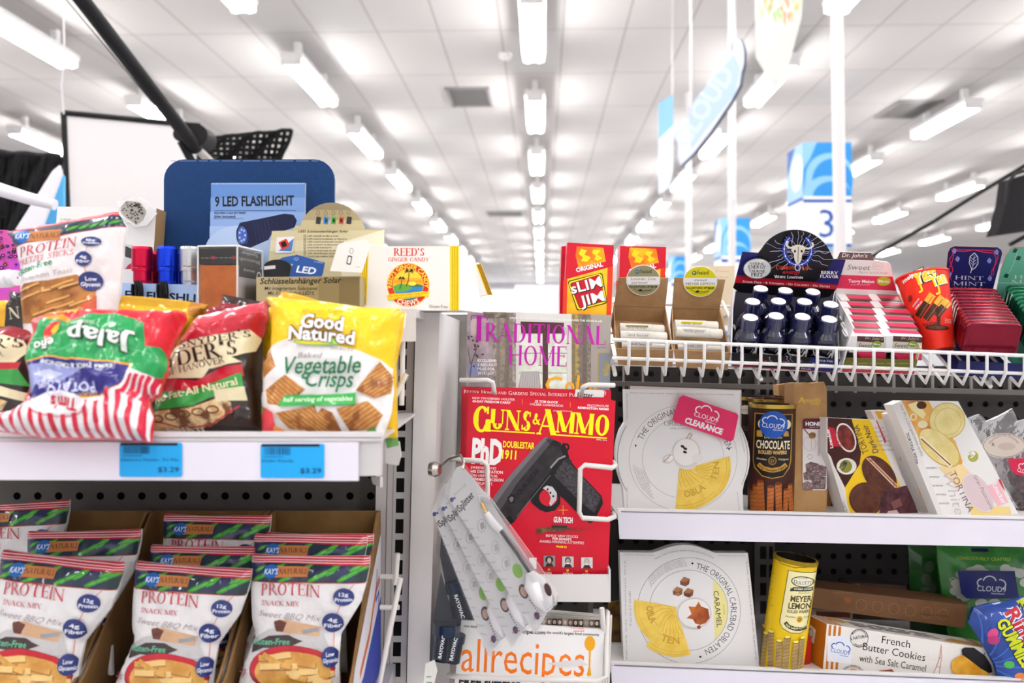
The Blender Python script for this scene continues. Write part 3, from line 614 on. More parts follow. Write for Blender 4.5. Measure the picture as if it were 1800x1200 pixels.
def sny(a):
    a.p([(330, 560), (500, 500), (500, 590), (430, 600), (300, 660)], film('#b3152b')); crimp(a, 352, 556, 468, 530, 22, 6, film('#e0566a'))
    a.p([(316, 612), (345, 602), (448, 584), (462, 596), (455, 620), (420, 632), (436, 640), (380, 652), (370, 668), (300, 668), (298, 640)], CRM)
    a.p([(296, 668), (360, 672), (400, 650), (436, 644), (440, 664), (380, 680), (285, 700)], film('#b8142a')); a.p([(278, 690), (350, 690), (436, 658), (438, 688), (380, 702), (350, 716), (274, 724)], film('#2f9440'))
    a.p([(270, 760), (276, 726), (350, 718), (395, 702), (418, 710), (420, 726), (380, 750), (330, 758)], TAN); a.ln([(272, 738), (330, 754), (380, 748), (432, 716)], 2.5, film('#b3152b')); a.p([(388, 688), (440, 682), (444, 706), (392, 708)], CRM)
    dk = M('#3a1f18', .4); a.ts("Snyder's", 322, 618, 452, 596, 15, dk, .16, .06, .2); a.ts("YDER'S", 298, 652, 432, 626, 26, dk, .18, .06); a.ts('OF HANOVER', 302, 665, 408, 641, 11, dk, .14, .06)
    a.t('No Fat·All Natural', 280, 711, 430, 679, 13, M('#f3ecc0'), .02); a.t('MINI', 300, 764, 365, 764, 12, M('#e8dfc8'), .02)
    for k in range(5): a.ring(290+k*24, 738-k*4, 11, 7, 2.5, M('#5c3218', .3), 14)
i1 = (0, 0, 1)
bag('snack_bag', 'dark red pretzel bag top standing behind the dark pretzel bag', i1, [(392, 518), (470, 532), (500, 560), (480, 700), (340, 700), (350, 548), (390, 535)], .93, .008, film('#8f1426'), lambda a: (a.p([(392, 518), (470, 532), (470, 546), (392, 532)], film('#2a1114')), crimp(a, 392, 532, 470, 545, 12, 4, film('#d24a5c'))), b=.1, D=20)
bag('snack_bag', 'dark red and brown pretzel bag left of the yellow crisps bag', i1, [(350, 556), (395, 545), (470, 530), (474, 560), (462, 600), (460, 660), (466, 762), (266, 762), (272, 722), (286, 672), (302, 622), (322, 590)], .87, .022, DKB, sny, b=.15, D=45, seed=8, wr=.005)
def sny2(a):
    a.p([(-40, 580), (70, 570), (70, 600), (-40, 600)], film('#8d1a28')); a.p([(-40, 608), (20, 590), (52, 600), (60, 618), (40, 640), (-40, 640)], CRM); a.p([(-40, 640), (50, 638), (46, 650), (-40, 656)], film('#b8142a')); a.p([(-40, 652), (46, 650), (62, 680), (-40, 668)], film('#2f9440'))
    dk = M('#3a1f18', .4); a.ts("DER'S", -35, 620, 55, 612, 18, dk, .18, .06); a.ts('OVER', -20, 632, 24, 628, 8, dk); a.p([(-10, 672), (60, 692), (56, 706), (-10, 690)], CRM); a.p([(-10, 695), (30, 706), (20, 722), (-20, 720)], TAN)
bag('snack_bag', 'dark pretzel bag at the far left edge of the shelf', i1, [(-50, 590), (20, 572), (62, 584), (62, 620), (70, 762), (-50, 762)], .88, .018, DKB, sny2, b=.1, D=35, seed=3)
bag('snack_bag', 'black and gold pretzel bag behind the far left pretzel bag', i1, [(-50, 532), (20, 528), (16, 512), (45, 516), (52, 560), (60, 660), (-50, 660)], .92, .01, film('#1a1210'), lambda a: (a.p([(-50, 530), (18, 528), (14, 575), (-50, 580)], film('#e0a81c', metal=.5)), a.ts('N', 22, 562, 42, 560, 20, M('#e9dfc0'), .18)), b=.1, D=20)
bag('snack_bag', 'gold foil snack bag behind the jalapeno chip bag', i1, [(205, 518), (300, 526), (366, 535), (354, 560), (330, 600), (306, 640), (300, 700), (190, 700), (190, 560)], .9, .012, film('#dfae14', metal=.55), lambda a: (crimp(a, 205, 521, 345, 532, 14, 6, film('#a87a08', metal=.6)), a.p([(338, 531), (366, 535), (354, 562), (336, 556)], film('#b0741c', metal=.6)), a.p([(300, 560), (330, 566), (310, 620)], film('#8a5c10', metal=.5))), b=.1, D=30)
def leaf(a, x, y, s_): 
    a.p([(x, y), (x+20*s_, y-14*s_), (x+44*s_, y-20*s_), (x+30*s_, y-4*s_), (x+8*s_, y+6*s_)], film('#2f8f2a')); a.p([(x+4*s_, y), (x+24*s_, y-10*s_), (x+40*s_, y-17*s_), (x+22*s_, y-5*s_)], film('#63b03a'))
def kaylab(a, x, y, s_, sl=0):
    a.p([(x-10*s_, y-9*s_), (x-6*s_, y+10*s_), (x+62*s_, y+9*s_-62*sl), (x+64*s_, y-8*s_-62*sl)], M('#b9733f', .35)); a.ell(x, y, 12.5*s_, 11.5*s_, M('#1d5fa8', .3))
    a.t("KAY'S", x-11*s_, y+4.5*s_, x+11*s_, y+4.5*s_-22*sl, 9.5*s_, M('#e8f2fa'), .01, .1); a.ts('NATURALS', x+13*s_, y+4*s_, x+61*s_, y+4*s_-50*sl, 8.5*s_, M('#3b2414'), .16, .06)
KW = film('#ece9ea'); KG = film('#16321f', c2='#1c2450', ns=14)
def dots(a, L, ln):
    a.ln(ln, 3, film('#c8453a'))
    for x, y, r_, ry, t1, t2 in L: a.ell(x, y, r_, ry, film('#1b2a6b')); w = M('#eef0fa'); a.t(t1, x-r_*.45, y-ry*.08, x+r_*.45, y-ry*.08, ry*.42, w, .02); a.t(t2, x-r_*.82, y+ry*.5, x+r_*.82, y+ry*.5, ry*.42, w, .02)
def pretz(a):
    a.p([(40, 785), (640, 690), (690, 745), (90, 862)], KG); a.p([(40, 768), (630, 668), (640, 690), (40, 790)], film('#b51d33')); a.ln([(40, 778), (632, 680)], 3, film('#efdcdc')); a.ln([(90, 858), (668, 748)], 4, film('#a8182c'))
    for k in range(5): leaf(a, 390+k*52, 775-k*9, 1.3)
    kaylab(a, 148, 808, 3.3, .16); r_ = film('#c32a45')
    a.ts('PROTEIN', 128, 918, 440, 862, 48, r_, .13, .05, shear=.35); a.ts('PRETZEL STICKS', 114, 962, 425, 906, 30, r_, .12, .05, shear=.25); a.t('Gluten-Free', 100, 1012, 320, 958, 34, film('#2d8a5c'), .015, .15); a.t('Cinnamon Toast', 118, 1052, 420, 1000, 28, film('#b9a8a8'), -.005, .4)
    PZ = film('#b87a34', c2='#8a5420', ns=50)
    a.p([(120, 1100), (160, 1055), (300, 1040), (440, 1010), (540, 1050), (540, 1260), (130, 1260)], PZ); a.p([(480, 1130), (545, 1120), (540, 1260), (420, 1260)], film('#c95a34'))
    R.seed(5)
    for k in range(13): x, y = R.uniform(130, 420), R.uniform(1050, 1230); q = [(x, y), (x+120, y-40), (x+122, y-28), (x+4, y+14)]; a.p(q, film('#d9a35a')); a.ln([(x, y+15), (x+122, y-27)], 4, M('#5f3414'))
    dots(a, [(520, 840, 50, 26, '12g', 'Protein'), (480, 930, 44, 38, '4g', 'Fiber'), (515, 1045, 60, 50, 'Low', 'Glycemic')], [(510, 860), (475, 930), (500, 1020)])
bag('snack_bag', 'white and dark green bag of pretzel sticks standing behind the jalapeno bag', fA, [(40, 775), (300, 728), (628, 668), (668, 745), (658, 800), (650, 900), (640, 1020), (628, 1180), (618, 1420), (130, 1420), (122, 1180), (112, 1000), (95, 862), (60, 800)], .9, .016, KW, pretz, b=.1, D=50, seed=11, wr=.004)
def jal(a):
    a.p([(240, 430), (255, 350), (330, 240), (430, 222), (485, 268), (600, 240), (700, 218), (850, 250), (930, 295), (922, 420), (1000, 412), (1030, 480), (1005, 560), (940, 610), (850, 585), (830, 545), (500, 512), (300, 500), (160, 520), (165, 450)], film('#0d8f4a'))
    a.p([(330, 240), (430, 222), (488, 262), (470, 275), (400, 262), (340, 262)], film('#c98a12'))
    a.p([(196, 508), (350, 484), (500, 496), (860, 528), (830, 600), (790, 660), (700, 722), (500, 748), (350, 728), (225, 740), (196, 610)], film('#f0a428')); a.p([(208, 514), (350, 492), (500, 505), (845, 537), (815, 605), (780, 655), (690, 712), (500, 738), (350, 718), (230, 730), (210, 610)], film('#1a1470'))
    a.p([(216, 530), (330, 520), (470, 540), (560, 560), (480, 600), (430, 640), (300, 640), (232, 690), (216, 600)], film('#8f95c9')); a.p([(280, 585), (370, 560), (450, 590), (360, 620)], film('#c9cde8'))
    wh = film('#eeebee'); rd = film('#c8163a')
    a.p([(-60, 780), (100, 750), (170, 735), (160, 640), (190, 620), (226, 738), (350, 726), (500, 746), (690, 722), (785, 660), (835, 560), (975, 590), (980, 660), (910, 700), (935, 800), (915, 960), (-60, 960)], wh)
    for k in range(15): x = -40+k*64; f_ = 1 if k < 9 else 1+.1*(k-8); a.p([(x+38, 745+abs(k-6)*2-(k > 10)*70), (x+64, 745-(k > 10)*70), (x+40, 960), (x+8, 960)], rd)
    for k in range(5): a.p([(850+k*28, 590-k*2), (866+k*28, 592), (800+k*30, 700+k*12), (782+k*30, 690+k*12)], rd)
    for k in range(3): a.p([(165+k*24, 640-k*4), (177+k*24, 640), (215+k*10, 735), (200+k*6, 740)], rd)
    a.p(ell(420, 765, 170, 62, 30), wh); a.ps(band(ell(425, 775, 168, 66, 24, 10, 170), 5), rd)
    a.p([(335, 340), (375, 300), (440, 275), (400, 330), (360, 400), (330, 390)], film('#d8262c')); a.p([(380, 340), (430, 290), (420, 330), (395, 360)], film('#e8c020'))
    w = M('#eef4ee', .25); dk = M('#0b3a20', .3)
    for m_, b_, o in ((dk, .06, 4), (w, .02, 0)): a.t('Jalap', 868+o, 375+o, 478+o, 312+o, 100, m_, b_, arc=-12); a.t('eño', 395+o, 375+o, 270+o, 400+o, 66, m_, b_)
    a.t('SEASONED', 640, 285, 500, 280, 20, M('#d8e8d0'), .01); a.t('HOT!', 512, 180, 300, 185, 46, film('#f0b420'), .03, arc=-14)
    a.t('EXTRA THICK & CRUNCHY', 752, 540, 320, 505, 24, w, .02, arc=12); a.t('POTATO', 640, 640, 370, 680, 66, M('#cfd0f0', .25), .02, arc=-12); a.t('CHIPS', 400, 625, 310, 640, 46, M('#cfd0f0', .25), .02); a.t('CASCADE', 655, 690, 560, 720, 20, film('#e0b040'), .01)
    a.t("Tim's", 552, 750, 400, 728, 66, rd, .03, .2)
    for p_, q in (((260, 385), (490, 345)), ((390, 480), (540, 400)), ((600, 300), (690, 255)), ((760, 420), (960, 470))): a.ln([p_, q], 2, film('#7fd8a0'))
bag('chip_bag', 'red green and blue striped chip bag lying upside down over the shelf edge', fB, [(192, 235), (300, 190), (410, 165), (700, 163), (900, 166), (1115, 170), (1122, 200), (1085, 270), (1050, 340), (1008, 440), (1014, 520), (975, 600), (962, 660), (902, 700), (925, 800), (915, 880), (908, 950), (640, 925), (300, 930), (100, 895), (-60, 876), (-60, 790), (100, 765), (165, 720), (190, 640), (196, 560), (172, 480), (185, 400), (215, 320)], .80, .026, RED, jal, b=.42, D=50, seed=21, wr=.006, step=5, cat='chip bag', freq=.026)
bag('snack_bag', 'green bag corner hanging between the yellow bag and the slotted upright', fC, [(870, 890), (905, 870), (925, 940), (935, 1020), (880, 1035), (865, 960)], .9, .006, film('#4f8f45', c2='#7fb060', ns=30), lambda a: a, b=0, D=20)

# ---------------------------------------------------------------- things standing on top of the left gondola
TZ = 1.5375
def card(name, lab, cat, pts, Y, th, m, art=None, a_=0, b=0, side=None, grp=None):
    mb = MB(); cx = sum(p[0] for p in pts)/len(pts); cy = sum(p[1] for p in pts)/len(pts); S = Plane(cx, cy, Y, a_, b); slab(mb, S, pts, th, m, side, art); return tag(mb.build(name), lab, cat, grp)
def rrp(x0, y0, x1, y1, rd, only_top=False):
    pts = []
    for cx, cy, q in ((x1-rd, y0+rd, -90), (x0+rd, y0+rd, 180)):
        if cx == x0+rd: pts += [(x1, y1), (x0, y1)] if only_top else ell(x1-rd, y1-rd, rd, rd, 6, 0, 90)+ell(x0+rd, y1-rd, rd, rd, 6, 90, 180)
        pts += ell(cx, cy, rd, rd, 6, q, q+90)
    return pts
card('display_board', 'large navy blue display board with rounded top corners', 'display board', rrp(288, 280, 588, 548, 36, True), 1.12, .006, M('#0b3566', .7, c2='#0a3060', ns=200), Art().fine(300, 281.5, 560, 284, 1, M('#8090a8', .8), 1, 9), side=M('#2a4a74'))
BLT = lambda k: M(['#5f86c4', '#7396cf', '#8aa8da', '#a3bde4', '#bccfee', '#c9d9f2'][k], .3)
t = thing('flashlight_display', 'blue carton display of small LED flashlights with lanyards', 'display box', P(300, 545, 1.05)); t.location.z = TZ
a = Art(); 
for k in range(6): a.r(371-k*.8, 321+k*25, 536-k*.8, 346+k*25, BLT(k))
a.ell(420, 440, 60, 45, M('#b3c8ea', .3)); a.clipto = tess([(372, 320), (537, 320), (533, 470), (366, 470)])
nv = M('#12193c', .3); a.t('9 LED FLASHLIGHT', 378, 361, 517, 359, 17.5, M('#0e1420'), .03); a.r(377, 368, 521, 368.8, nv); a.t('REQUIRES 3 AAA BATTERIES', 377, 374.5, 432, 374.5, 3.8, nv, .02); a.t('(Not Included)', 377, 381, 414, 381, 4.2, nv, .02); a.r(376, 382.5, 429, 383, nv)
a.p([(418, 398), (422, 390), (462, 382), (500, 374), (516, 376), (522, 386), (518, 398), (476, 412), (472, 420), (440, 434), (424, 430), (417, 412)], nv); a.ell(426, 412, 10, 17, M('#3c5cae', .2), rot=-15); a.ring(426, 412, 10.5, 18, 2, M('#070a1c'))
for k in range(7): a.ell(426+5*math.cos(k*.9), 412+10*math.sin(k*.9), 1.8, 2.2, M('#9fb4ea', .2))
for k in range(5): a.ln([(446+k*6, 388-k), (452+k*6, 426-k*3)], .8, M('#2c3768'))
for x in range(372, 536, 4): a.r(x, 321.5, x+2, 322.6, M('#dfe8f6', .2))
m = MB(); slab(m, Plane(450, 390, 1.08), [(372, 320), (537, 320), (533, 540), (366, 540)], .004, BLT(2), M('#b09a7c'), a); m.build('header_card', t)
a = Art(fA); a.t('9 LED FLASHLIGHT', 560, 1112, 1190, 1146, 42, M('#12152a'), .03)
m = MB(); slab(m, Plane(280, 515, 1.03), [(190, 495), (352, 499), (352, 546), (190, 546)], .05, BLT(3), None, a); m.build('tray', t)
for lab, c, x, Y, yt in (('red', '#c4103c', 250, 1.05, 434), ('blue', '#123bd0', 294, 1.05, 434), ('silver', '#c9c9cc', 334, 1.05, 434), ('red', '#9a0c2c', 267, 1.075, 443), ('blue', '#0c2a9c', 314, 1.075, 443)):
    back = Y > 1.06; q = P(x, yt, Y); mm = M(c, .25, .75); f = thing('flashlight', f'{"second" if back else "front"} {lab} metal flashlight standing in the blue display tray', 'flashlight', (q.x, Y, TZ+.002), 'small metal flashlights')
    tp = Vector((q.x, Y, q.z)); r_ = .0122 if not back else .009
    MB().lathe(tp-Vector((0, 0, .03)), tp, [(0, r_*.9), (0, r_), (.12, r_), (.14, r_*.96), (.2, r_), (.9, r_), (1, r_*.93), (1, .001)], mm, 24).build('head', f)
    MB().lathe((q.x, Y, TZ+.002), tp-Vector((0, 0, .03)), [(0, .001), (0, r_*.8), (.7, r_*.8), (.75, r_*.86), (1, r_*.86)], mm, 20).build('barrel', f)
    if lab == 'silver' and not back: continue
    if not back: 
        m = MB(); s_ = P(x-12, 495, 1.026)
        for k in range(3): m.tube([s_+Vector((.0035*math.sin(j*.7)+k*.0035, -.003*math.sin(j*.8)-.002, -.014+.014*math.cos(j*.7))) for j in range(9)], .0017, M('#0d0c10', .8), 6)
        m.build('lanyard', f)
t = thing('card_box', 'white carton with a dark wire mesh picture behind the pretzel stick bag', 'box', P(180, 545, 1.08)); t.location.z = TZ
a = Art(); a.t('ALUMINUM', 106, 384, 124, 384, 3, M('#555')); a.t('POWER BANK', 105, 390, 126, 390, 3.6, M('#444'), .02); a.fine(215, 388, 235, 392, 1, M('#999'), .8)
a.p([(205, 470), (215, 425), (245, 430), (240, 470)], M('#cfcfd2', .3)); a.p([(218, 428), (236, 436), (232, 452), (220, 448)], M('#3a3a3e', .4)); a.p([(225, 340+123), (242, 452), (240, 470), (220, 470)], M('#b02a3c'))
m = MB(); slab(m, Plane(180, 420, 1.08, 0), [(101, 360), (275, 363), (263, 546), (86, 546)], .03, M('#efedec', .35), M('#a3835c'), a); m.build('carton', t)
m = MB(); a = Art(); a.p([(213, 360), (222, 350), (245, 352), (258, 368), (252, 384), (240, 392), (222, 380), (212, 371)], M('#a8a29a', .4)); R.seed(9)
for k in range(90): x, y = R.uniform(214, 256), R.uniform(353, 390); (inside(x, y, [(213, 362), (222, 352), (245, 354), (257, 368), (251, 382), (240, 390), (222, 378)]) and a.ell(x, y, 1.7, 1.2, M('#2a2726', .5), n=6))
slab(m, Plane(240, 370, 1.065), [(205, 352), (222, 345), (243, 343), (264, 356), (276, 372), (258, 394), (236, 396), (210, 376)], .002, Clear('#ffffff', .45, .1, .5, 80), None, a); m.build('picture_sleeve', t)
# leopard pouch and roll
t_ = Art(); R.seed(12)
for k in range(60): x, y = R.uniform(-45, 34), R.uniform(405, 472); s_ = R.uniform(1.8, 3.4); t_.ell(x, y, s_*1.25, s_, M('#2a0f2c', .4), n=8); t_.ell(x, y, s_*.55, s_*.45, M(R.choice(['#e87a2c', '#3a46c8', '#e05ad0']), .4), n=7)
card('pouch', 'purple leopard print pouch at the far left edge', 'pouch', [(-60, 402), (10, 404), (33, 410), (35, 470), (30, 545), (-60, 545)], 1.06, .02, M('#b43cc4', .4, c2='#d0589c', ns=30), t_)
tag(MB().lathe(P(-60, 492, 1.0)+Vector((0,.02,0)), P(31, 488, 1.0), [(0, .001), (0, .0105), (.82, .0105), (.84, .008), (.9, .008), (.92, .0095), (1, .009), (1, .001)], M('#efecf0', .3), 20).build('plastic_tube'), 'short white plastic tube lying at the far left edge', 'tube')
# bluetooth speaker in a clear box
t = thing('boxed_speaker', 'small orange speaker in a clear plastic box with black top band', 'speaker box', P(400, 545, 1.02)); t.location.z = TZ
def C8(x0, x1, x2, y0, y1, Ya, Yb, Yc, yb=None):   # yawed box from front-left, front-right, side-right pixels
    zt_ = P(0, y0, Ya).z; zb = P(0, y1, Ya).z if yb is None else yb; A, B, C = P(x0, 0, Ya), P(x1, 0, Yb), P(x2, 0, Yc); D = A+(C-B)
    return [(q.x, q.y, zb) for q in (A, B, C, D)]+[(q.x, q.y, zt_) for q in (A, B, C, D)]
c = C8(348, 417, 461, 433, 0, 1.0, .995, 1.06, TZ+.0005); m = MB(); m.hexa(c, Clear('#ffffff', .0, .05)); 
for i, j in ((0, 4), (1, 5), (2, 6), (4, 5), (5, 6), (6, 7), (7, 4)): m.tube([c[i], c[j]], .0011, Clear('#ffffff', .5, .05), 6)
m.build('clear_case', t)
k_ = lambda f, g, z0, z1: [tuple(Vector(c[i])*(1-f)+(Vector(c[0])+Vector(c[2]))/2*f) for i in range(4)]
def inset(f, z0, z1): mid = (Vector(c[0])+Vector(c[2]))/2; b_ = [Vector(c[i])*(1-f)+mid*f for i in range(4)]; return [(q.x, q.y, z0) for q in b_]+[(q.x, q.y, z1) for q in b_]
zT = c[4][2]; m = MB(); m.hexa(inset(.1, TZ+.002, zT-.022), M('#f08e34', .6, c2='#e4822c', ns=90)); m.build('orange_speaker', t)
m = MB(); h = inset(.04, zT-.021, zT-.003); m.hexa(h, M('#2a282b', .4)); q = Quad3((0, 0, 100, 100), h[5], h[6], h[2], h[1]); q.n = -(Vector(h[6])-Vector(h[5])).cross(Vector(h[1])-Vector(h[5])).normalized(); q.n = q.n if q.n.x > 0 else -q.n
a = Art(); a.t('Speaker', 84, 8, 16, 8, 26, M('#d8d8dc')); a.t('Bluetooth', 92, 52, 8, 52, 26, M('#d8d8dc')); a.into(m, q, 5e-4)
q = Quad3((0, 0, 100, 100), h[4], h[5], h[1], h[0]); q.n = Vector((0, -1, 0)); a = Art(); a.fine(5, 52, 92, 66, 1, M('#b8b0b4'), 5); a.ell(38, 58, 6, 12, M('#c8384a')); a.ell(92, 58, 5, 12, M('#c8384a')); a.into(m, q, 5e-4); m.build('top_band', t)
m = MB(); h = inset(.02, TZ+.004, zT-.022); w_ = (Vector(h[2])-Vector(h[1])); m.hexa([Vector(h[1])-Vector((.0015, 0, 0))+w_*.06, Vector(h[1])+w_*.06, Vector(h[2]), Vector(h[2])-Vector((.0015, 0, 0))]+[Vector(h[5])-Vector((.0015, 0, 0))+w_*.06, Vector(h[5])+w_*.06, Vector(h[6]), Vector(h[6])-Vector((.0015, 0, 0))], M('#ded9da', .4))
q = Quad3((0, 0, 100, 100), Vector(h[5])+w_*.06, h[6], h[2], Vector(h[1])+w_*.06); q.n = Vector((1, -.3, 0)).normalized(); a = Art(); a.r(0, 0, 100, 28, M('#4a484c')); a.ring(86, 24, 11, 16, 3, M('#efefef')); a.t('inno', 20, 12, 66, 12, 8, M('#d0d0d4')); a.fine(60, 92, 90, 97, 1, M('#888'), 3); a.into(m, q, 5e-4); m.build('side_card', t)
# solar keychain display
t = thing('keychain_display', 'gold carton display of solar key rings with arched header', 'display box', P(560, 545, 1.04)); t.location.z = TZ
GOLD = [M(h_, .35) for h_ in ('#8f8264', '#a89a74', '#c3b68d', '#d2c79f', '#dad0ac', '#cbbf97')]
out = [(478, 405), (514, 404), (520, 395)]+ell(583, 412, 58, 57, 14, 196, 344)+[(640, 402), (676, 402), (672, 480), (655, 545), (462, 545)]
a = Art(); a.clipto = tess(out)
for k in range(6): a.r(450, 350+k*18 if k else 340, 690, 368+k*18 if k < 5 else 545, GOLD[k])
a.clipto = None; a.p([(600, 425), (676, 402), (672, 480), (640, 500), (600, 500)], M('#e8e0c6', .35))
for k, c_ in enumerate(('#3a3638', '#2f86d8', '#4aa83c', '#d8502c', '#2c2c30')): x = 560+k*13.5; a.ring(x-1, 374-abs(k-1)*.6, 3.2, 4.2, .7, M('#58503c')); a.rr(x-4.5, 380, x+4, 393, 1.5, M(c_, .3), 8); a.r(x-2.5, 383, x+2.2, 390, M('#191a22', .2))
dk = M('#3b3320', .4); a.t('LED Schlüsselanhänger Solar', 525, 407.5, 612, 407.5, 4.4, dk, .01, .15)
for k, s_ in enumerate(('LED obesek za kljuce Solar', 'LED solarni privjesak za kljuceve', 'LED solarni pritvesek na klice', 'LED privesok na kluce solarny', 'Solar LED kulcstarto', 'Solarny breloczek do kluczy', 'LED sleutelhanger zonnecel', 'Porte-cles solaire LED')): a.t(s_, 541, 415+k*5.1, 541+len(s_)*2.1, 415+k*5.1, 2.7, dk, .01, .15); a.ring(536, 414+k*5.1, 2.3, 1.9, .6, dk, 10)
a.p([(487, 416), (518, 415), (514, 443), (484, 444)], M('#e9e9ee')); a.p([(490, 440), (517, 418), (513, 441)], M('#4a78b4')); a.rr(492, 421, 508, 436, 2, M('#c8331e', .3), -25); a.rr(495, 424, 504, 433, 1, M('#26140f'), -25)
m = MB(); slab(m, Plane(560, 450, 1.06), out, .003, GOLD[2], M('#9a8662'), a); m.build('header_card', t)
a = Art(); [a.r(452+k*36, 486, 488+k*36, 545, M(h_, .35)) for k, h_ in enumerate(('#b3a67f', '#a89970', '#9a8a60', '#86764e', '#74643f'))]
a.t('Schlüsselanhänger Solar', 457, 498, 599, 496, 10.5, M('#17130c'), .02, .2); a.t('Mit integriertem Solarpanel.', 465, 508.5, 559, 508.5, 6.2, M('#17130c'), .01, .18); a.t("Mit 3 superhellen LED'S.", 471, 517, 553, 517, 6.2, M('#17130c'), .01, .18)
m = MB(); slab(m, Plane(540, 510, 1.0), [(452, 486), (632, 484), (632, 546), (452, 546)], .002, GOLD[1], M('#8a7a54'), a); A_ = P(452, 486, 1.0); B_ = P(632, 484, 1.0)
for q in (A_, B_): m.box((q.x-.001, 1.0, TZ), (q.x+.001, 1.056, q.z), GOLD[1])
m.build('tray', t)
card('key_ring', 'black solar key ring in a bag in the gold display tray', 'key ring', ell(487, 470, 24, 14, 12, 180, 360)+[(510, 476), (508, 500), (466, 500), (463, 476)], 1.012, .008, M('#16161a', .35), Art().p([(464, 468), (484, 466), (484, 472), (464, 474)], M('#dcdcdc')))
a = Art(); a.t('LED', 520, 478, 554, 482, 12, M('#e8f0fa'), .03, .2); a.t('04 SERIES', 552, 461, 568, 463, 3, M('#a8c0e0')); a.ring(521, 455, 4, 2.5, .8, M('#b8c4d8'))
card('key_ring_card', 'blue LED key ring card leaning in the gold display tray', 'card', [(520, 447), (571, 461), (568, 478), (560, 500), (505, 500), (513, 470)], 1.008, .001, M('#244f96', .3), a)
card('key_ring_card', 'second blue LED card behind the black key ring', 'card', [(498, 452), (520, 448), (516, 500), (488, 500), (490, 456)], 1.03, .001, M('#2c5ca4', .3), Art().t('LE', 502, 476, 516, 478, 14, M('#e8f0fa'), .03))
a = Art(); a.ring(618, 441, 3.5, 5, .7, M('#3a3a3a')); a.rr(610, 449, 618, 465, 2, M('#26262a'), 12); a.rr(611.5, 451, 616.5, 463, 1.5, M('#e9e9ea'), 12); a.fine(626, 468, 634, 470, 1, M('#777'), .7)
card('key_ring_tag', 'white hang tag with key ring drawing beside the ginger candy box', 'tag', [(594, 430), (606, 426), (640, 420), (652, 428), (636, 479), (580, 476)], .992, .001, M('#f1f0ee', .3), a)
# ginger candy box
YS = M('#f2cf10', .35); RD = M('#d22a26', .35); a = Art(fC)
def stripes(a, x0, x1, y0, y1, x0b=None, x1b=None):
    x0b = x0 if x0b is None else x0b; x1b = x1 if x1b is None else x1b; a.p([(x0, y0), (x1, y0), (x1b, y1), (x0b, y1)], YS)
    for k in (.3, .55, .8): a.ln([(x0+(x1-x0)*k, y0), (x0b+(x1b-x0b)*k, y1)], 2, M('#8a5a10'))
stripes(a, 762, 796, 88, 362, 748, 784); stripes(a, 1176, 1218, 86, 388)
a.ts("REED'S", 912, 132, 1058, 132, 36, RD, .17, .06, .16); a.ts('GINGER CANDY', 885, 158, 1078, 158, 18, RD, .15, .06)
a.ell(980, 268, 100, 102, M('#f2cf10')); a.ell(980, 268, 97, 99, RD); a.ell(980, 268, 73, 75, M('#f2cf10'))
for k, h_ in enumerate(('#f0b020', '#ee9c1e', '#f2b428', '#f7d040')): a.p(ell(980, 268, 71-k*.5, 73-k*.5, 30, 195+k*9-15, 345-k*9+15), M(h_))
a.p(ell(980, 268, 71, 73, 20, 5, 175), M('#2f7fb8')); a.p([(910, 275), (940, 262), (985, 268), (1000, 285), (960, 300), (915, 300)], M('#5a9c3a')); a.p([(985, 270), (1010, 262), (1048, 270), (1048, 278), (985, 276)], M('#3f6f4a')); a.ell(1000, 262, 18, 10, M('#f6dc50'))
bk = M('#1c2a14')
for x, y, s_ in ((985, 205, 1), (950, 238, .7)):
    a.ln([(x, y), (x-3*s_, y+40*s_), (x-14*s_, y+70*s_)], 4*s_, bk)
    for q in range(7): th = rad(-200+q*38); a.p([(x, y), (x+14*s_*math.cos(th), y+12*s_*math.sin(th)-4), (x+27*s_*math.cos(th), y+16*s_*math.sin(th)+6), (x+12*s_*math.cos(th), y+8*s_*math.sin(th)+2)], bk)
a.tc("REED'S GINGER CANDY", 980, 268, 77, -100, 100, 20, M('#f8e040'), .02); a.p([(880, 318), (905, 310), (980, 306), (1055, 298), (1080, 300), (1075, 325), (1050, 322), (980, 332), (905, 338), (888, 342)], M('#f2cf10')); a.t('ALL NATURAL SWEET AND SPICY', 892, 325, 1070, 310, 8, RD); a.t('CHEWY GINGER CANDY', 915, 336, 1045, 324, 8, RD)
a.tc('CHEWS', 980, 262, 104, 212, 148, 24, M('#f8f0d0'), .02); a.t('Gluten Free', 1078, 374, 1165, 377, 14, M('#6a5040'))
mb = MB(); Y0 = 1.03; S = Plane(720, 490, Y0); slab(mb, S, [(635.5, 433), (806, 432), (806.7, 545.5), (630, 545)], .002, M('#f3f0ec', .35), None, a)
p1, p2, p3, p4 = S(806, 432), P(836, 462, 1.14), P(848, 540, 1.14), S(806.7, 545.5); p3.z = p4.z = TZ+.0006; q1 = Vector((S(636, 433).x, 1.14, p2.z)); q4 = Vector((q1.x, 1.14, p4.z))
mb.hexa([S(630, 545)+Vector((0, .001, 0)), p4+Vector((0, .001, 0)), p3, q4, S(635.5, 433)+Vector((0, .001, 0)), p1+Vector((0, .001, 0)), p2, q1], M('#f4f1ef', .35))
tag(mb.build('candy_box'), 'white ginger candy box with yellow striped edges and round palm logo', 'candy box')
a = Art(); stripes(a, 836, 846, 464, 518, 856, 866)
card('candy_box', 'yellow striped box edge behind the ginger candy box', 'candy box', [(832, 462), (838, 464), (862, 516), (846, 520), (838, 546), (828, 546)], 1.145, .01, M('#f0ede8', .35), a)

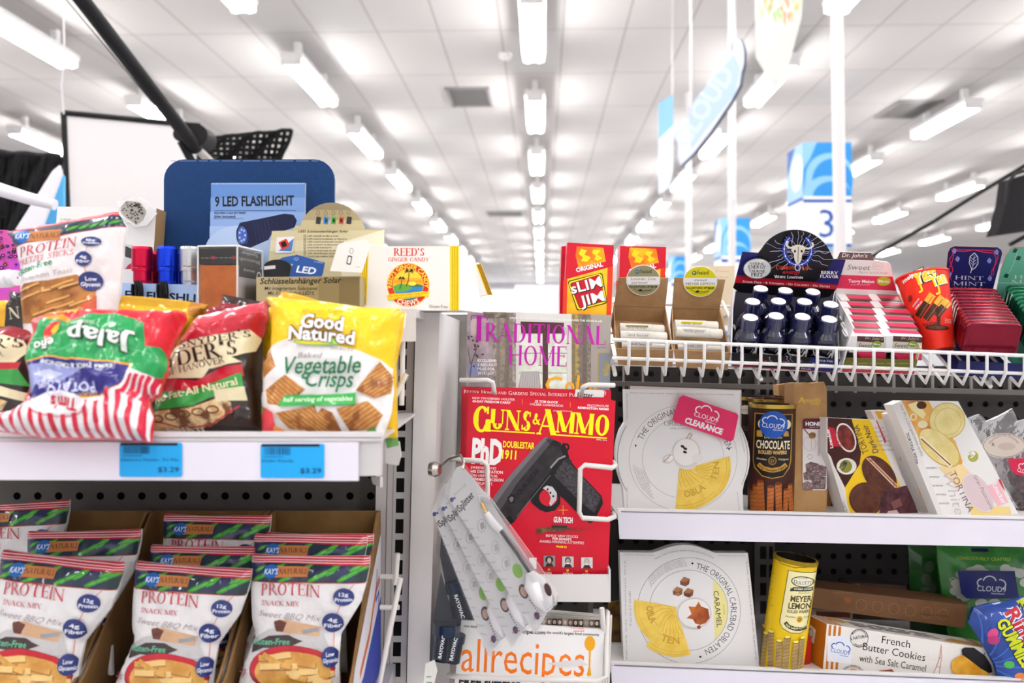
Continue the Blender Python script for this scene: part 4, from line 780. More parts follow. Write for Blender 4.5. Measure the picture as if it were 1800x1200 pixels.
# ---------------------------------------------------------------- lower left: cardboard trays of protein snack bags
LZ = 1.085
lo = thing('metal_shelf', 'lower left metal shelf under the cardboard snack trays', 'shelf', P(300, 1300, .9)); m = MB(); m.box((-.72, .8, LZ-.02), (-.15, 1.13, LZ), RIM); m.build('deck', lo)
KRAFT = M('#80603a', .8, c2='#765631', ns=25); KDK = M('#6b4e30', .85)
def tray(x0, x1, lab, prt=True):
    t = thing('cardboard_tray', lab, 'cardboard tray', ((x0+x1)/2, 1.0, LZ), 'cardboard snack trays'); yb = 1.085; zt_ = P(0, 897, yb).z
    m = MB(); m.box((x0, yb-.003, LZ), (x1, yb, zt_), KRAFT); m.build('back', t)
    for s_, x in ((-1, x0), (1, x1-.003)):
        m = MB(); pts = [(yb-.003, LZ), (yb-.003, zt_), (yb-.02, zt_), (.9, 1.15), (.87, LZ+.05), (.87, LZ)]
        n = len(pts); m.add([(x, y, z) for y, z in pts]+[(x+.003, y, z) for y, z in pts], [tuple(range(n)), tuple(range(2*n-1, n-1, -1))]+[(i, (i+1) % n, n+(i+1) % n, n+i)[::-1] for i in range(n)], KRAFT)
        if s_ > 0 and prt:
            q = Quad3((0, 0, 100, 100), (x1+.0004, .87, 1.33), (x1+.0004, yb, 1.33), (x1+.0004, yb, LZ), (x1+.0004, .87, LZ)); q.n = Vector((1, 0, 0)); a = Art()
            a.p([(99, 30), (99, 100), (6, 100), (8, 80), (16, 72), (90, 34)], M('#dcd8de', .5)); a.p([(99, 62), (99, 100), (8, 100), (8, 86), (40, 84)], M('#2c3f9c', .5)); a.ln([(30, 80), (60, 70), (80, 55), (95, 52)], 4, M('#c9652c')); a.ln([(85, 45), (80, 60), (92, 58), (86, 74)], 2, M('#2c3f9c')); a.into(m, q, 1e-4)
        m.build('side_panel', t)
    m = MB(); m.box((x0+.003, .87, LZ), (x1-.003, yb-.003, LZ+.003), KRAFT); m.box((x0+.003, .87, LZ), (x1-.003, .873, LZ+.05), KRAFT); m.build('base', t)
tray(-.302, -.167, 'brown cardboard tray beside the slotted upright holding snack bags'); tray(-.452, -.306, 'brown cardboard tray in the middle under the left shelf'); tray(-.62, -.456, 'brown cardboard tray at the far left under the left shelf')
def kay(a):
    a.p([(200, 560), (840, 560), (860, 640), (815, 668), (200, 655)], KG)
    for k in range(12): leaf(a, 228+k*50, 652-(k % 3)*26, 1.9)
    leaf(a, 740, 600, 2); leaf(a, 620, 620, 1.5); leaf(a, 250, 560+40, 1.4)
    a.p([(220, 515), (846, 526), (842, 580), (216, 556)], film('#b81c34')); [a.ln([(222, 530+k*9), (540, 536+k*10), (845, 540+k*11)], 4, film('#ecd6d8')) for k in (0, 1.3, 2.4)]
    a.ln([(214, 656), (520, 660), (822, 668)], 4, film('#b8321c')); kaylab(a, 340, 603, 3.05, -.02); r_ = film('#c0203a')
    a.ts('PROTEIN', 285, 728, 598, 738, 62, r_, .13, .045, arc=10); a.ts('SNACK MIX', 286, 778, 486, 784, 26, r_, .13, .05, shear=.12); a.t('Sweet BBQ Mix', 270, 832, 590, 862, 32, film('#a99a9e'), -.004, .45)
    a.p([(230, 960), (330, 900), (450, 890), (600, 900), (640, 1000), (500, 1020), (230, 1020)], film('#c3c0c2')); a.p([(360, 855), (420, 850), (600, 890), (590, 940), (480, 925), (370, 915)], film('#c9a07c')); a.p([(358, 862), (390, 850), (425, 865), (405, 915), (370, 912)], film('#5c2a20')); a.p([(505, 905), (585, 892), (590, 912), (508, 925)], film('#8d9098', metal=.6))
    a.p([(235, 985), (330, 935), (430, 930), (510, 960), (420, 1000), (300, 1000), (230, 1030)], film('#3b2a2a')); a.t('Gluten-Free', 228, 985, 440, 980, 34, film('#58b08c'), .02, .15)
    a.ell(445, 1110, 222, 128, film('#7c1018')); a.ell(445, 1100, 215, 115, film('#b81628'))
    F1, F2 = film('#d9a552', c2='#c48a3a', ns=60), film('#e8c27c'); a.ell(450, 1120, 195, 105, F1); R.seed(31)
    for k in range(16): x, y, th, L_ = R.uniform(270, 560), R.uniform(1030, 1230), R.uniform(-.5, .7), R.uniform(110, 230); q = band([(x, y), (x+L_*math.cos(th)*.7, y+L_*math.sin(th)*.5)], 30)[0]; a.ps([[(p[0]+3, p[1]+6) for p in q]], film('#8f5c20')); a.ps([q], F2 if k % 2 else F1)
    for k in range(7): a.ell(R.uniform(270, 620), R.uniform(1120, 1210), 30, 26, F2 if k % 2 else F1, n=12)
    a.ps([[(190, 1110), (200, 1112), (180, 1160), (170, 1158)]], film('#d8a0a8')); a.t('Oven baked', 165, 1120, 215, 1120, 10, film('#c87888')); a.t('Natural crunch', 160, 1138, 215, 1138, 10, film('#c87888'))
    dots(a, [(718, 735, 53, 46, '12g', 'Protein'), (660, 868, 54, 52, '4g', 'Fiber'), (645, 1050, 42, 56, 'Low', 'Glycemic')], [(770, 670), (720, 730), (685, 820), (665, 900), (660, 1040)])
GK = 'protein snack mix bags'
KB = bag('snack_bag', 'protein snack mix bag at the front of the tray beside the upright', fE, [(228, 518), (420, 530), (842, 528), (840, 585), (824, 668), (795, 770), (740, 860), (690, 940), (680, 1060), (690, 1330), (110, 1330), (190, 1080), (240, 950), (222, 850), (214, 700), (217, 600)], .93, .018, KW, kay, b=.15, D=55, seed=14, wr=.0045, grp=GK)
anchor = Plane(540, 1100, .93, 0, .15)(446, 973)
def kcopy(x, y, Y, lab, ry=0, rz=0, rx=0, sc=1):
    d_ = P(x, y, Y)-anchor*1; o = dup(KB, lab, KB.location.copy()+d_, (rx, ry, rz), (sc, sc, sc)); return o
kcopy(228, 982, .93, 'protein snack mix bag at the front of the middle tray', rad(3), sc=.97); kcopy(-12, 978, .92, 'protein snack bag at the front of the far left tray', rad(5), sc=1.02)
kcopy(450, 938, .985, 'second protein bag in the tray beside the upright, only its top showing'); kcopy(266, 947, .985, 'second protein bag in the middle tray, only its top showing', 0, sc=.96)
kcopy(62, 930, .98, 'second protein bag in the far left tray, shifted to the right', rad(-2)); kcopy(292, 903, 1.04, 'rearmost protein bag in the middle tray in deep shade'); kcopy(-45, 882, 1.04, 'rearmost protein bag in the far left tray in deep shade', rad(-4))
kcopy(470, 935, 1.03, 'rearmost protein bag in the tray beside the upright')
# ================================================================ magazine rack in the middle
fF = (740, 530, 4); fG = (740, 780, 2.857); fH = (960, 380, 3.3333); fI = (1440, 380, 3.53); fJ = (1060, 650, 3.872); fK = (1400, 650, 3.87); fL = (1060, 930, 4.4444); fM = (1400, 930, 4.4444)
W = M('#f6f4f4', .3); YEL = M('#f2ea10', .3); GR = (M('#77706e', .5), M('#b0a9a6', .5))
WIRE = M('#dcd8d4', .3)
def px(fr, pts): return [(fr[0]+x/fr[2], fr[1]+y/fr[2]) for x, y in pts]
rk = thing('magazine_rack', 'white wire magazine rack with metal trays between the two shelving units', 'magazine rack', P(940, 1330, 1.2))
for nm, pts in (('wire_arm', [(809, 668, 1.17), (858, 668, 1.155), (866, 672, 1.152), (869, 690, 1.16), (869, 700, 1.19)]), ('wire_arm', [(1080, 677, 1.17), (1034, 676, 1.155), (1024, 681, 1.152), (1020, 700, 1.19)]),
        ('wire_arm', [(794, 808, 1.17), (798, 804, 1.13), (812, 808, 1.1), (848, 810, 1.095), (856, 817, 1.095), (857, 860, 1.095), (856, 905, 1.1), (848, 912, 1.1), (800, 912, 1.14)]),
        ('wire_arm', [(1078, 812, 1.17), (1082, 818, 1.13), (1076, 822, 1.1), (1028, 817, 1.095), (1020, 824, 1.095), (1018, 900, 1.095), (1024, 910, 1.095), (1068, 913, 1.1), (1080, 908, 1.13), (1078, 902, 1.17)]),
        ('wire_arm', [(788, 1186, 1.13), (796, 1188, 1.08), (840, 1191, 1.07), (900, 1193, 1.07), (1050, 1196, 1.07), (1066, 1188, 1.08), (1066, 1130, 1.09), (1068, 1075, 1.13)]), ('wire_arm', [(1058, 1068, 1.09), (1060, 1100, 1.09), (1064, 1125, 1.12)])):
    MB().tube([P(*p) for p in pts], .0033, WIRE, 8).build(nm, rk)
m = MB(); slab(m, Plane(940, 1030, 1.11, 0, .1), [(800, 1010), (1072, 1009), (1072, 1058), (798, 1056)], .002, LGT); slab(m, Plane(940, 1056, 1.11, 0, .1), [(798, 1054), (1072, 1056), (1072, 1058), (798, 1056)], .06, LGT); slab(m, Plane(1072, 1030, 1.11), [(1070, 1001), (1073.5, 1001), (1073.5, 1058), (1070, 1058)], .055, LGT); m.build('tray', rk)
m = MB(); [slab(m, Plane(x, 900, 1.225, 0, .1), [(x-4, 600), (x+4, 600), (x+2, 1240), (x-6, 1240)], .004, M('#4a4644', .6)) for x in (850, 1040)]; m.build('back_frame', rk)
m = MB(); m.box((P(800, 0, 1.11).x, 1.07, P(0, 1230, 1.1).z), (P(1062, 0, 1.11).x, 1.2, P(0, 1226, 1.1).z), LGT); m.build('lower_tray', rk)
def magz(name, lab, pts, Y, th, m, art, b=.1, grp=None, a_=0):
    mb = MB(); cx = sum(p[0] for p in pts)/len(pts); cy = sum(p[1] for p in pts)/len(pts); S = Plane(cx, cy, Y, a_, b); slab(mb, S, pts, th, m, M('#d8d2cc', .5), art); return tag(mb.build(name), lab, 'magazine', grp)
# home magazine
a = Art(fF); q = px(fF, [(325, 68), (1338, 95), (1325, 660), (316, 640)]); a.clipto = tess(q); N = M('#93857a', .4, c2='#6f645a', ns=220)
a.r(316, 60, 520, 660, M('#8e8588', .35, c2='#a99aa0', ns=50)); a.rr(350, 120, 475, 370, 10, M('#c9b3b2', .35, c2='#a08c98', ns=40)); a.rr(330, 440, 420, 520, 8, M('#8c8fb8', .35)); 
R.seed(2); 
for k in range(16): x, y = R.uniform(330, 440), R.uniform(240, 480); a.ell(x, y, 9, 7, M('#4c3a3c'), n=7)
a.ln([(340, 560), (360, 420), (400, 300)], 5, M('#4c3a3c')); a.ln([(350, 440), (330, 330)], 4, M('#4c3a3c'))
for k, (x0, x1) in enumerate(((505, 530), (532, 556), (556, 590), (592, 618), (618, 645), (645, 668))): a.r(x0, 80, x1, 660, M(['#a89c92', '#7f746c', '#98897c', '#6d6258', '#8c8076', '#b0a59c'][k], .4, c2='#7a6f66', ns=200))
a.r(668, 80, 1060, 660, M('#d8d4d0', .3)); a.p([(700, 140), (1005, 148), (1005, 225), (705, 225)], M('#4a2c28')); a.r(855, 220, 893, 660, M('#4a3430')); a.r(992, 180, 1030, 660, M('#c8c2bc')); a.r(690, 235, 852, 660, M('#eef0ea', .3, c2='#d6dcc8', ns=70)); a.r(893, 235, 1025, 660, M('#eef0ea', .3, c2='#d0d8c0', ns=70))
for y in (360, 500): a.r(690, y, 1025, y+4, M('#5a4844'))
a.p([(705, 490), (830, 490), (850, 660), (668, 660)], M('#b9b3b2')); [a.ln([(712+k*14, 490), (680+k*20, 660)], 2.5, M('#8a8482')) for k in range(9)]
for k, (x0, x1, h_) in enumerate(((1060, 1085, '#8a7340'), (1085, 1112, '#b09858'), (1112, 1135, '#7c7168'), (1135, 1165, '#5f5650'), (1165, 1195, '#8c827a'))): a.r(x0, 85, x1, 660, M(h_, .4, c2='#6e6456', ns=200))
a.r(1195, 85, 1340, 660, M('#a0978f', .35)); a.r(1243, 360, 1340, 640, M('#a08850')); a.r(1250, 368, 1340, 640, M('#7c8490', .35)); a.ell(1300, 470, 24, 60, M('#b8a450', .4, c2='#8c8468', ns=90))
a.r(440, 75, 600, 110, M('#5c5044', c2='#8c8476', ns=120)); a.clipto = None; mg = M('#b512a0', .3)
a.t('GREAT GATHERINGS: INSPIRATION FROM AROUND THE WORLD p43', 622, 122, 1272, 146, 15, W, .01); a.ts('T', 343, 275, 470, 278, 180, mg, .2, .04, .12); a.ts('RADITIONAL', 448, 280, 1300, 306, 132, mg, .17, .04, .1); a.ts('HOME', 610, 445, 1028, 456, 140, mg, .14, .04, .1)
a.t('April 2015', 1238, 328, 1300, 330, 11, M('#3a2c28')); 
for k, s_ in enumerate(('EXCLUSIVE:', '3 RED-HOT', 'HUES FOR', '2015! p27')): a.t(s_, 398, 424+k*29, [532, 536, 520, 512][k], 426+k*29, 20, W, .015 if k else .035)
for ch, x0, x1, h_ in (('C', 872, 992, 120), ('o', 1010, 1080, 120), ('l', 1086, 1104, 130), ('or', 1120, 1270, 110)): a.t(ch, x0, 640, x1, 642, h_, M('#eda81a', .3), .01)
magz('magazine', 'home decorating magazine with magenta title and curtained window cover', q, 1.2, .006, M('#968d89', .35), a)
a = Art(fF); a.ts('Better Homes and Gardens Special Interest Publications'.replace('Publications', 'Pub'), 300, 645, 1100, 668, 26, W, .15, .06); a.p([(1086, 616), (1283, 622), (1290, 640), (1284, 672), (1082, 668)], W); a.t('Better', 1100, 668, 1210, 673, 32, M('#1c1416'), .02)
a.ln([(1290, 625), (1300, 640), (1292, 660)], 4, W)
magz('magazine', 'red magazine with thin white title strip just behind the gun magazines', px(fF, [(285, 596), (1336, 622), (1336, 900), (280, 880)]), 1.182, .006, M('#c50f2c', .3), a)
GQ = [(822, 691), (1082, 704), (1067, 1052), (812, 1050)]
for k, dx in ((2, -10), (1, -5)):
    magz('magazine', ['', 'red gun magazine copy directly behind the front one', 'red gun magazine copy third from the front'][k], [(x+dx, y-(3-k*1.5)*(i < 2)) for i, (x, y) in enumerate(GQ)], 1.14+.013*k, .006, M('#c30a28', .3), None, grp='gun magazines in the tray')
a = Art(fF)
for s_, x0, y0, x1, y1, b_ in (('NEW CROSSBREED HOLSTER', 362, 684, 660, 696, .0), ('60-DAY FREEDOM CARRY', 362, 706, 632, 718, .03), ('.22 TCM GLOCK', 797, 707, 965, 716, .03), ('CALIBER CONVERSION', 764, 727, 997, 740, 0), ('PROOFHOUSE', 1170, 736, 1320, 742, 0), ('REMINGTON RM380', 1103, 752, 1320, 764, .03)): a.t(s_, x0, y0, x1, y1, 16, W, b_)
a.r(710, 684, 713, 722, M('#e8a01c')); a.r(1048, 706, 1051, 744, M('#e8a01c'))
a.ts('G', 352, 916, 488, 922, 188, YEL, .24, .08, .12); a.ts('UNS', 482, 895, 778, 912, 142, YEL, .24, .07, .13); a.ts('&', 778, 862, 838, 866, 80, YEL, .2, .09); a.ts('A', 820, 932, 948, 940, 180, YEL, .26, .07, .13); a.ts('MMO', 942, 918, 1326, 948, 150, YEL, .24, .07, .13)
a.ln([(480, 906), (800, 924)], 9, YEL); a.ln([(950, 936), (1307, 960)], 9, YEL); a.t('gunsandammo.com', 930, 768, 1062, 774, 9, W); a.t('APRIL 2016', 1232, 974, 1306, 980, 11, W)
a.t('PhD', 354, 1128, 570, 1140, 172, W, .05); a.t('DOUBLESTAR', 576, 1022, 797, 1036, 46, YEL, .03); a.t('1911', 568, 1100, 668, 1108, 62, YEL, .035)
a.fr = fG
for k, (s_, x1) in enumerate((('SWEENEY GIVES', 378), ('HIS DISSERTATION', 411), ('ON USING THIS', 384), ('REFINED PRECISION', 413), ('INSTRUMENT.', 362))): a.t(s_, 250, 124+k*19.5, x1, 130+k*19.5, 14, W, .0 if k in (0, 2, 4) else .02)
G1, G2, G3, G4 = M('#221f22', .35, c2='#2c292c', ns=80), M('#4b484c', .3), M('#0e0c10', .4), M('#6c696e', .3)
a.p([(340, 300), (440, 165), (590, -5), (625, -36), (648, -30), (700, -8), (728, 40), (700, 95), (650, 150), (560, 262), (470, 390), (440, 412), (432, 392), (380, 352)], G1)
a.p([(340, 300), (440, 165), (590, -5), (625, -36), (640, -31), (460, 180), (362, 318)], G4); a.p([(362, 318), (460, 180), (640, -31), (665, -20), (480, 200), (392, 345)], G2)
a.p([(545, 268), (640, 150), (700, 60), (745, 78), (800, 148), (908, 262), (914, 300), (884, 356), (888, 380), (850, 398), (812, 376), (770, 330), (722, 280), (700, 262), (700, 300), (672, 334), (630, 343), (596, 330), (556, 296)], G3)
a.p([(690, 120), (720, 80), (760, 110), (870, 228), (905, 268), (870, 345), (800, 290), (700, 190), (668, 160)], M('#2b292c', .6, c2='#48454a', ns=300)); a.p([(735, 60), (760, 90), (740, 105), (715, 80)], G1)
a.ell(640, 268, 46, 44, M('#c30a28', .3)); a.p([(612, 222), (632, 208), (660, 215), (682, 246), (680, 280), (652, 312), (644, 300), (652, 270), (640, 240)], M('#c9c8cc', .3)); [a.ell(636+k*14, 228+k*17, 5, 6, G3) for k in range(3)]
a.ell(728, 16, 18, 20, G3); a.ell(728, 16, 8, 9, M('#c30a28', .3)); a.p([(700, 20), (715, -10), (735, 30), (745, 70), (720, 78)], G3); a.ln([(650, 120), (690, 75), (725, 60)], 9, M('#8b888c', .3))
for k in range(6): a.ln([(630+k*9, -25+k*2), (655+k*9, 8+k*2)], 3, G3)
a.p([(432, 270), (455, 250), (475, 262), (472, 290), (452, 304)], G3); a.p([(442, 274), (456, 262), (466, 270), (462, 286), (452, 294)], G4); a.t('DOUBLESTAR', 482, 276, 600, 132, 24, G3, .03); a.ln([(380, 355), (445, 395)], 4, G4); a.ln([(650, 156), (480, 365)], 3, G4); a.p([(418, 372), (446, 408), (470, 388), (448, 360)], G3)
yo = M('#e8a82c'); a.r(712, 308, 715, 356, yo); a.r(689, 330, 737, 333, yo); a.t('GUN TECH', 665, 392, 761, 396, 28, W, .04)
a.p([(580, 424), (640, 416), (655, 426), (700, 424), (848, 428), (848, 431), (720, 434), (690, 440), (640, 436), (600, 450), (580, 452)], M('#7a5a34', c2='#4a3420', ns=120)); a.p([(655, 408), (735, 410), (735, 421), (655, 420)], M('#2c2420')); a.p([(655, 420), (735, 422), (780, 426), (780, 431), (655, 430)], M('#4a3c34'))
a.t("BOYDS' NEW STOCKS", 628, 465, 788, 471, 13, W); a.t("FOR SAVAGE'S", 660, 480, 755, 484, 12, W, .03); a.t('AWARD-WINNING A17 RIMFIRE', 595, 494, 818, 503, 14, W); a.t('PAGE 33', 680, 518, 731, 521, 9, YEL, .04)
a.r(543, 570, 580, 626, W)
for k, (x, c_) in enumerate(((616, '#8c8688'), (709, '#c9c5c4'), (804, '#d8d4d2'))):
    y = 560+k*4; a.r(x, y, x+57, y+54, M(c_)); h_ = M(['#2a2224', '#4a4446', '#b0aaa8'][k]); f_ = M(['#c0a89c', '#b09c90', '#c8b4a8'][k]); a.ell(x+28, y+20, 15 if k else 20, 18, h_); a.ell(x+28, y+24, 10, 14, f_); a.p([(x+8, y+54), (x+16, y+38), (x+40, y+38), (x+50, y+54)], M('#2c2a2e')); (k and a.ell(x+28, y+34, 8, 4, M('#e8e4e2')))
    a.t(['21', '23', '50'][k], x+20, y+74, x+32, y+75, 11, YEL, .03); a.t(['DANA', 'PATRICK', 'GARRY'][k], x+5, y+92, x+5+[36, 50, 40][k], y+93, 12, W, .02)
magz('magazine', 'front red gun magazine with yellow title and black pistol cover', GQ, 1.135, .006, M('#c30a28', .28), a, grp='gun magazines in the tray')
# food magazines
FQ = px(fG, [(203, 884), (922, 932), (905, 1300), (160, 1290)])
for k in range(9, 0, -1):
    a = None
    if k == 3: pass
    if k == 1:
        a = Art(); 
        for j in range(17): x = 905+j*9.3; a.r(x, 1084.5+(x-905)*.03, x+9, 1102, M(['#3a3438', '#8c8484', '#58504c', '#2a282c'][j % 4])); a.ell(x+4.5, 1091+(x-905)*.03, 3, 4, M(['#d0b8a8', '#b89c8c', '#c8b0a0'][j % 3]), n=8)
    magz('magazine', 'food magazine copy behind the front one with the orange title' if k > 1 else 'food magazine with a strip of small portraits along its top edge', [(x+(1.5*k if i else 60), y-(5+k*2.2)*(i < 2)) for i, (x, y) in enumerate(FQ)], 1.1+.0075*k, .005, M(['#e9e4e0', '#bdb6b0', '#f0ece8'][k % 3], .4), a, grp='food magazines in the lower tray')
a = Art(fG); OR = M('#e87414', .3); a.t('allrecipes', 200, 1140, 818, 1168, 176, OR, .0); a.ell(848, 1002, 27, 38, M('#e0a012', .3)); a.p([(843, 1035), (853, 1035), (850, 1120), (856, 1160), (842, 1168), (832, 1160), (842, 1120)], M('#e0a012', .3))
dk = M('#1a1618'); a.t("the world's largest food community", 630, 952, 896, 964, 14, dk, .02); a.t('allrecipe.com', 455, 948, 624, 956, 20, dk, .03); a.t('new kind of', 215, 918, 300, 926, 13, dk, .02); a.t('1 MILLION MEMBERS', 745, 926, 820, 932, 8, M('#c8342c')); a.fine(765, 934, 820, 944, 1, M('#c8342c'), 4)
a.t('FREE summer', 190, 1210, 500, 1226, 44, dk, .04); a.ell(720, 1192, 80, 14, M('#9a8c88')); a.ell(720, 1194, 70, 10, M('#c8c0bc')); a.p([(640, 1100), (800, 1080), (840, 1110), (700, 1125)], M('#dcd8d6'))
magz('magazine', 'front food magazine with big orange title and orange spoon', FQ, 1.09, .005, M('#eeeceb', .3), a, grp='food magazines in the lower tray')
# hook with splitter packs
hk = thing('display_hook', 'round metal knob hook on the side of the end post', 'hook', P(768, 824, 1.05)); C = P(768, 824, 1.05)
MB().lathe(C+Vector((-.008, .0, 0)), C+Vector((.004, -.004, 0)), [(0, .001), (0, .0085), (.5, .0095), (1, .007), (1, .001)], M('#b9b2ac', .2, 1), 20).build('knob', hk)
MB().tube([C, P(790, 806, 1.03), P(810, 800, 1.0), P(816, 812, .985), P(814, 824, .98)], .0016, M('#b9b2ac', .2, 1), 8).build('wire', hk)
def split(lab, out, Y, b, dx, dy, face, a_=0):
    t = thing('splitter_pack', lab, 'blister pack', P(out[0][0]+dx, out[0][1]+dy, Y), 'white splitter blister packs'); S = Plane(860+dx, 950+dy, Y, a_, b)
    sh_ = lambda pts: [(x+dx, y+dy) for x, y in pts]
    base = px(fG, [(150, 215), (160, 150), (178, 118), (205, 108), (225, 130), (330, 255), (440, 430), (590, 655), (672, 770), (668, 800), (632, 850), (582, 942), (568, 945), (140, 272)])
    a = Art((fG[0]+dx, fG[1]+dy, fG[2]))
    a.clipto = tess(sh_(base)); a.p([(420, 440), (600, 650), (560, 640), (380, 400)], M('#d8a0ac')); a.clipto = None
    a.t('MONSTER', 172, 262, 232, 205, 13, M('#b8b4b8')); a.t('iSplitter', 196, 345, 272, 258, 36, M('#201a2a'), .025); a.ell(155, 280, 10, 12, M('#3a2a7a')); a.t('M', 158, 290, 176, 272, 12, M('#3040a8'), .03)
    for x, y, c_ in ((305, 410, '#b8b2b6'), (375, 520, '#d0ccd0'), (427, 600, '#c8c4c8')): a.ring(x, y, 22, 34, 3, M(c_), 18); a.p([(x-10, y-10), (x+8, y-22), (x+16, y+10), (x-2, y+22)], M(c_))
    a.ell(485, 637, 24, 38, M('#8cc63f', .4), rot=-20); a.ell(515, 740, 22, 38, M('#3a2a2c'), rot=-20); a.ell(515, 742, 15, 26, M('#d0a898'), rot=-20); [a.ell(548+k*9, 785+k*13, 3, 4, M('#5a5458'), n=8) for k in range(7)]; a.ell(582, 862, 13, 20, M('#4a3a6c'), rot=-20); a.ln([(568, 880), (596, 846)], 3, M('#c8345c'))
    for k in range(12): a.fine(200+k*28, 380+k*42, 236+k*28, 388+k*42, 2, M('#a8a4a8'), 1.5, 3)
    m = MB(); slab(m, S, sh_(base), .0015, M('#efecee', .3), None, a); m.build('card', t)
    m = MB(); n_ = S.n; g_ = lambda x, y, d=0: S(fG[0]+dx+x/fG[2], fG[1]+dy+y/fG[2], d)
    m.tube([g_(302, 292, .004), g_(330, 345, .004)], .0016, M('#d8a83c', .25, 1), 10); m.tube([g_(328, 345, .004), g_(362, 395, .004), g_(400, 432, .004)], [.004, .0052, .0044], M('#f0eef0', .3), 12); m.tube([g_(400, 432, .004), g_(480, 545, .004), g_(552, 652, .004)], .002, M('#1a181c', .4), 8)
    m.tube([g_(545, 640, .005), g_(568, 690, .006), g_(610, 770, .006), g_(640, 825, .005)], [.005, .0135, .0125, .006], M('#f2f0f2', .25), 16); a2 = Art((fG[0]+dx, fG[1]+dy, fG[2])); a2.ell(634, 716, 16, 34, M('#3a1418', .2), rot=-20); a2.into(m, S, .0195); m.build('splitter', t)
    m = MB(); bl = px(fG, [(128, 262), (140, 175), (160, 105), (215, 92), (345, 255), (455, 420), (600, 640), (688, 765), (684, 805), (640, 865), (592, 955), (566, 955)]); slab(m, Plane(860+dx, 950+dy, Y-.0012, a_, b), sh_(bl), .0006, Clear('#ffffff', .02, .04, .6, 90))
    q = px(fG, [(290, 262), (345, 270), (470, 440), (600, 620), (690, 765), (682, 805), (630, 838), (545, 670), (385, 450), (300, 320)]); slab(m, Plane(860+dx, 950+dy, Y-.018, a_, b), sh_(q), .016, Clear('#ffffff', .04, .04, .5, 120)); m.build('clear_blister', t)
split('rearmost white splitter pack on the hook, leftmost tip', None or [(787, 872)], 1.045, .15, -26, -2, 0, -.28) if False else None
def rotpack(o, ang, lab, sh_):
    c_ = dup(o, lab, o.location+Vector(sh_), (0, ang, 0)); return c_
split('frontmost white splitter pack in clear blister hanging from the hook', [(806, 820)], 1.0, .1, 0, 0, 0)
fr = bpy.data.objects['splitter_pack']
rotpack(fr, rad(5.5), 'middle white splitter pack just behind the frontmost on the hook', (-.008, .022, -.016)); rotpack(fr, rad(11), 'rearmost white splitter pack leaning furthest left on the hook', (-.017, .044, -.028))
# battery flashlight packs
def rayo(lab, out, Y, tubes, txts):
    t = thing('flashlight_pack', lab, 'blister pack', P(out[0][0]/fG[2]+740, 780+out[-1][1]/fG[2], Y), 'dark flashlight blister packs'); S = Plane(800, 1060, Y, .1, .05)
    m = MB(); slab(m, S, px(fG, out), .001, M('#1a1d26', .3, c2='#0c0d12', ns=30)); m.build('card', t); m = MB(); g_ = lambda x, y, d=.01: S(740+x/fG[2], 780+y/fG[2], d)
    for p_, q_, r_ in tubes: m.tube([g_(*p_), g_(*q_)], r_, M('#0c1424', .25, .4), 12); m.tube([g_(*p_), g_(p_[0]*.7+q_[0]*.3, p_[1]*.7+q_[1]*.3)], r_*1.15, M('#16263e', .2, .5), 12)
    a = Art(fG); [a.t('RAYOVAC', *k, M('#e8e8ec'), .03) for k in txts]; a.into(m, S, .026); m.build('flashlight', t)
    m = MB(); slab(m, Plane(800, 1060, Y-.024, .1, .05), px(fG, out), .0006, Clear('#dfe6f0', .0, .05, .2, 70)); m.build('clear_blister', t)
rayo('upper dark flashlight pack hanging behind the white splitter packs', [(100, 460), (150, 480), (272, 865), (250, 900), (192, 955), (130, 740), (95, 560)], 1.1, [((175, 680), (205, 850), .013), ((215, 700), (240, 850), .011)], [(162, 735, 200, 850, 18)])
rayo('lower dark flashlight pack beside the end post', [(100, 640), (150, 820), (196, 955), (165, 1090), (110, 1090), (60, 1075), (38, 1135), (62, 880)], 1.09, [((130, 890), (115, 1070), .015), ((175, 940), (150, 1080), .011)], [(100, 1045, 120, 935, 17), (155, 1055, 180, 945, 17)])
card('price_tag', 'small white tag holder at the foot of the end post', 'price tag', [(748, 1166), (764, 1160), (769, 1178), (758, 1225), (742, 1225)], 1.04, .002, M('#e6e4dc', .4), Art().fine(750, 1185, 760, 1215, 3, M('#4a6a54'), 2))

# ================================================================ right gondola
RZ0 = P(0, 643, 1.66).z
gr = thing('gondola_shelving', 'grey metal shelving unit on the right with perforated back', 'store shelving', (.6, 1.66, 0))
m = MB(); pegboard(m, P(818, 0, 1.64).x, 1.45, .02, RZ0, 1.64, .0292, .0058, M('#2a2726', .55)); m.build('back_panel', gr)
m = MB(); a = Art(); [a.r(1336, 640+k*32, 1347, 640+k*32+22, HOLE_SHADE) for k in range(18)]; [a.r(1352, 640+k*32, 1358, 640+k*32+22, HOLE_SHADE) for k in range(18)]; slab(m, Plane(1345, 900, 1.63), [(1328, 645), (1362, 645), (1362, 1300), (1328, 1300)], .008, M('#5c5755', .5), None, a); m.build('slotted_upright', gr)  # slots not cut: black rectangles paint the shade inside
m = MB(); slab(m, Plane(1400, 678, 1.60), [(1070, 670), (2230, 695), (2230, 704), (1070, 678)], .012, M('#5a5654', .5)); [slab(m, Plane(x, 655, 1.62), [(x, 640), (x+3, 640), (x+3, 690), (x, 690)], .006, M('#8a8582', .5)) for x in range(1095, 1860, 34)]; m.build('rail_and_light_strips', gr)  # pale upright strips paint the light between the wire shadows
m = MB(); m.box((P(825, 0, 1.64).x, 1.62, 0), (P(838, 0, 1.64).x, 1.66, RZ0), M('#4a4644', .5)); m.build('rear_post', gr)
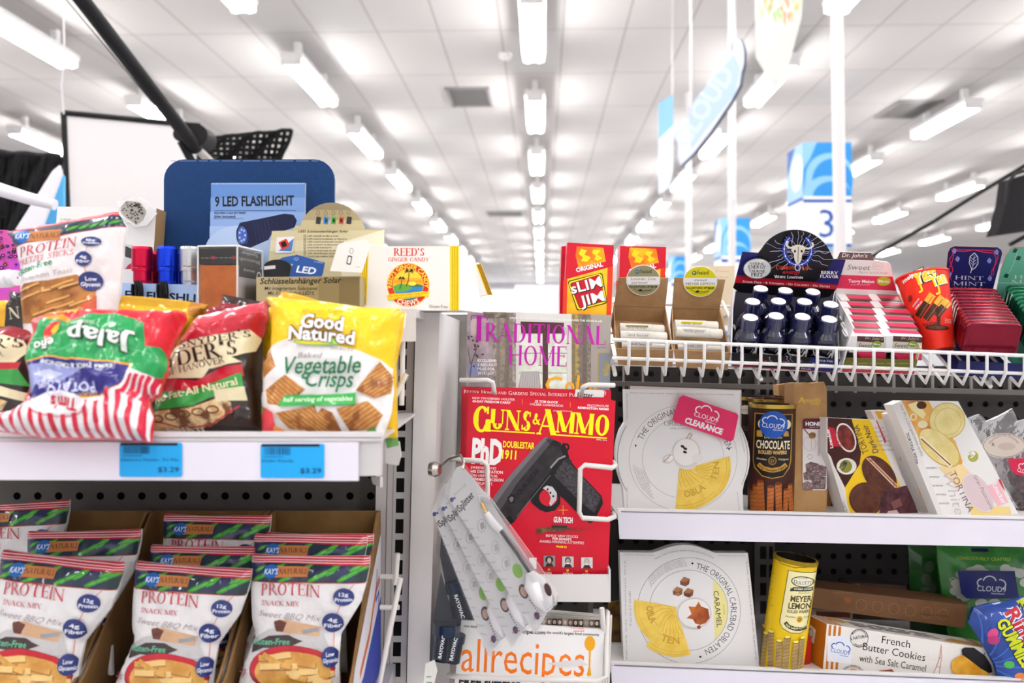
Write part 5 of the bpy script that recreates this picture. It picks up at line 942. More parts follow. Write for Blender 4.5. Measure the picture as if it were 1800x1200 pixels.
def rshelf(lab, x0, ya, yb, ha, hb, Y=1.3):
    t = thing('metal_shelf', lab, 'shelf', P(1450, yb, Y)); S = Plane(1450, ya, Y); m = MB()
    slab(m, S, [(x0, ya+3), (2250, yb+3), (2250, hb), (x0+3, ha)], .003, CHN); m.build('price_channel', t); m = MB()
    slab(m, Plane(1450, ya, Y+.003), [(x0, ya-3), (2250, yb-3), (2250, yb+3), (x0, ya+3)], .008, M('#f2f0f2', .3)); slab(m, Plane(1450, ya, Y-.0005), [(x0+6, ya+1.5), (2250, yb+1.5), (2250, yb+2.7), (x0+6, ya+2.7)], .002, M('#7a767c', .5)); m.build('front_lip', t)
    m = MB(); A, B = P(x0, ya+4, Y), P(2250, yb+4, Y); m.hexa([(A.x, Y+.006, A.z-.012), (B.x, Y+.006, B.z-.012), (B.x, 1.595, B.z-.012), (A.x, 1.595, A.z-.012), (A.x, Y+.006, A.z-.004), (B.x, Y+.006, B.z-.004), (B.x, 1.595, B.z-.004), (A.x, 1.595, A.z-.004)], LGT); m.build('deck', t)
rshelf('middle right metal shelf with blank white front channel', 1086, 897, 921, 947, 970)
rshelf('lower right metal shelf with white front channel at the picture bottom', 1074, 1167, 1214, 1225, 1275)
# wire shelf sloping down to the front
TH = rad(30); tn = math.tan(TH)
def SP(v, eps=0): s_ = Plane(1400, 600, 1.2, 0, -tn); s_.c = 1.19+(v-.042*math.sin(TH))/math.cos(TH); return s_
VD = Vector((0, math.cos(TH), math.sin(TH))); ND = Vector((0, -math.sin(TH), math.cos(TH)))
def zf(x): return 1.462-.031*(x-.14)
def loc3(x, v, n): return Vector((x, 1.19, zf(x)))+VD*v+ND*n
ws = thing('wire_shelf', 'white wire shelf sloping forward under the candy and lip balm boxes', 'wire shelf', P(1450, 660, 1.2)); WW = M('#e6e3e2', .3)
tp_ = lambda x: P(x, 597+(x-1078)*.0385, 1.168); lw_ = lambda x: P(x, 629+(x-1078)*.038, 1.174); bt_ = lambda x: Vector((tp_(x).x, 1.178, zf(tp_(x).x)-.006))
xs = [1105+33*k for k in range(31)]
m = MB(); m.tube([tp_(1076), tp_(2130)], .0027, WW, 8); m.tube([lw_(1076), lw_(2130)], .0025, WW, 8); m.build('front_rail', ws)
for x in xs: b_ = bt_(x); MB().tube([tp_(x)+Vector((0, -.004, -.001)), lw_(x)+Vector((0, -.004, 0)), b_, b_+VD*.012+Vector((0, .002, .001)), b_+VD*.23], .0023, WW, 7).build('wire', ws)
for v in (.03, .12, .22): A, B = tp_(1080).x, tp_(2130).x; MB().tube([Vector((A, 1.19, zf(A)-.0088))+VD*v, Vector((B, 1.19, zf(B)-.0088))+VD*v], .0023, WW, 7).build('cross_wire', ws)
for x in (1340, 1745, 1082): A = P(x, 0, 1.19).x; q = loc3(A, .2, -.012); MB().tube([loc3(A, 0, -.01), q, (q.x, 1.6, q.z-.03), (q.x, 1.6, q.z-.08)], .003, WW, 7).build('support', ws)
FL = M('#e8501c', .3, c2='#f6c21c', ns=22, c3='#f08a18')
def slim(fr, x0):
    a = Art(fr); a.p([(180, 176), (335, 184), (350, 265), (190, 300), (172, 230)], FL); a.p([(205, 190), (240, 200), (225, 225), (262, 240), (240, 268), (205, 262), (215, 240), (190, 220)], M('#f6dc20', .3)); a.p([(275, 195), (318, 200), (300, 225), (330, 245), (300, 262), (282, 250), (292, 232), (270, 215)], M('#f6dc20', .3))
    a.p([(108, 372), (392, 292), (384, 600), (100, 600)], M('#f0a018', .3, c2='#f8e038', ns=18, c3='#f4c020')); a.p([(360, 300), (392, 292), (380, 600), (352, 600)], M('#d83a1c', .3)); a.p([(100, 372), (125, 366), (120, 600), (96, 600)], M('#d83a1c', .3))
    a.t('ORIGINAL', 178, 328, 335, 292, 26, W, .04)
    for g_, m_ in ((0, BKM), (5, M('#f4e01c', .3)), (13, BKM), (16, M('#b80f24', .3))): a.p([(132+g_, 378+g_), (318-g_, 332+g_*.8), (330-g_, 338+g_), (358-g_, 500-g_*.6), (350-g_, 512-g_), (190+g_*.8, 552-g_), (178+g_, 545-g_*1.1), (128+g_, 390+g_)], m_)
    for dx_, m_, b_ in ((4, BKM, .035), (0, W, .02)): a.t('sLIM', 150+dx_, 455+dx_, 330+dx_, 408+dx_, 62, m_, b_); a.t('JIM', 205+dx_, 528+dx_, 345+dx_, 492+dx_, 62, m_, b_)
    return a
BKM = M('#16080a', .4)
def sj(lab, out, v, art, Yb):
    mb = MB(); S = Plane(out[0][0], 500, Yb); slab(mb, S, out, .035, M('#c90f2a', .3), M('#a80c22', .35), art); tag(mb.build('snack_carton'), lab, 'snack carton', 'red and yellow meat stick cartons')
sj('left red and yellow meat stick carton above the magazines', [(997, 426), (1079, 431), (1073, 602), (988, 602)], 0, slim(fH, 0), 1.235)
sj('right red and yellow meat stick carton behind the lavender lip balm box', [(1090, 432), (1171, 434), (1165, 612), (1086, 612)], 0, slim((1053, 382, 3.3333), 0), 1.33)
sj('red meat stick carton edge left of the frontmost carton', [(987, 433), (999, 431), (992, 602), (982, 602)], 0, None, 1.275)
m = MB(); m.box((P(980, 0, 1.24).x, 1.23, P(0, 604.5, 1.235).z), (P(1078, 0, 1.24).x, 1.33, P(0, 602.5, 1.235).z), LGT); m.build('top_tray', rk)
# lip balm boxes
KB1, KB2 = M('#a5825c', .75, c2='#9b7852', ns=60), M('#7f6040', .8)
def dot4(S1, p1, S2, p2, S3, p3, S4, p4): return [S1(*p1), S2(*p2), S3(*p3), S4(*p4)]
def panel(mb, q, m, th=.0015):
    n = (q[1]-q[0]).cross(q[3]-q[0]).normalized()*th; mb.hexa([q[0], q[1], q[2], q[3], q[0]+n, q[1]+n, q[2]+n, q[3]+n], m)
def balm(lab, x0, hd, frt, sc, top, bot, txt, tubes, tl):
    t = thing('lip_balm_box', lab, 'display box', loc3(P(frt[0][0], 0, 1.19).x+.04, 0, 0), 'open lip balm display boxes'); S0, S1 = SP(.008), SP(.115); hd, frt = px(fH, hd), px(fH, frt)
    m = MB(); ext = lambda p, q: (p[0]+(q[0]-p[0])*1.75, p[1]+(q[1]-p[1])*1.55)
    q = [S1(*hd[0]), S1(*hd[1]), S1(*ext(hd[1], hd[2])), S1(*ext(hd[0], hd[3]))]; panel(m, q, KB1); a = Art(); a.ln([hd[3], hd[2]], .8, KB2); a.into(m, S1, .0006); m.build('back_card', t)
    for i in (0, 1):
        f0, f1 = frt[i], frt[3-i]; k = 3-i if i == 0 else 2; h_ = hd[3] if i == 0 else hd[2]; m = MB(); panel(m, [S0(*f0), S1(*h_), q[3] if i == 0 else q[2], S0(*f1)], KB1); m.build('side_panel', t)
    m = MB(); slab(m, S0, frt, .0015, KB1); m.build('front_panel', t); m = MB(); panel(m, [S0(*frt[3])-ND*0+ND*.001, S0(*frt[2])+ND*.001, q[2]+ND*.001, q[3]+ND*.001], KB1, .001); m.build('base', t)
    cx, cy = sc; a = Art(fH); a.ell(cx, cy, 97, 87, top); a.p([(cx-97, cy-22), (cx+97, cy-22), (cx+95, cy+18), (cx+90, cy+26), (cx-90, cy+26), (cx-95, cy+18)], W); a.ell(cx-35, cy-50, 14, 13, M('#3f6f80')); a.ell(cx-37, cy-52, 7, 6, top); a.ell(cx-14, cy-62, 4, 4, M('#3f6f80')); a.ell(cx-4, cy-70, 3, 3, M('#3f6f80'))
    a.t('naiad', cx-16, cy-42, cx+48, cy-42, 24, M('#2a2a20'), .01); a.t(txt[0], cx+txt[4], cy-2, cx+txt[5], cy-2, 17, M('#8a8678'), 0, .1); a.t(txt[1], cx+txt[2], cy+20, cx+txt[3], cy+20, 15, M('#6a665a') if len(txt[1]) < 12 else M('#c9b868'), 0, .1); a.t('ALL NATURAL LIP BALM', cx-82, cy+42, cx+80, cy+42, 11, M('#1c1c14'), .03); a.p([(cx-30, cy+56), (cx-12, cy+50), (cx-4, cy+62), (cx-22, cy+64)], M('#1c1c14')); a.fine(cx-2, cy+54, cx+50, cy+64, 1, M('#4a4a38'), 4); a.tc('infused with natural essential oils', cx, cy-2, 74, 236, 124, 9, M('#3a3a2c'))
    m = MB(); slab(m, SP(.113), px(fH, ell(cx, cy, 100, 90, n=36)), .001, M('#efece4', .3), None, a); m.build('round_label', t)
    for j, (xa, ya, xb, yb, v) in enumerate(tubes):
        S = SP(v); A, B = S(*px(fH, [(xa, ya)])[0]), S(*px(fH, [(xb, yb)])[0]); r_ = .0078; o = thing('lip_balm', ['upper', 'middle', 'lowest'][j]+' clear lip balm tube in the '+tl+' lip balm box', 'lip balm', A, 'clear lip balm tubes')
        MB().lathe(A, B, [(0, .001), (0, r_), (.72, r_), (.73, r_*.94), (.98, r_*.94), (1, r_*.8), (1, .001)], M('#dcd6cc', .15, c2='#cfc9be', coat=.5), 18).build('tube', o)
        C_ = CylS(B, A, r_+.0002) if False else None; u = (B-A); d_ = (-VD*.8+ND*.6).normalized(); q0 = Quad3((0, 0, 100, 100), A+u*.12+d_*r_*1.02+ND*.0045-VD*.0, A+u*.62+d_*r_*1.02+ND*.0045, A+u*.62+d_*r_*1.02-ND*.006, A+u*.12+d_*r_*1.02-ND*.006); q0.n = d_
        a = Art(); a.r(0, 0, 100, 100, W); a.r(0, 70 if j else 0, 100, 100 if j else 30, top); a.t(txt[1], 8, 55, 92, 55, 42, M('#6a665a')); m = MB(); a.into(m, q0, 4e-4); m.build('label', o)
balm('brown lip balm display box with round olive lavender label', 0, [(425, 360), (716, 362), (700, 535), (400, 525)], [(412, 775), (746, 785), (740, 880), (430, 870)], (569, 375), M('#98916c', .35), 0, ('Lavender, Lime', 'and fennel', -70, 22, -72, 72), [(430, 655, 690, 665, .06), (432, 700, 706, 708, .045), (440, 752, 722, 760, .028)], 'lavender')
balm('brown lip balm display box with round yellow lemon label', 0, [(752, 360), (1050, 372), (1020, 545), (740, 540)], [(755, 782), (1082, 800), (1062, 900), (770, 885)], (903, 382), M('#dbd016', .35), 0, ('sweet', 'MEYER LEMON', -84, 84, -36, 40), [(752, 636, 1005, 645, .06), (758, 675, 1030, 690, .045), (765, 765, 1040, 775, .028)], 'lemon')
a = Art(fH); [a.ring(1000+k*2, 320+k*40, 8, 8, 2, M('#a89878'), 4) for k in range(3)]; a.t('Extra Dark', 1015, 326, 1072, 328, 9, M('#b8a88c')); a.t('Milk Dark', 1015, 360, 1068, 362, 9, M('#b8a88c')); a.fine(870, 300, 960, 330, 2, M('#c8b898'), 6)
mb = MB(); S = Plane(1250, 500, 1.4); slab(mb, S, px(fH, [(845, 292), (1106, 290), (1098, 640), (840, 640)]), .002, M('#e8d8ba', .6), None, a); tag(mb.build('carton'), 'pale cream carton flap behind the lemon lip balm box', 'carton')
# energy shot display
t = thing('energy_shot_box', 'black and blue display box of energy shots with arched skull header', 'display box', loc3(P(1390, 0, 1.19).x, 0, 0)); S1 = SP(.135); NB = M('#181c5e', .3); BK2 = M('#100e14', .3)
arch = ell(1459, 300, 226, 220, 22, 203, 343)
out = px(fH, [(1150, 208), (1243, 216)]+arch[1:-1]+[(1684, 250), (1755, 256), (1702, 425), (1660, 470), (1600, 482), (1130, 445), (1096, 420), (1105, 392)]); a = Art(fH); a.clipto = tess(out)
a.p([(1150, 208), (1243, 216), (1215, 300), (1190, 372), (1105, 360)], NB); a.p([(1755, 256), (1684, 252), (1640, 330), (1560, 395), (1710, 405)], NB); a.p([(1105, 352), (1300, 372), (1560, 392), (1712, 408), (1704, 428), (1105, 392)], M('#b3182c', .3)); a.p([(1105, 352), (1300, 372), (1560, 392), (1712, 408), (1712, 402), (1560, 384), (1300, 362), (1105, 342)], M('#8c1a2c', .3)); a.p([(1090, 388), (1704, 428), (1704, 500), (1090, 500)], BK2)
R.seed(44); LT = M('#c9c4ee', .3)
for k in range(26):
    th = rad(k*14.2); x, y, r_ = 1470, 210, R.uniform(90, 260); pts = [(x+30*math.cos(th), y+30*math.sin(th))]
    for j in range(1, 7): pts.append((x+(30+r_*j/6)*math.cos(th)+R.uniform(-9, 9), y+(30+r_*j/6)*math.sin(th)*.8+R.uniform(-9, 9)))
    if all(q[1] < 345 for q in pts):
        for q in band(pts, R.uniform(1.5, 3.6)): a.p(q, LT)
a.clipto = None; a.ps(band(ell(1470, 190, 80, 88, 24, -55, 235), 26), M('#22389a', .3)); a.ps(band(ell(1470, 190, 80, 88, 24, -55, 235), 4), M('#b8c4ee', .3)); [a.ell(1470+80*math.cos(rad(q)), 190+88*math.sin(rad(q)), 4, 6, W, n=8) for q in range(-40, 230, 28)]
BN = M('#e8e0d0', .3); a.p([(1440, 165), (1470, 158), (1505, 165), (1512, 190), (1495, 215), (1490, 250), (1478, 270), (1462, 272), (1450, 250), (1446, 215), (1430, 190)], BN); a.ps(band([(1440, 175), (1418, 178), (1402, 160), (1412, 138)], 11), BN); a.ps(band([(1503, 178), (1535, 182), (1560, 165), (1552, 145)], 11), BN); a.ell(1452, 197, 6, 8, BK2); a.ell(1492, 197, 6, 8, BK2); a.ln([(1472, 170), (1470, 262)], 3, BK2)
a.ts('Cowboy', 1340, 304, 1450, 304, 26, M('#c8421c', .3), .22, .1, .15); a.ts('up', 1490, 308, 1540, 310, 28, M('#c8421c', .3), .22, .1); a.ring(1468, 292, 18, 20, 6, M('#c9c4e0')); a.t('energy', 1378, 328, 1480, 330, 24, M('#c01c34'), .01, .2); a.ts('White Lightnin', 1332, 352, 1500, 358, 16, W, .2, .09, .15)
a.ell(1232, 298, 82, 60, M('#8a888a', .35), rot=-3); a.ell(1232, 298, 78, 56, M('#c9c8c8', .3, c2='#e8e8e8', ns=60), rot=-3)
for k, (s_, x0, x1, h_) in enumerate((('NATURAL', 1188, 1272, 13), ('ENERGY', 1180, 1280, 20), ('TAURINE', 1182, 1280, 17), ('FREE', 1196, 1268, 20))): a.ts(s_, x0, 274+k*23, x1, 276+k*23, h_, M('#26242c'), .2, .09, .14)
a.ts('BERRY', 1604, 328, 1702, 332, 17, W, .2, .1, .15); a.ts('FLAVOR', 1598, 350, 1706, 354, 17, W, .2, .1, .15); a.ts('Sugar Free - B Vitamins - No Calories - No Crash', 1145, 378, 1655, 408, 12, W, .18, .08, .14)
m = MB(); slab(m, S1, out, .0015, BK2, M('#3a3236'), a); A_, B_ = S1(*px(fH, [(1112, 440)])[0]), S1(*px(fH, [(1690, 440)])[0]); panel(m, [A_+VD*.0006, B_+VD*.0006, loc3(B_.x, .1356, 0), loc3(A_.x, .1356, 0)], M('#55525c', .5)); m.build('header_card', t)
S0 = SP(.002); f4 = px(fH, [(1088, 800), (1722, 838), (1706, 912), (1086, 872)]); a = Art(fH); a.p([(1560, 829), (1722, 839), (1706, 911), (1500, 898)], NB); a.p([(1090, 872), (1706, 911), (1706, 916), (1086, 878)], M('#8c1a2c')); a.ts('Cowboy', 1230, 858, 1330, 862, 20, M('#c8421c'), .2, .1); a.ts('up', 1370, 862, 1420, 864, 20, M('#c8421c'), .2, .1); R.seed(5)
for k in range(8): x = R.uniform(1130, 1500); a.ln([(x, 812+k*2), (x+12, 824), (x+4, 836), (x+22, 852)], 1.6, LT)
a.ts('Sugar Free', 1588, 848, 1680, 854, 11, W, .18, .08); a.ts('Taurine Free', 1560, 866, 1650, 872, 9, W, .18, .08); a.ts('No Crash', 1460, 893, 1550, 898, 9, W, .18, .08)
m = MB(); slab(m, S0, f4, .0015, BK2, None, a); m.build('front_panel', t)
bl_ = [S1(*px(fH, [(1096, 420)])[0]), S1(*px(fH, [(1702, 425)])[0])]
for i, (fx_, hx) in enumerate(((f4[0], (1100, 420)), (f4[1], (1700, 430)))):
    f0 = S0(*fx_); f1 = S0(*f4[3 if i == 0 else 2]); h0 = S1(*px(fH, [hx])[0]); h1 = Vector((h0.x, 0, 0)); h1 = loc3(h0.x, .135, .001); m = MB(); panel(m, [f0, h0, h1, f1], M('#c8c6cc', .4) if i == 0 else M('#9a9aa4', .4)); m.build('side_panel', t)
a0, a1 = S0(*f4[3]), S0(*f4[2]); m = MB(); panel(m, [a0, a1, loc3(bl_[1].x, .135, .0), loc3(bl_[0].x, .135, .0)], BK2, .001); m.build('base', t)
CAP = M('#0d1140', .2, coat=.6); BOT = M('#07081a', .12, coat=.8, c2='#0f1338', ns=40); CPW = M('#f8f8fa', .3)
def bottle(lab, xp, yp, v):
    yp += 3; S = SP(v); T = S(xp, yp); x = T.x; hN = (T-loc3(x, v, 0)).dot(ND); B = loc3(x, v, .002); T = loc3(x, v, hN); o = thing('energy_shot', lab, 'bottle', B, 'energy shot bottles'); L_ = (T-B).length; r_ = .0178; rc = .0108
    f_ = lambda d_: d_/L_
    MB().lathe(B, T, [(0, .001), (0, r_*.92), (f_(.003), r_), (f_(L_-.034), r_), (f_(L_-.026), r_*.85), (f_(L_-.02), rc*.95), (f_(L_-.016), rc*.9)], BOT, 24).build('bottle_body', o)
    m = MB(); m.lathe(B, T, [(f_(L_-.017), rc), (f_(L_-.0015), rc*1.04), (1, rc*.96)], CAP, 24); [m.tube([B+(T-B)*f_(L_-.016)+e_, B+(T-B)*f_(L_-.003)+e_], .0006, CAP, 4) for e_ in (Vector((rc*math.cos(q*.524), 0, 0))+(-VD)*abs(rc*math.sin(q*.524)) for q in range(7))]
    m.lathe(B, T+ND*.0006, [(.99, rc*.96), (1, rc*.9), (1, .0001)], CPW, 24); m.build('cap', o)
    C_ = CylS(B, T, r_); C_.base = 3e-4; w_ = C_.w; q0 = Quad3((-50, 0, 50, 100), B, B, B, B)
    class Q:
        base = 3e-4; step = 6
        def nrm(s_, x_, y_): return C_.l*math.sin(x_/50)+C_.f*math.cos(x_/50)
        def __call__(s_, x_, y_, d=0): th = x_/50*1.0; hh = .003+(100-y_)/100*(L_-.04); return C_.B+w_*hh+(C_.l*math.sin(th)+C_.f*math.cos(th))*(r_+d)
    a = Art(); a.r(-50, 0, 50, 100, M('#0e0d16', .2)); a.r(38, 2, 50, 98, M('#c8c8cc', .3)); a.p([(-14, 40), (14, 40), (10, 62), (5, 92), (-5, 92), (-10, 62)], BN); a.ps(band([(-14, 46), (-28, 44), (-36, 24)], 7), BN); a.ps(band([(14, 46), (28, 44), (36, 24)], 7), BN); a.ell(-6, 58, 3, 4, BK2, n=8); a.ell(6, 58, 3, 4, BK2, n=8); a.ln([(-40, 10), (-20, 26), (-44, 60)], 2, LT); a.ln([(30, 8), (20, 30)], 2, LT); m = MB(); a.into(m, Q()); m.build('wrap_label', o)
k = 0
for row, v, pts in (('front', .028, [(1319, 554), (1364, 551), (1410, 552), (1456.5, 556)]), ('middle', .068, [(1323, 526), (1368, 525), (1413.6, 525.5), (1459.5, 530)]), ('back', .105, [(1337, 503), (1380, 506), (1428, 508)])):
    for j, (x, y) in enumerate(pts): bottle(f'{["leftmost", "second", "third", "rightmost"][j if len(pts) == 4 else (j if j < 2 else 3)]} dark blue energy shot bottle with white cap in the {row} row', x, y, v)
# ---------------------------------------------------------------- mint packs, cup and mint tins on the wire shelf
PINK, BRN, CRW = M('#d8365a', .35), M('#4a2a2c', .35), M('#f0ecea', .35)
t = thing('mint_display_box', 'white and pink display box of melon mints with brown header tab', 'display box', loc3(P(1530, 0, 1.19).x, 0, 0)); S1 = SP(.15)
out = px(fI, [(130, 222), (322, 226), (340, 272), (425, 286), (442, 300), (480, 462), (510, 520), (96, 520), (98, 445), (104, 265)]); a = Art(fI); a.p([(128, 222), (322, 226), (340, 274), (112, 266)], M('#6a5450', .35)); a.p([(104, 362), (455, 374), (480, 462), (98, 446)], PINK)
a.t("Dr. John's", 140, 252, 296, 256, 26, W, .01, .25); a.t('Sweet', 172, 330, 312, 334, 34, M('#6a6462'), -.005, .3); a.ts('Advantage', 236, 354, 428, 358, 15, M('#8a8482'), .1, .04, shear=.2); a.ring(362, 308, 34, 24, 2, M('#e8b8b0')); a.fine(340, 298, 384, 318, 2, M('#e8b0a8'), 3, 2)
a.t('Tangy Melon', 180, 410, 342, 414, 20, W, .03); a.fine(196, 420, 320, 428, 1, M('#f0a8b8'), 4); a.ell(400, 402, 44, 28, M('#b9bf2c', .3)); a.t('Mints', 368, 410, 432, 412, 18, W, .02)
m = MB(); slab(m, S1, out, .0015, CRW, None, a); A_, B_ = S1(*px(fI, [(100, 500)])[0]), S1(*px(fI, [(505, 500)])[0]); panel(m, [A_+VD*.0006, B_+VD*.0006, loc3(B_.x, .1506, 0), loc3(A_.x, .1506, 0)], CRW); m.build('header_card', t)
S0 = SP(.003); f4 = px(fI, [(170, 880), (612, 892), (590, 972), (140, 960)]); m = MB(); a = Art(fI); a.p([(145, 948), (592, 964), (588, 980), (136, 964)], M('#b8283c', .35)); a.fine(200, 900, 580, 925, 1, M('#8c8a40'), 10); slab(m, S0, f4, .0015, M('#6d6a2c', .4), None, a); m.build('front_panel', t)
for i, (hx) in enumerate(((98, 470), (500, 480))):
    f0, f1 = S0(*f4[i]), S0(*f4[3-i if i == 0 else 2]); h0 = S1(*px(fI, [hx])[0]); m = MB(); panel(m, [f0+ND*(.02 if i else .05), h0, loc3(h0.x, .15, .001), f1], CRW if i == 0 else M('#e0d4a8', .4)); m.build('side_panel', t)
    if i == 0: A0 = f1; A1 = loc3(h0.x, .15, .0)
    else: m = MB(); panel(m, [A0, f1, loc3(h0.x, .15, 0), A1], CRW, .001); m.build('base', t)
for ci, (xf, xb, nm) in enumerate(((235, 190, 'left'), (458, 385, 'right'))):
    for k in range(6):
        v = .012+k*.0235; u = k/5; xl, yl = xf+(xb-xf)*u*1.0, 742-k*44 if k else 742; xl -= 10*(k == 0)*0; S = SP(v); wpx = 182-26*u
        q = px(fI, [(xl, yl), (xl+wpx, yl+8-ci*0), (xl+wpx-4, yl+152), (xl-8, yl+146)]); TL, TR, BR, BL = (S(*p) for p in q); d_ = VD*.0215; o = thing('mint_pack', f'{["frontmost", "second", "third", "fourth", "fifth", "rearmost"][k]} pink and brown mint pack in the {nm} column', 'mint pack', BL, 'pink and brown mint packs')
        m = MB(); m.hexa([BL, BR, BR+d_, BL+d_, TL, TR, TR+d_, TL+d_], BRN)
        for f0, f1, mm in ((.0, .32, CRW if k == 0 else M('#5c3c3c', .35)), (.34, .78, PINK), (.8, .97, M('#8c8484', .3))):
            m.hexa([TL+d_*f0, TR+d_*f0, TR+d_*f1, TL+d_*f1, TL+d_*f0+ND*.0006, TR+d_*f0+ND*.0006, TR+d_*f1+ND*.0006, TL+d_*f1+ND*.0006], mm)
        if k == 0:
            a = Art((q[0][0], q[0][1], 3.53)); a.clipto = tess(q); a.p([(0, 34), (180, 42), (180, 100), (-10, 100)], M('#cfc8bc', .35)); a.p([(-10, 98), (185, 104), (185, 170), (-10, 160)], PINK); a.p([(0, 100), (40, 160), (0, 160)], M('#a8183c', .35)); a.t("Dr. John's", 50, 20, 158, 26, 16, M('#c8b8b0'), .0, .25); a.t('Sweet', 6, 70, 92, 72, 26, M('#2a2624'), .0, .3); a.ts('Advantage', 22, 84, 150, 90, 9, M('#2a2624')); a.ell(122, 50, 28, 20, M('#7c9a2c', .3)); a.t('Mints', 102, 55, 142, 57, 11, W, .02); a.into(m, S)
        m.build('carton', o); m = MB(); c0 = TL+(BL-TL)*.06-Vector((.0018, 0, 0)); m.tube([c0+d_*.1-Vector((.012, 0, 0)), c0+d_*.5-Vector((.013, 0, 0)), c0+d_*.9-Vector((.012, 0, 0))], .0012, M('#f4f2f2', .2), 6)
        m.hexa([BL*.7+TL*.3-Vector((.010, 0, .0)), BL*.7+TL*.3+Vector((.0005, 0, 0)), BL*.7+TL*.3+d_*.95+Vector((.0005, 0, 0)), BL*.7+TL*.3+d_*.95-Vector((.010, 0, 0)), TL-Vector((.013, 0, 0)), TL+Vector((.0005, 0, .0)), TL+d_*.95+Vector((.0005, 0, 0)), TL+d_*.95-Vector((.013, 0, 0))], M('#efeded', .2, coat=.5))
        m.build('white_dispenser', o)
# cup
T, B = P(1620, 484, 1.262), P(1651, 616, 1.235); CR = M('#d8261c', .3, c2='#e2301e', ns=20); cup = thing('snack_cup', 'tilted red paper cup of chocolate dipped sticks with yellow bubble letters', 'snack cup', B); m = MB(); rt, rb = .0358, .0218
m.lathe(B, T, [(0, .001), (.0, rb*.96), (0, rb), (.97, rt*.99), (.975, rt*1.035), (1, rt*1.035), (1, rt*.97), (.98, rt*.93), (.98, .001)], CR, 48); m.lathe(B, B+(T-B)*.05, [(0, .001), (0, rb*.99), (.6, rb*1.01)], M('#cfc8c4', .3, .5), 40)
C_ = CylS(B, T, rb, rt, 3); a = Art(fI); blk = M('#1c0d08', .3)
R.seed(8)
a.ell(735, 708, 72, 18, M('#3a1408', .3)); a.ell(735, 706, 56, 10, M('#5c2a14', .3))
for (x0, y0), (x1, y1), w_ in (((618, 640), (705, 520), 44), ((665, 660), (765, 530), 42), ((730, 640), (800, 545), 44)):
    a.ln([(x0, y0), (x1, y1)], w_, M('#3a180c', .25)); a.ln([((x0+x1*2)/3, (y0+y1*2)/3), (x1+4, y1-10)], w_, M('#eda028', .3)); a.ln([(x0+8, y0+6), (x1+4, y1+4)], 5, M('#8a5028', .3))
a.ln([(745, 640), (742, 700)], 22, M('#3a180c', .25)); a.ell(572, 530, 14, 20, M('#7a1c10', .3))
for nm, x0, y0, x1, y1, h_ in (('Yan', 596, 462, 738, 400, 74), ('Yan', 702, 468, 796, 420, 66)):
    for m_, b_ in ((blk, .13), (M('#f4ecd0', .3), .085), (M('#f2c81e', .3), .03)): a.t(nm, x0, y0, x1, y1, h_, m_, b_, .1)
a.ln([(630, 440), (648, 490), (628, 500)], 12, M('#f2c81e', .3)); a.ln([(738, 450), (750, 500), (728, 508)], 12, M('#f2c81e', .3))
a.t('meiji', 534, 440, 598, 402, 26, W, .03); a.t('CHOCOLATE', 592, 585, 632, 540, 11, W, .02); a.t('CREME DIP', 608, 600, 650, 556, 11, W, .02); a.t('2oz (57g)', 650, 698, 730, 690, 18, M('#2a0c08'), .02); a.fine(780, 650, 820, 680, 3, M('#f0c0b0'), 3, 2); a.into(m, C_); m.build('cup_body', cup)
# mint tins
def tins(lab, hd, fcx, bcx, fy, by, n, wf, hf, col, hcol, art, trc, tl, gl):
    t = thing('mint_tin_box', lab, 'display box', loc3(P(fcx[0], 0, 1.19).x, 0, 0)); S1 = SP(.17); a = Art(fI); art(a); m = MB(); out = px(fI, hd); slab(m, S1, out, .0015, hcol, M('#8a5a3c', .5), a); m.build('header_card', t)
    S0 = SP(.002); x0 = fcx[0]-wf/2-8; x1 = fcx[0]+wf/2+8; m = MB(); slab(m, S0, [(x0, 634), (x1+4, 640), (x1-2, 666), (x0-4, 660)], .0015, trc); A, B = S0(x0-4, 660), S0(x1-2, 666); panel(m, [A, B, B+VD*.168, A+VD*.168], trc, .001); m.build('tray', t)
    mt = M(col, .22, .7, bump=.02, bs=200)
    for k in range(n):
        u = k/(n-1); v = .014+.138*u; S = SP(v); cx = fcx[0]+(bcx-fcx[0])*u; cy = fy+(by-fy)*u; c_ = S(cx, cy); w_ = wf/F*1.19/2; h_ = hf/F*1.19/2; X = Vector((1, 0, -.03)); tilt = (ND*math.cos(.12)+VD*math.sin(.12)*1)
        o = thing('mint_tin', f'{ORD[k] if k else "frontmost"} {tl} metal mint tin in its display box' + (' counting from the front' if k else ''), 'mint tin', c_, gl); m = MB(); nrm = X.cross(tilt).normalized(); nrm = nrm if nrm.y < 0 else -nrm
        def rpts(sx, sy, rd, off): return [c_+X*((sx-rd)*cx_+rd*math.cos(rad(q)))+tilt*((sy-rd)*cy_+rd*math.sin(rad(q)))+nrm*off for cx_, cy_, q0 in ((1, 1, 0), (-1, 1, 90), (-1, -1, 180), (1, -1, 270)) for q in (q0, q0+22, q0+45, q0+68, q0+90)]
        prof = [(1, -.0048), (1, .0), (1.03, .0008), (1.03, .0038), (.985, .0054), (.9, .0056), (.87, .0046)]
        rings = [rpts(w_*s_, h_*s_+(s_-1)*0, .008*s_, o_) for s_, o_ in prof]; N_ = len(rings[0])
        m.add([p for r_ in rings for p in r_], [(i*N_+j, i*N_+(j+1) % N_, (i+1)*N_+(j+1) % N_, (i+1)*N_+j) for i in range(len(rings)-1) for j in range(N_)], mt, True); m.add(rings[-1], [tuple(range(N_))], mt); m.add(rings[0], [tuple(range(N_))[::-1]], mt)
        m.build('tin', o)
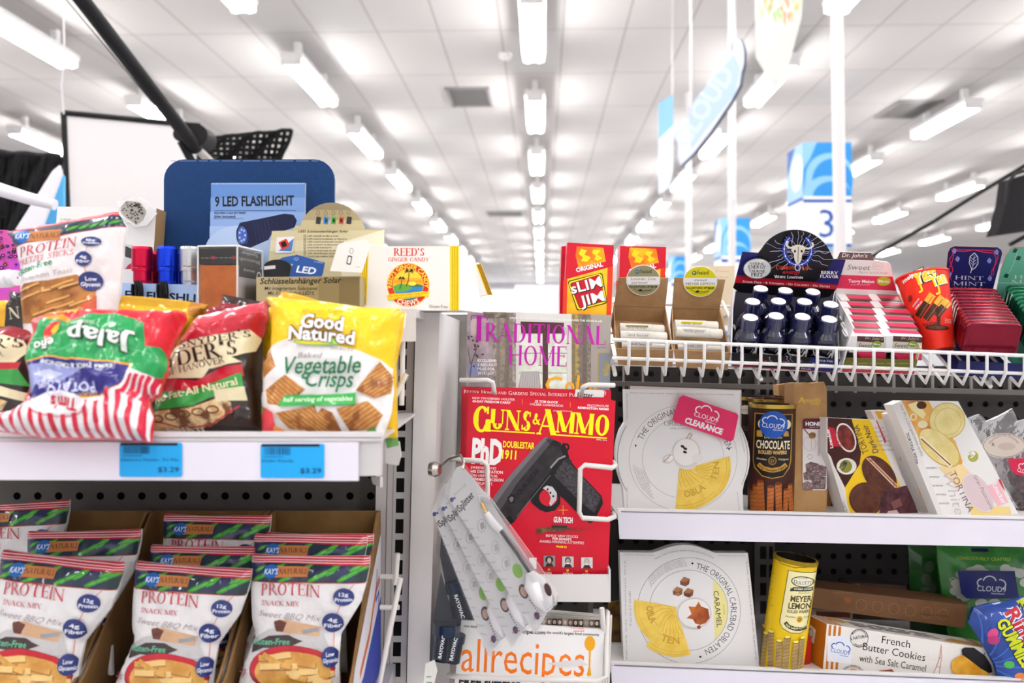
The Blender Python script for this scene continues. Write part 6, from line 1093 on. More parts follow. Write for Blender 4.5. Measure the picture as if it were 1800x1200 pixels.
def ha(a):
    nb = M('#e0304a', .3); lf = M('#8c92d8', .3)
    for pts in ([(822, 400), (800, 340), (822, 290), (835, 240), (822, 205), (1080, 212), (1112, 240), (1100, 290), (1070, 340), (1062, 400)], [(812, 380), (830, 330), (808, 270), (840, 215), (900, 218), (960, 208), (1020, 222), (1085, 228), (1098, 262), (1085, 320), (1078, 370)]): a.ln(pts, 4, nb)
    for x, y in ((838, 215), (858, 265), (808, 360), (1100, 222), (1055, 275), (1058, 385), (795, 385)): a.p([(x-14, y), (x, y-20), (x+14, y-4), (x+6, y+16), (x-8, y+14)], lf); a.ln([(x-6, y+12), (x+2, y-14)], 2, M('#171a4c'))
    w_ = M('#d8daf2', .3); a.ps(band([(938, 352), (945, 325), (930, 290), (935, 250), (962, 226), (982, 250), (985, 290), (968, 318), (948, 330)], 5), w_); a.ps(band([(942, 340), (955, 300), (962, 240)], 3), w_); [a.ps(band([(957-k*2, 300-k*18), (975, 285-k*18)], 2.5)+band([(955, 305-k*18), (938, 285-k*16)], 2.5), w_) for k in range(3)]
    a.ts('HINT', 840, 390, 1020, 396, 24, w_, .13, .045); a.ts('MINT', 828, 426, 1030, 432, 24, w_, .13, .045)
tins('navy mint display box with red vine border holding dark red tins', [(778, 450), (800, 225), (815, 196), (840, 186), (1105, 192), (1130, 210), (1135, 232), (1082, 440), (1080, 600), (790, 600)], (1741, 594), 1704, 594, 531, 12, 94, 58, '#780d25', M('#1a1c58', .35), ha, M('#1a1c58', .4), 'dark red', 'dark red mint tins')
def hg(a):
    dg = M('#123c30', .3)
    for x, y in ((1215, 215), (1235, 262), (1160, 370)): a.p([(x-18, y+8), (x-4, y-16), (x+18, y-12), (x+8, y+12)], dg)
    a.ln([(1230, 210), (1215, 270), (1190, 330), (1170, 360)], 2, M('#bfe0d0')); a.ts('HINT', 1208, 388, 1390, 392, 24, M('#bfe0d4', .3)); a.ts('MINT', 1190, 414, 1400, 420, 20, M('#bfe0d4', .3)); a.ln([(1110, 412), (1500, 420)], 2, M('#bfe0d0'))
tins('green mint display box with leaf print at the right edge', [(1100, 470), (1128, 330), (1165, 235), (1190, 200), (1215, 190), (1480, 200), (1500, 240), (1470, 470), (1460, 600), (1090, 600)], (1858, 596), 1808, 596, 529, 12, 94, 58, '#0a5f40', M('#5da58c', .35), hg, M('#2f8f74', .4), 'green', 'green mint tins')

# ================================================================ middle right shelf
def cloud9(a, x0, y0, x1, y1, h, m, w=4):   # line cloud over the word, baseline (x0,y0)-(x1,y1)
    dx, dy = x1-x0, y1-y0; L = math.hypot(dx, dy); f_ = lambda u, v: (x0+dx*u+dy/L*v*h, y0+dy*u-dx/L*v*h)
    a.t('CLOUD9', x0, y0, x1, y1, h, m, .0); a.t('Superstore', *f_(.5, -.42), *f_(.95, -.42), h*.26, m, .02)
    for cx, cy, r_, q0, q1 in ((.17, 1.45, .17, 95, 240), (.42, 1.75, .22, 10, 175), (.78, 1.3, .2, -60, 100)):
        pts = [f_(cx+r_*math.cos(rad(q0+(q1-q0)*k/14)), cy+(r_*L/h)*math.sin(rad(q0+(q1-q0)*k/14))*.85) for k in range(15)]; a.ps(band(pts, w), m)
WAF, WAD = M('#efcf62', .45, c2='#e8c250', ns=60), M('#c99d38', .45)
def wafer(a, cx, cy, r, a0, a1, m=WAF, off=(0, 0)):
    cx += off[0]; cy += off[1]; a.p([(cx, cy)]+ell(cx, cy, r, r, 12, a0, a1), m); [a.ring(cx, cy, r*k, r*k, 2.5, WAD, 14, a0+2, a1-2) for k in (.96, .9, .62)]
    for k in range(6): q = rad(a0+(a1-a0)*(k+.5)/6); a.ln([(cx+r*.12*math.cos(q), cy+r*.12*math.sin(q)), (cx+r*.35*math.cos(q+.1), cy+r*.35*math.sin(q+.1)), (cx+r*.56*math.cos(q-.05), cy+r*.56*math.sin(q-.05))], 3, WAD)
tk = M('#3a3838', .4); tl = M('#9a9694', .4)
def solid(name, lab, cat, out, Y, th, m, art, a_=0, b=.08, side=None, grp=None, extra=None):
    mb = MB(); cx = sum(p[0] for p in out)/len(out); cy = sum(p[1] for p in out)/len(out); S = Plane(cx, cy, Y, a_, b); slab(mb, S, out, th, m, side, art)
    o = tag(mb.build(name), lab, cat, grp)
    if extra: m2, nm, lb = extra(S); o2 = m2.build(nm, o); o2['label'] = lb
    return o
def obl1(a):
    a.ring(545, 600, 368, 360, 2, tl, 60); a.ring(545, 600, 278, 272, 2, tl, 60); a.tc('THE ORIGINAL CARLSBAD OBLATEN', 545, 600, 300, -66, 78, 44, tk, -.008); a.p([(215, 515), (222, 505), (229, 515), (222, 525)], tk); a.p([(850, 537), (857, 527), (864, 537), (857, 547)], tk)
    for k in range(5): a.tc('OF THE SPA TOWN OF CARLSBAD IN THE HEART OF EUROPE'[:40-k*3], 545, 600, 345-k*14, 262-k*2, 216+k*4, 9, tl)
    for pts in ([(160, 160), (160, 340)], [(160, 800), (160, 940)], [(925, 400), (960, 560)], [(910, 830), (925, 955)]): x0, y0 = pts[0]; x1, y1 = pts[1]; a.t('FRESHLY BAKED OBLATEN WAFERS', x0, y0, x1, y1, 7, tl)
    a.t('TWENTY CENT WORLD RECIPE · FRESHLY AND NATURALLY BAKED TO A FULL WORLD RECIPE', 180, 160, 890, 172, 8, tl); a.ts('ORIGINAL', 412, 380, 650, 384, 36, tk, .08, .03); a.t('VANILLA-ALMOND', 452, 402, 600, 404, 11, tl)
    a.ps(band(ell(548, 600, 450, 440, 30, 150, 210), 5), tl); a.ps(band(ell(548, 600, 436, 430, 30, -25, 25), 4), tl)
    wafer(a, 520, 600, 360, 42, 96, off=(8, 0)); wafer(a, 600, 660, 270, -16, 44); a.tc('OBLA', 528, 600, 268, 175, 140, 46, WAD, .02); a.tc('TEN', 600, 660, 190, 122, 78, 44, WAD, .02)
    a.ell(568, 570, 96, 108, M('#dedad8', .3)); a.ell(562, 556, 88, 92, M('#efecea', .3)); a.ring(566, 562, 92, 98, 3, M('#c2bdbb'), 30); a.ell(640, 600, 40, 30, M('#e8e4e0')); a.ps(band([(565, 470), (590, 428), (606, 440), (585, 472)], 7), M('#c8a890')); a.ell(443, 605, 40, 30, M('#dcd4d0', .3), rot=-25); a.ell(448, 602, 30, 20, W, rot=-25); a.ln([(410, 628), (440, 598), (458, 576)], 5, M('#b08468'))
    for x, y in ((540, 520), (558, 535), (556, 558)): a.ell(x, y, 14, 9, M('#2c1c18'), rot=20)
def stk(S):
    m = MB(); S2 = Plane(1200, 730, 1.345, 0, .08); pts = [(540, 172), (560, 176), (910, 295), (922, 312), (890, 470), (872, 486), (852, 482), (486, 352), (472, 336), (520, 190)]; a = Art(fJ); cloud9(a, 617, 312, 778, 362, 34, W, 8); a.t('CLEARANCE', 553, 358, 808, 440, 40, W, .05)
    slab(m, S2, px(fJ, pts), .0008, M('#d4235c', .35), None, a); return m, 'clearance_sticker', 'pink rounded clearance sticker with white lettering'
ob1 = [(145, 130), (936, 141), (932, 375)]+[(1000-70*(((k-4)/4)**2), 375+k*56) for k in range(1, 8)]+[(950, 822), (956, 985), (150, 985), (135, 800)]+[(85+55*(((k-4)/4)**2), 800-k*56) for k in range(1, 8)]+[(150, 352)]
a = Art(fJ); obl1(a); solid('wafer_box', 'white round edged wafer box with pink clearance sticker on the middle right shelf', 'wafer box', px(fJ, ob1), 1.352, .022, M('#edebeb', .4), a, extra=stk)
solid('wafer_box', 'second wafer box hidden behind the one with the clearance sticker', 'wafer box', px(fJ, [(185, 100), (942, 128), (942, 985), (185, 985)]), 1.39, .02, M('#d8d2ce', .4), Art(fJ).p([(185, 100), (942, 128), (942, 136), (185, 108)], M('#4a3a34')), side=M('#6a5448'))
def tin(lab, T, B, rp, Y, mats, fn, fr, opentop=False, cat='wafer tin'):
    t = thing('wafer_tin', lab, cat, P(*B, Y)); b_, t_ = P(*B, Y), P(*T, Y); r_ = rp*Y/F; m = MB(); L_ = (t_-b_).length
    m.lathe(b_, t_, [(0, .001), (0, r_), (1-.003/L_, r_), (1, r_*1.015), (1, r_*.93, M('#1c1408', .5)) if opentop else (1, r_*.93), (1-.002/L_, r_*.92, M('#1c1408', .5)) if opentop else (1-.002/L_, r_*.92), (1-.03/L_ if opentop else 1-.004/L_, r_*.92, M('#1c1408', .5)) if opentop else (1-.004/L_, r_*.92), (1-.03/L_ if opentop else 1-.004/L_, .001)], mats[0], 48)
    a = Art(fr); fn(a); a.into(m, CylS(b_, t_, r_, step=3)); m.build('tin_body', t); m = MB(); m.lathe(b_+(t_-b_)*(1-.006/L_), t_, [(0, r_*1.005), (0, r_*1.03), (1, r_*1.03), (1, r_*.96), (.6, r_*.95)], mats[1], 48); m.build('rim', t); return t
GLD = M('#b89c3c', .25, .85); CHB = M('#3a1a14', .28)
def stick(a, x0, y0, x1, y1, w, m, m2):
    a.ln([(x0, y0), (x1, y1)], w, m); n = int(abs(y1-y0)/26)
    for k in range(n): u = k/n; x, y = x0+(x1-x0)*u, y0+(y1-y0)*u; a.ln([(x-w/2, y+10), (x+w/2, y-2)], 3, m2)
    a.ell(x0, y0, w/2, w*.28, m2)
def choc(a):
    gd = M('#b98a34', .3)
    for g_, m_ in ((0, gd), (6, M('#17110f', .28))): a.p([(1035+g_, 282+g_), (1288-g_, 292+g_), (1278-g_, 600), (1268-g_, 650-g_), (1225, 705-g_), (1150, 718-g_), (1085, 702-g_), (1032+g_, 650-g_), (1022+g_, 600)], m_)
    cr = M('#efe2bc', .3); a.t('CHOCOLATE', 1045, 515, 1268, 524, 56, cr, .025); a.t('ROLLED WAFERS', 1060, 552, 1248, 557, 24, M('#d8a860'), .04); a.t('Decadent', 1048, 590, 1114, 596, 14, cr, 0, .3); a.t('Indulgent', 1192, 594, 1258, 598, 14, cr, 0, .3); a.ring(1153, 598, 27, 28, 3, gd); a.ring(1153, 598, 21, 22, 2, gd); a.t('D', 1143, 608, 1164, 608, 20, gd, .02)
    a.ps(band([(1060, 622), (1090, 648), (1150, 662), (1210, 652), (1245, 626)], 30), gd); a.t('Rich Chocolate Cream', 1066, 636, 1240, 640, 14, M('#1c120c'), .03, arc=-30)
    a.ell(1080, 355, 22, 30, cr); a.ell(1252, 360, 22, 30, cr); a.p([(1050, 400), (1080, 395), (1090, 440), (1050, 440)], gd); a.p([(1256, 405), (1228, 400), (1226, 438), (1262, 440)], gd); a.t('Dolcetto', 1100, 448, 1216, 452, 18, cr, 0, .2)
    WR, WD = M('#b5672c', .4, c2='#a05824', ns=60), M('#6e3414', .4)
    for x0, y0, x1, w_ in ((1015, 800, 1022, 26), (1042, 765, 1048, 36), (1076, 735, 1088, 40), (1143, 768, 1136, 42), (1190, 748, 1196, 42), (1238, 790, 1232, 30), (1262, 760, 1272, 28)): stick(a, x0, y0, x1, 985, w_, WR, WD)
    a.ell(1160, 358, 88, 90, M('#1c55b4', .3)); cloud9(a, 1088, 374, 1226, 388, 32, W, 7)
tin('tall round brown chocolate rolled wafer tin with round blue sticker', (1358, 709), (1355, 906), 39.5, 1.37, (CHB, GLD), choc, fJ)
tin('gold rimmed brown tin directly behind the chocolate wafer tin', (1356, 700), (1355, 895), 39.5, 1.46, (CHB, GLD), lambda a: a, fJ)
def dol2(a): a.ell(972, 262, 46, 30, M('#b8b0a0')); a.ts('Dolcetto', 935, 272, 1008, 274, 20, M('#2c2420')); a.t('CHOCOLATE', 935, 400, 1000, 402, 30, M('#6a5c48'))
tin('dark wafer tin in deep shade behind the clearance wafer box', (1325, 696), (1322, 885), 34, 1.53, (M('#1c1210', .3), GLD), dol2, fJ)  # same kind of tin, body and print darkened to paint in the shade
# caramel bag
KP = M('#b0895c', .8, c2='#a67f52', ns=40); t = thing('caramel_bag', 'folded kraft paper bag with honey caramels label', 'paper bag', P(1425, 903, 1.36)); S = Plane(1425, 790, 1.355, 0, .06); m = MB(); a = Art(fK)
for k, (p_, q_) in enumerate((((20, 190), (60, 232)), ((40, 180), (16, 220)))): a.ln([p_, ((p_[0]+q_[0])/2+8, (p_[1]+q_[1])/2-14), q_], 3, M('#d8b23c', .3, .6))
a.t('Amella', 16, 222, 160, 222, 36, M('#d8b23c', .3, .6), -.005, .3); a.t('CARAMELS', 90, 236, 160, 236, 8, M('#d8b23c', .3, .6), .01)
slab(m, S, px(fK, [(-14, 88), (20, 92), (60, 84), (110, 92), (188, 80), (207, 135), (209, 700), (205, 985), (-20, 985), (-18, 400)]), .05, KP, M('#8a683f', .8), a); m.build('bag_body', t)
m = MB(); a = Art(fK); a.clipto = tess(px(fK, rrp(42, 330, 208, 818, 18))); a.p([(42, 330), (208, 330), (208, 404), (42, 400)], M('#5a1426', .35)); a.t('HONEY', 62, 378, 190, 380, 26, W, .05); a.t('MADE IN USA', 88, 393, 150, 393, 7, W)
a.ell(108, 445, 24, 22, M('#9a6a30')); [a.ln([(84, 436+k*8), (130, 430+k*8)], 3, M('#5c3a18')) for k in range(4)]; a.ln([(84, 440), (50, 398)], 8, M('#8a5c30')); a.ln([(104, 468), (100, 540)], 3, M('#d8a848')); a.ring(90, 500, 42, 50, 2, tl, 24)
a.t('Salted Chocolate', 158, 585, 158, 410, 18, M('#8a6460'), .0); a.t('CARAMELS', 192, 590, 192, 418, 22, M('#c02a44'), .01); a.ring(92, 590, 17, 17, 2, tk); 
for x, y, w_, h_, c_ in ((60, 630, 90, 60, '#4a3236'), (120, 650, 85, 70, '#5c4044'), (45, 690, 90, 60, '#2e1e22'), (100, 720, 100, 90, '#3a262a'), (42, 760, 70, 60, '#6a5458')): a.p([(x, y+10), (x+w_*.4, y-6), (x+w_, y+8), (x+w_*.95, y+h_), (x+6, y+h_)], M(c_, .4, c2='#8a7474', ns=120))
R.seed(6); [a.ell(R.uniform(50, 200), R.uniform(640, 800), 3.5, 2.6, M('#d8ccc8'), n=6) for _ in range(40)]; slab(m, Plane(1425, 790, 1.3535, 0, .06), px(fK, rrp(42, 330, 208, 818, 18)), .0008, M('#e4dcdc', .3), None, a); m.build('label', t)
solid('caramel_bag', 'second kraft paper bag behind the honey caramels bag', 'paper bag', [(1368, 676), (1400, 672), (1440, 680), (1480, 850), (1480, 905), (1395, 905), (1390, 700), (1370, 695)], 1.42, .03, KP, Art().p([(1466, 810), (1474, 850), (1474, 905), (1460, 905)], M('#2c2424')), b=.05)
# tortina boxes
def lea(x, y): return x, y
def tdark(a):
    a.p([(212, 325), (380, 334), (470, 590), (330, 800), (210, 560)], M('#3d150f', .3)); a.p([(375, 333), (540, 340), (835, 990), (355, 985), (330, 800), (430, 640), (440, 560)], M('#eec41c', .3)); a.p([(500, 338), (545, 341), (838, 990), (800, 990)], M('#e6e0dc', .3)); a.p([(540, 341), (605, 345), (625, 480), (600, 500)], M('#b81c34', .3))
    a.p([(215, 385), (255, 395), (300, 520), (225, 520)], M('#c0162e', .3)); a.t('Loacker', 250, 530, 220, 395, 22, W, .03); a.ell(338, 460, 62, 104, M('#efe9e0', .3), rot=-22); a.ell(338, 460, 52, 92, M('#5c1c18', .3, c2='#8a3028', ns=90), rot=-22); a.t('Gran Pasticceria', 318, 545, 272, 400, 20, M('#5c1c18'), .01, .2)
    a.t('TORTINA', 492, 560, 420, 370, 46, tk, .0); a.t('Dark-Noir', 558, 560, 480, 372, 40, tk, .01, .2); a.ell(340, 655, 68, 56, M('#e8e2d8', .3)); a.ell(335, 655, 42, 44, M('#8c8a34', .3)); a.t('3', 312, 685, 352, 630, 34, tk, .02)
    for k in range(6): a.fine(530+k*2, 385+k*30, 590+k*14, 400+k*30, 2, tl, 3, 3)
    CK = M('#4a2418', .35, c2='#5c3020', ns=70); a.p(ell(562, 715, 96, 150, 30, rot=-38), CK); a.p([(470, 600), (500, 596), (695, 790), (668, 800)], M('#d8a888', .4)); a.ln([(484, 600), (682, 794)], 6, M('#7a3c24')); a.ps(band([(476, 600), (672, 800)], 4), M('#f0d8c4'))
    a.p(ell(470, 880, 112, 118, 30, rot=-30), CK); a.ps(band(ell(470, 880, 92, 98, 30, rot=-30), 4), M('#6b3a26')); a.ps(band(ell(570, 715, 70, 120, 30, 40, 300, rot=-38), 4), M('#6b3a26')); a.t('FINEST QUALITY', 400, 880, 540, 862, 20, M('#6b3a26')); a.p([(575, 830), (760, 780), (830, 985), (560, 985)], M('#33161a', .4, c2='#5a3038', ns=60)); a.p([(640, 900), (700, 870), (720, 920), (660, 950)], M('#7a4a48')); a.p([(620, 960), (680, 950), (700, 985), (610, 985)], M('#d8b8b0'))
DQ = px(fK, [(205, 322), (375, 332), (545, 339), (700, 680), (842, 992), (340, 992), (270, 740), (205, 560)])
a = Art(fK); a.clipto = tess(DQ); tdark(a); a.clipto = None; a.p([(207, 560), (232, 590), (368, 985), (338, 992)], M('#dcd8d4', .3)); a.t('TORTINA', 305, 900, 340, 985, 16, tk)
solid('cookie_box', 'dark brown and yellow cookie box with chocolate coated tortina cookies', 'cookie box', DQ, 1.35, .03, M('#e6e0dc', .35), a, a_=.25, b=.05)
WT = M('#e2ddda', .3)
for k, (o_, Y, lb) in enumerate(([[(505, 275), (600, 272), (660, 300), (860, 700), (930, 990), (800, 990)], 1.43, 'white cookie box rearmost of the leaning stack behind the dark one'], [[(620, 300), (650, 288), (700, 300), (975, 990), (870, 990), (760, 720)], 1.395, 'white tortina cookie box middle of the leaning stack'], [[(650, 300), (700, 290), (860, 560), (1010, 990), (905, 990), (820, 800)], 1.375, 'white tortina cookie box just behind the frontmost white one'])):
    a = Art(fK); q = px(fK, o_); a.clipto = tess(q)
    if k == 0: a.p([(530, 278), (640, 285), (650, 330), (560, 335)], M('#d8a428', .3)); a.p([(800, 850), (900, 820), (940, 990), (820, 990)], M('#e8c060', .3)); a.p([(600, 345), (640, 350), (680, 490), (640, 500)], M('#b81c34', .3))
    else:
        a.clipto = None; x = 715 if k == 1 else 735; a.t('TORTINA White', x, 555-k*60, x+85, 730-k*60, 20, tk, .01); a.ell(x+2, 530-k*80, 10, 14, M('#6a6a3a')); a.ell(720+k*10, 620-k*20, 26, 34, M('#8c9040', .3), rot=-20) if k == 1 else None
        a.clipto = tess(q); a.p([(820, 780), (930, 800), (980, 990), (880, 990)], M('#e8b850', .35, c2='#f2e0b0', ns=30)); a.ell(895+k*40, 900, 34, 70, M('#e9d08c', .4), rot=-20); a.p([(640, 290), (670, 290), (676, 320), (650, 320)], M('#a01c30'))
    solid('cookie_box', lb, 'cookie box', q, Y, .016, WT, a, a_=.25, b=.05)
WQ = px(fK, [(650, 236), (715, 208), (1100, 213), (1320, 620), (1528, 1012), (1002, 1000), (965, 992), (820, 640)]); a = Art(fK); a.clipto = tess(WQ)
a.p([(715, 208), (900, 210), (1010, 420), (1080, 480), (1130, 620), (1120, 700), (1000, 560), (850, 500)], M('#e09a3c', .3, c2='#c8702c', ns=14, c3='#eab860')); a.p([(960, 660), (1130, 640), (1200, 720), (1090, 800)], M('#f2d8a0', .3)); a.p([(1180, 920), (1450, 930), (1470, 1012), (1190, 1005)], M('#f2d890', .3)); a.p([(650, 236), (715, 208), (1002, 1000), (965, 992)], M('#e9e5e2', .3))
CW = M('#ecdc9c', .4, c2='#e2cd84', ns=50); CE = M('#c9ab5c', .4)
a.ell(1025, 345, 124, 124, CE, rot=20); a.ell(1025, 345, 118, 118, CW, rot=20); a.ps(band(ell(1030, 350, 90, 92, 26), 3), CE); a.p(ell(972, 530, 170, 92, 30, rot=42), CE); a.p(ell(970, 526, 164, 86, 30, rot=42), CW); a.p([(835, 455), (855, 450), (1062, 650), (1040, 664)], M('#f4ead0')); a.ln([(848, 468), (1048, 648)], 9, M('#8a5030'))
a.p([(755, 235), (820, 215), (880, 300), (860, 335), (780, 270)], M('#f2e4a8', .35)); a.ell(850, 240, 34, 26, M('#4a2410', .35)); a.ring(795, 320, 24, 26, 12, M('#f0e0b0')); a.ell(858, 370, 34, 26, M('#efe2b8')); a.ell(1200, 590, 66, 62, M('#efece6', .3), rot=20); a.ell(1200, 588, 36, 38, M('#a9a850', .3)); a.t('3', 1184, 602, 1222, 570, 34, W, .02)
a.t('TORTINA', 1038, 700, 1170, 972, 46, M('#8a6a70'), 0); a.t('White', 985, 690, 1080, 985, 70, M('#cfc4c8'), -.01, .3); a.ell(1235, 835, 84, 150, M('#e4dcd8', .3), rot=-34); a.ell(1235, 835, 76, 140, M('#ddc8cc', .3), rot=-34); a.t('Gran Pasticceria', 1200, 720, 1320, 950, 26, M('#8a7478'), 0, .2); a.p([(1290, 790), (1370, 760), (1440, 900), (1370, 925)], M('#f2b8c4', .3)); a.t('Loacker', 1330, 780, 1400, 915, 34, W, .03); a.p([(1370, 745), (1385, 742), (1420, 830), (1400, 800)], M('#c01c34'))
a.t('Net Wt 2.22oz gold medal quality', 700, 240, 850, 590, 20, tl, .0); a.t('TORTINA White', 740, 430, 815, 640, 22, tk, .01)
for k in range(5): a.fine(880+k*22, 660+k*60, 950+k*22, 672+k*60, 2, tl, 3, 3)
solid('cookie_box', 'frontmost white and gold tortina cookie box leaning on the middle right shelf', 'cookie box', WQ, 1.35, .02, M('#efecea', .3), a, a_=.25, b=.05)
t = thing('candy_bag', 'clear plastic bag of dark gummies with oval cream label at the right edge', 'candy bag', P(1780, 905, 1.37)); S_ = Puff(px(fK, [(1160, 330), (1240, 300), (1290, 350), (1380, 310), (1470, 262), (1495, 350), (1700, 300), (1760, 980), (1540, 1010), (1360, 700)]), Plane(1780, 800, 1.415, .1, .05), .02, 40, 5, .006, step=9); m = MB(); puffbag(m, S_, Clear('#e8e6ea', .1, .08, .9, 70)); m.build('clear_film', t)
m = MB(); R.seed(4)
for k in range(46): c_ = P(1775+R.uniform(0, 75), 830+R.uniform(0, 72) if k % 3 else R.uniform(855, 895), 1.425+R.uniform(-.012, .012)); m.lathe(c_-Vector((0, .004, .006)), c_+Vector((0, 0, .006)), [(0, .001), (.05, .007), (.5, .009), (.95, .006), (1, .001)], M('#4a1628', .2), 8)
o = m.build('gummies', t); o['kind'] = 'stuff'
m = MB(); a = Art(fK); a.ring(1412, 515, 142, 80, 3, tk, 40); a.tc('Harrisons the Gourmet', 1412, 560, 108, -58, 58, 18, M('#8a5a4c'), 0); a.t('R', 1330, 518, 1350, 518, 22, tk, .01); a.ell(1430, 520, 60, 26, M('#c8b4a8', .4)); slab(m, Plane(1765, 783, 1.385, .1, .05), px(fK, ell(1412, 515, 148, 86, n=36)), .0008, M('#d5c8bc', .4), None, a); m.build('label', t)
m = MB(); a = Art(fK); cloud9(a, 1500, 690, 1600, 720, 30, W, 6); slab(m, Plane(1785, 820, 1.378, .1, .05), px(fK, [(1440, 605), (1560, 600), (1640, 620), (1640, 740), (1500, 712), (1462, 680)]), .0008, M('#c81e48', .35), None, a); m.build('sticker', t).update({} ) if False else m.build('sticker', t)

# ================================================================ lower right shelf
a = Art(fL); a.ring(670, 635, 405, 415, 2.5, tk, 60); a.ring(668, 632, 310, 315, 2.5, tk, 60); a.p(ell(668, 632, 306, 311, 20, -52, 48), M('#e6dc96', .35)); a.tc('THE ORIGINAL CARLSBAD OBLATEN', 668, 634, 330, 10, 158, 50, tk, -.005)
for x, y in ((698, 266), (760, 995)): a.p([(x-11, y), (x, y-10), (x+11, y), (x, y+10)], M('#14183c'))
for k in range(4): a.tc('OF THE SPA TOWN OF CARLSBAD IN THE HEART OF', 670, 635, 345+k*16, 302+k*2, 358-k*1, 13, tl)
a.t('CARAMEL', 862, 482, 890, 766, 42, tk, .0); a.t('mild', 935, 590, 940, 660, 16, M('#b8a850'), 0, .3); a.t('NET WT. 6.75 OZ (191 g)', 200, 485, 210, 755, 16, tl)
for x, y, c_ in ((638, 408, '#7a4a34'), (583, 485, '#a8764a'), (667, 495, '#7a4a34')): a.p([(x-38, y-2), (x-6, y-38), (x+40, y-22), (x+34, y+20), (x+6, y+38), (x-34, y+24)], M(c_, .4, c2='#5c3624', ns=90)); a.p([(x-38, y-2), (x-6, y-38), (x+40, y-22), (x+8, y+4)], M('#9a6a48'))
wafer(a, 560, 615, 330, 95, 190, off=(10, -10)); wafer(a, 570, 625, 370, 72, 130, off=(0, 0)); a.tc('OBLA', 570, 605, 232, 272, 236, 54, WAD, .03); a.tc('TEN', 570, 625, 268, 208, 174, 56, WAD, .03)
a.ell(712, 655, 135, 120, M('#cfcac8', .2)); a.ell(712, 652, 124, 110, M('#ebe8e6', .2)); a.p([(665, 600), (720, 605), (745, 562), (765, 600), (820, 620), (832, 690), (800, 730), (760, 745), (720, 735), (700, 700), (650, 692), (690, 660)], M('#8a3e1c', .3, c2='#b8662c', ns=50)); a.ell(748, 762, 16, 14, M('#8a3e1c'))
a.t('MILD CARAMEL · FRESHLY AND NATURALLY BAKED TO A WORLD RECIPE', 160, 200, 400, 206, 9, tl); a.tc('FRESHLY AND NATURALLY BAKED TO AN OLD WORLD RECIPE', 640, 610, 440, -32, 30, 11, tl); a.t('THE ORIGINAL SPA RECIPE', 165, 240, 180, 1020, 9, tl); a.t('THE ORIGINAL SPA RECIPE', 1115, 240, 1190, 1020, 9, tl); a.t('FRESHLY BAKED TO AN OLD RECIPE', 900, 208, 1110, 210, 9, tl)
ob2 = px(fL, [(130, 180), (392, 182)]+[(400+k*58.7, 182-62*math.sin(math.pi*k/8)) for k in range(1, 8)]+[(875, 184), (1132, 184), (1180, 640), (1228, 1120), (165, 1120), (145, 640)])
solid('wafer_box', 'white caramel wafer box with arched top on the lower right shelf', 'wafer box', ob2, 1.35, .022, M('#e6e4e4', .35), a)
YT = M('#e5bf16', .3)
def lemon(a):
    for g_, m_ in ((0, M('#2c2818')), (5, M('#efe6b0', .3))): a.p([(1452+g_, 284+g_), (1672-g_, 318+g_), (1600-g_, 700), (1585, 760-g_), (1540, 778-g_), (1470, 766-g_), (1410, 730-g_), (1385+g_, 680)], m_)
    br_ = M('#4a441c'); a.ell(1562, 378, 88, 42, br_, rot=10); a.ell(1562, 378, 80, 35, M('#e8e4d0'), rot=10); a.ts('Dolcetto', 1492, 392, 1650, 410, 34, M('#2a2a1c'), .15, .06); a.t('ALL NATURAL', 1530, 352, 1600, 360, 10, br_); a.p([(1470, 425), (1500, 412), (1640, 430), (1636, 460), (1500, 444), (1466, 446)], M('#3a3a2a')); a.t('GOURMET COOKIES', 1496, 434, 1628, 450, 15, M('#e8e4c8'), .03); a.t('Premium', 1528, 468, 1612, 476, 16, M('#8a7c34'), 0, .3)
    a.t('MEYER', 1468, 522, 1626, 540, 46, br_, .03); a.t('LEMON', 1452, 576, 1618, 594, 46, br_, .03); a.t('ROLLED WAFERS', 1445, 608, 1612, 626, 24, M('#6a6230'), .03); a.ell(1537, 665, 24, 26, M('#d8aa20', .3)); a.t('D', 1527, 678, 1549, 680, 26, br_, .03); a.t('Decadent', 1430, 640, 1504, 652, 15, br_, 0, .3); a.t('Indulgent', 1566, 658, 1625, 668, 15, br_, 0, .3)
    a.ps(band([(1430, 682), (1452, 712), (1500, 735), (1550, 742), (1590, 738)], 30), br_); a.t('Rich Lemon Cream', 1436, 706, 1588, 728, 17, M('#e8e0b8'), .03, arc=-22); a.ps(band([(1345, 190), (1400, 240), (1500, 266), (1670, 266)], 4), br_)
    WR, WD = M('#a58a5c', .4, c2='#94794c', ns=60), M('#6a5230', .4); yl = M('#f2e060')
    for x0, y0, x1, w_ in ((1262, 750, 1240, 30), (1282, 790, 1248, 34), (1326, 765, 1318, 46), (1388, 825, 1372, 44), (1446, 795, 1420, 46), (1505, 835, 1480, 40), (1548, 810, 1520, 34)): stick(a, x0, y0, x1, 1120, w_, WR, WD); a.ell(x0, y0-4, w_/2.2, 10, yl, n=9)
    for k in range(5): a.ln([(1330+k*2, 320+k*60), (1345+k, 330+k*60), (1356-k*5, 322+k*60)], 4, M('#a8861c'))
tin('tall tilted yellow lemon rolled wafer tin with open dark top', (1399, 979), (1371, 1184), 37, 1.34, (YT, M('#8a6f10', .4)), lemon, fL, True)
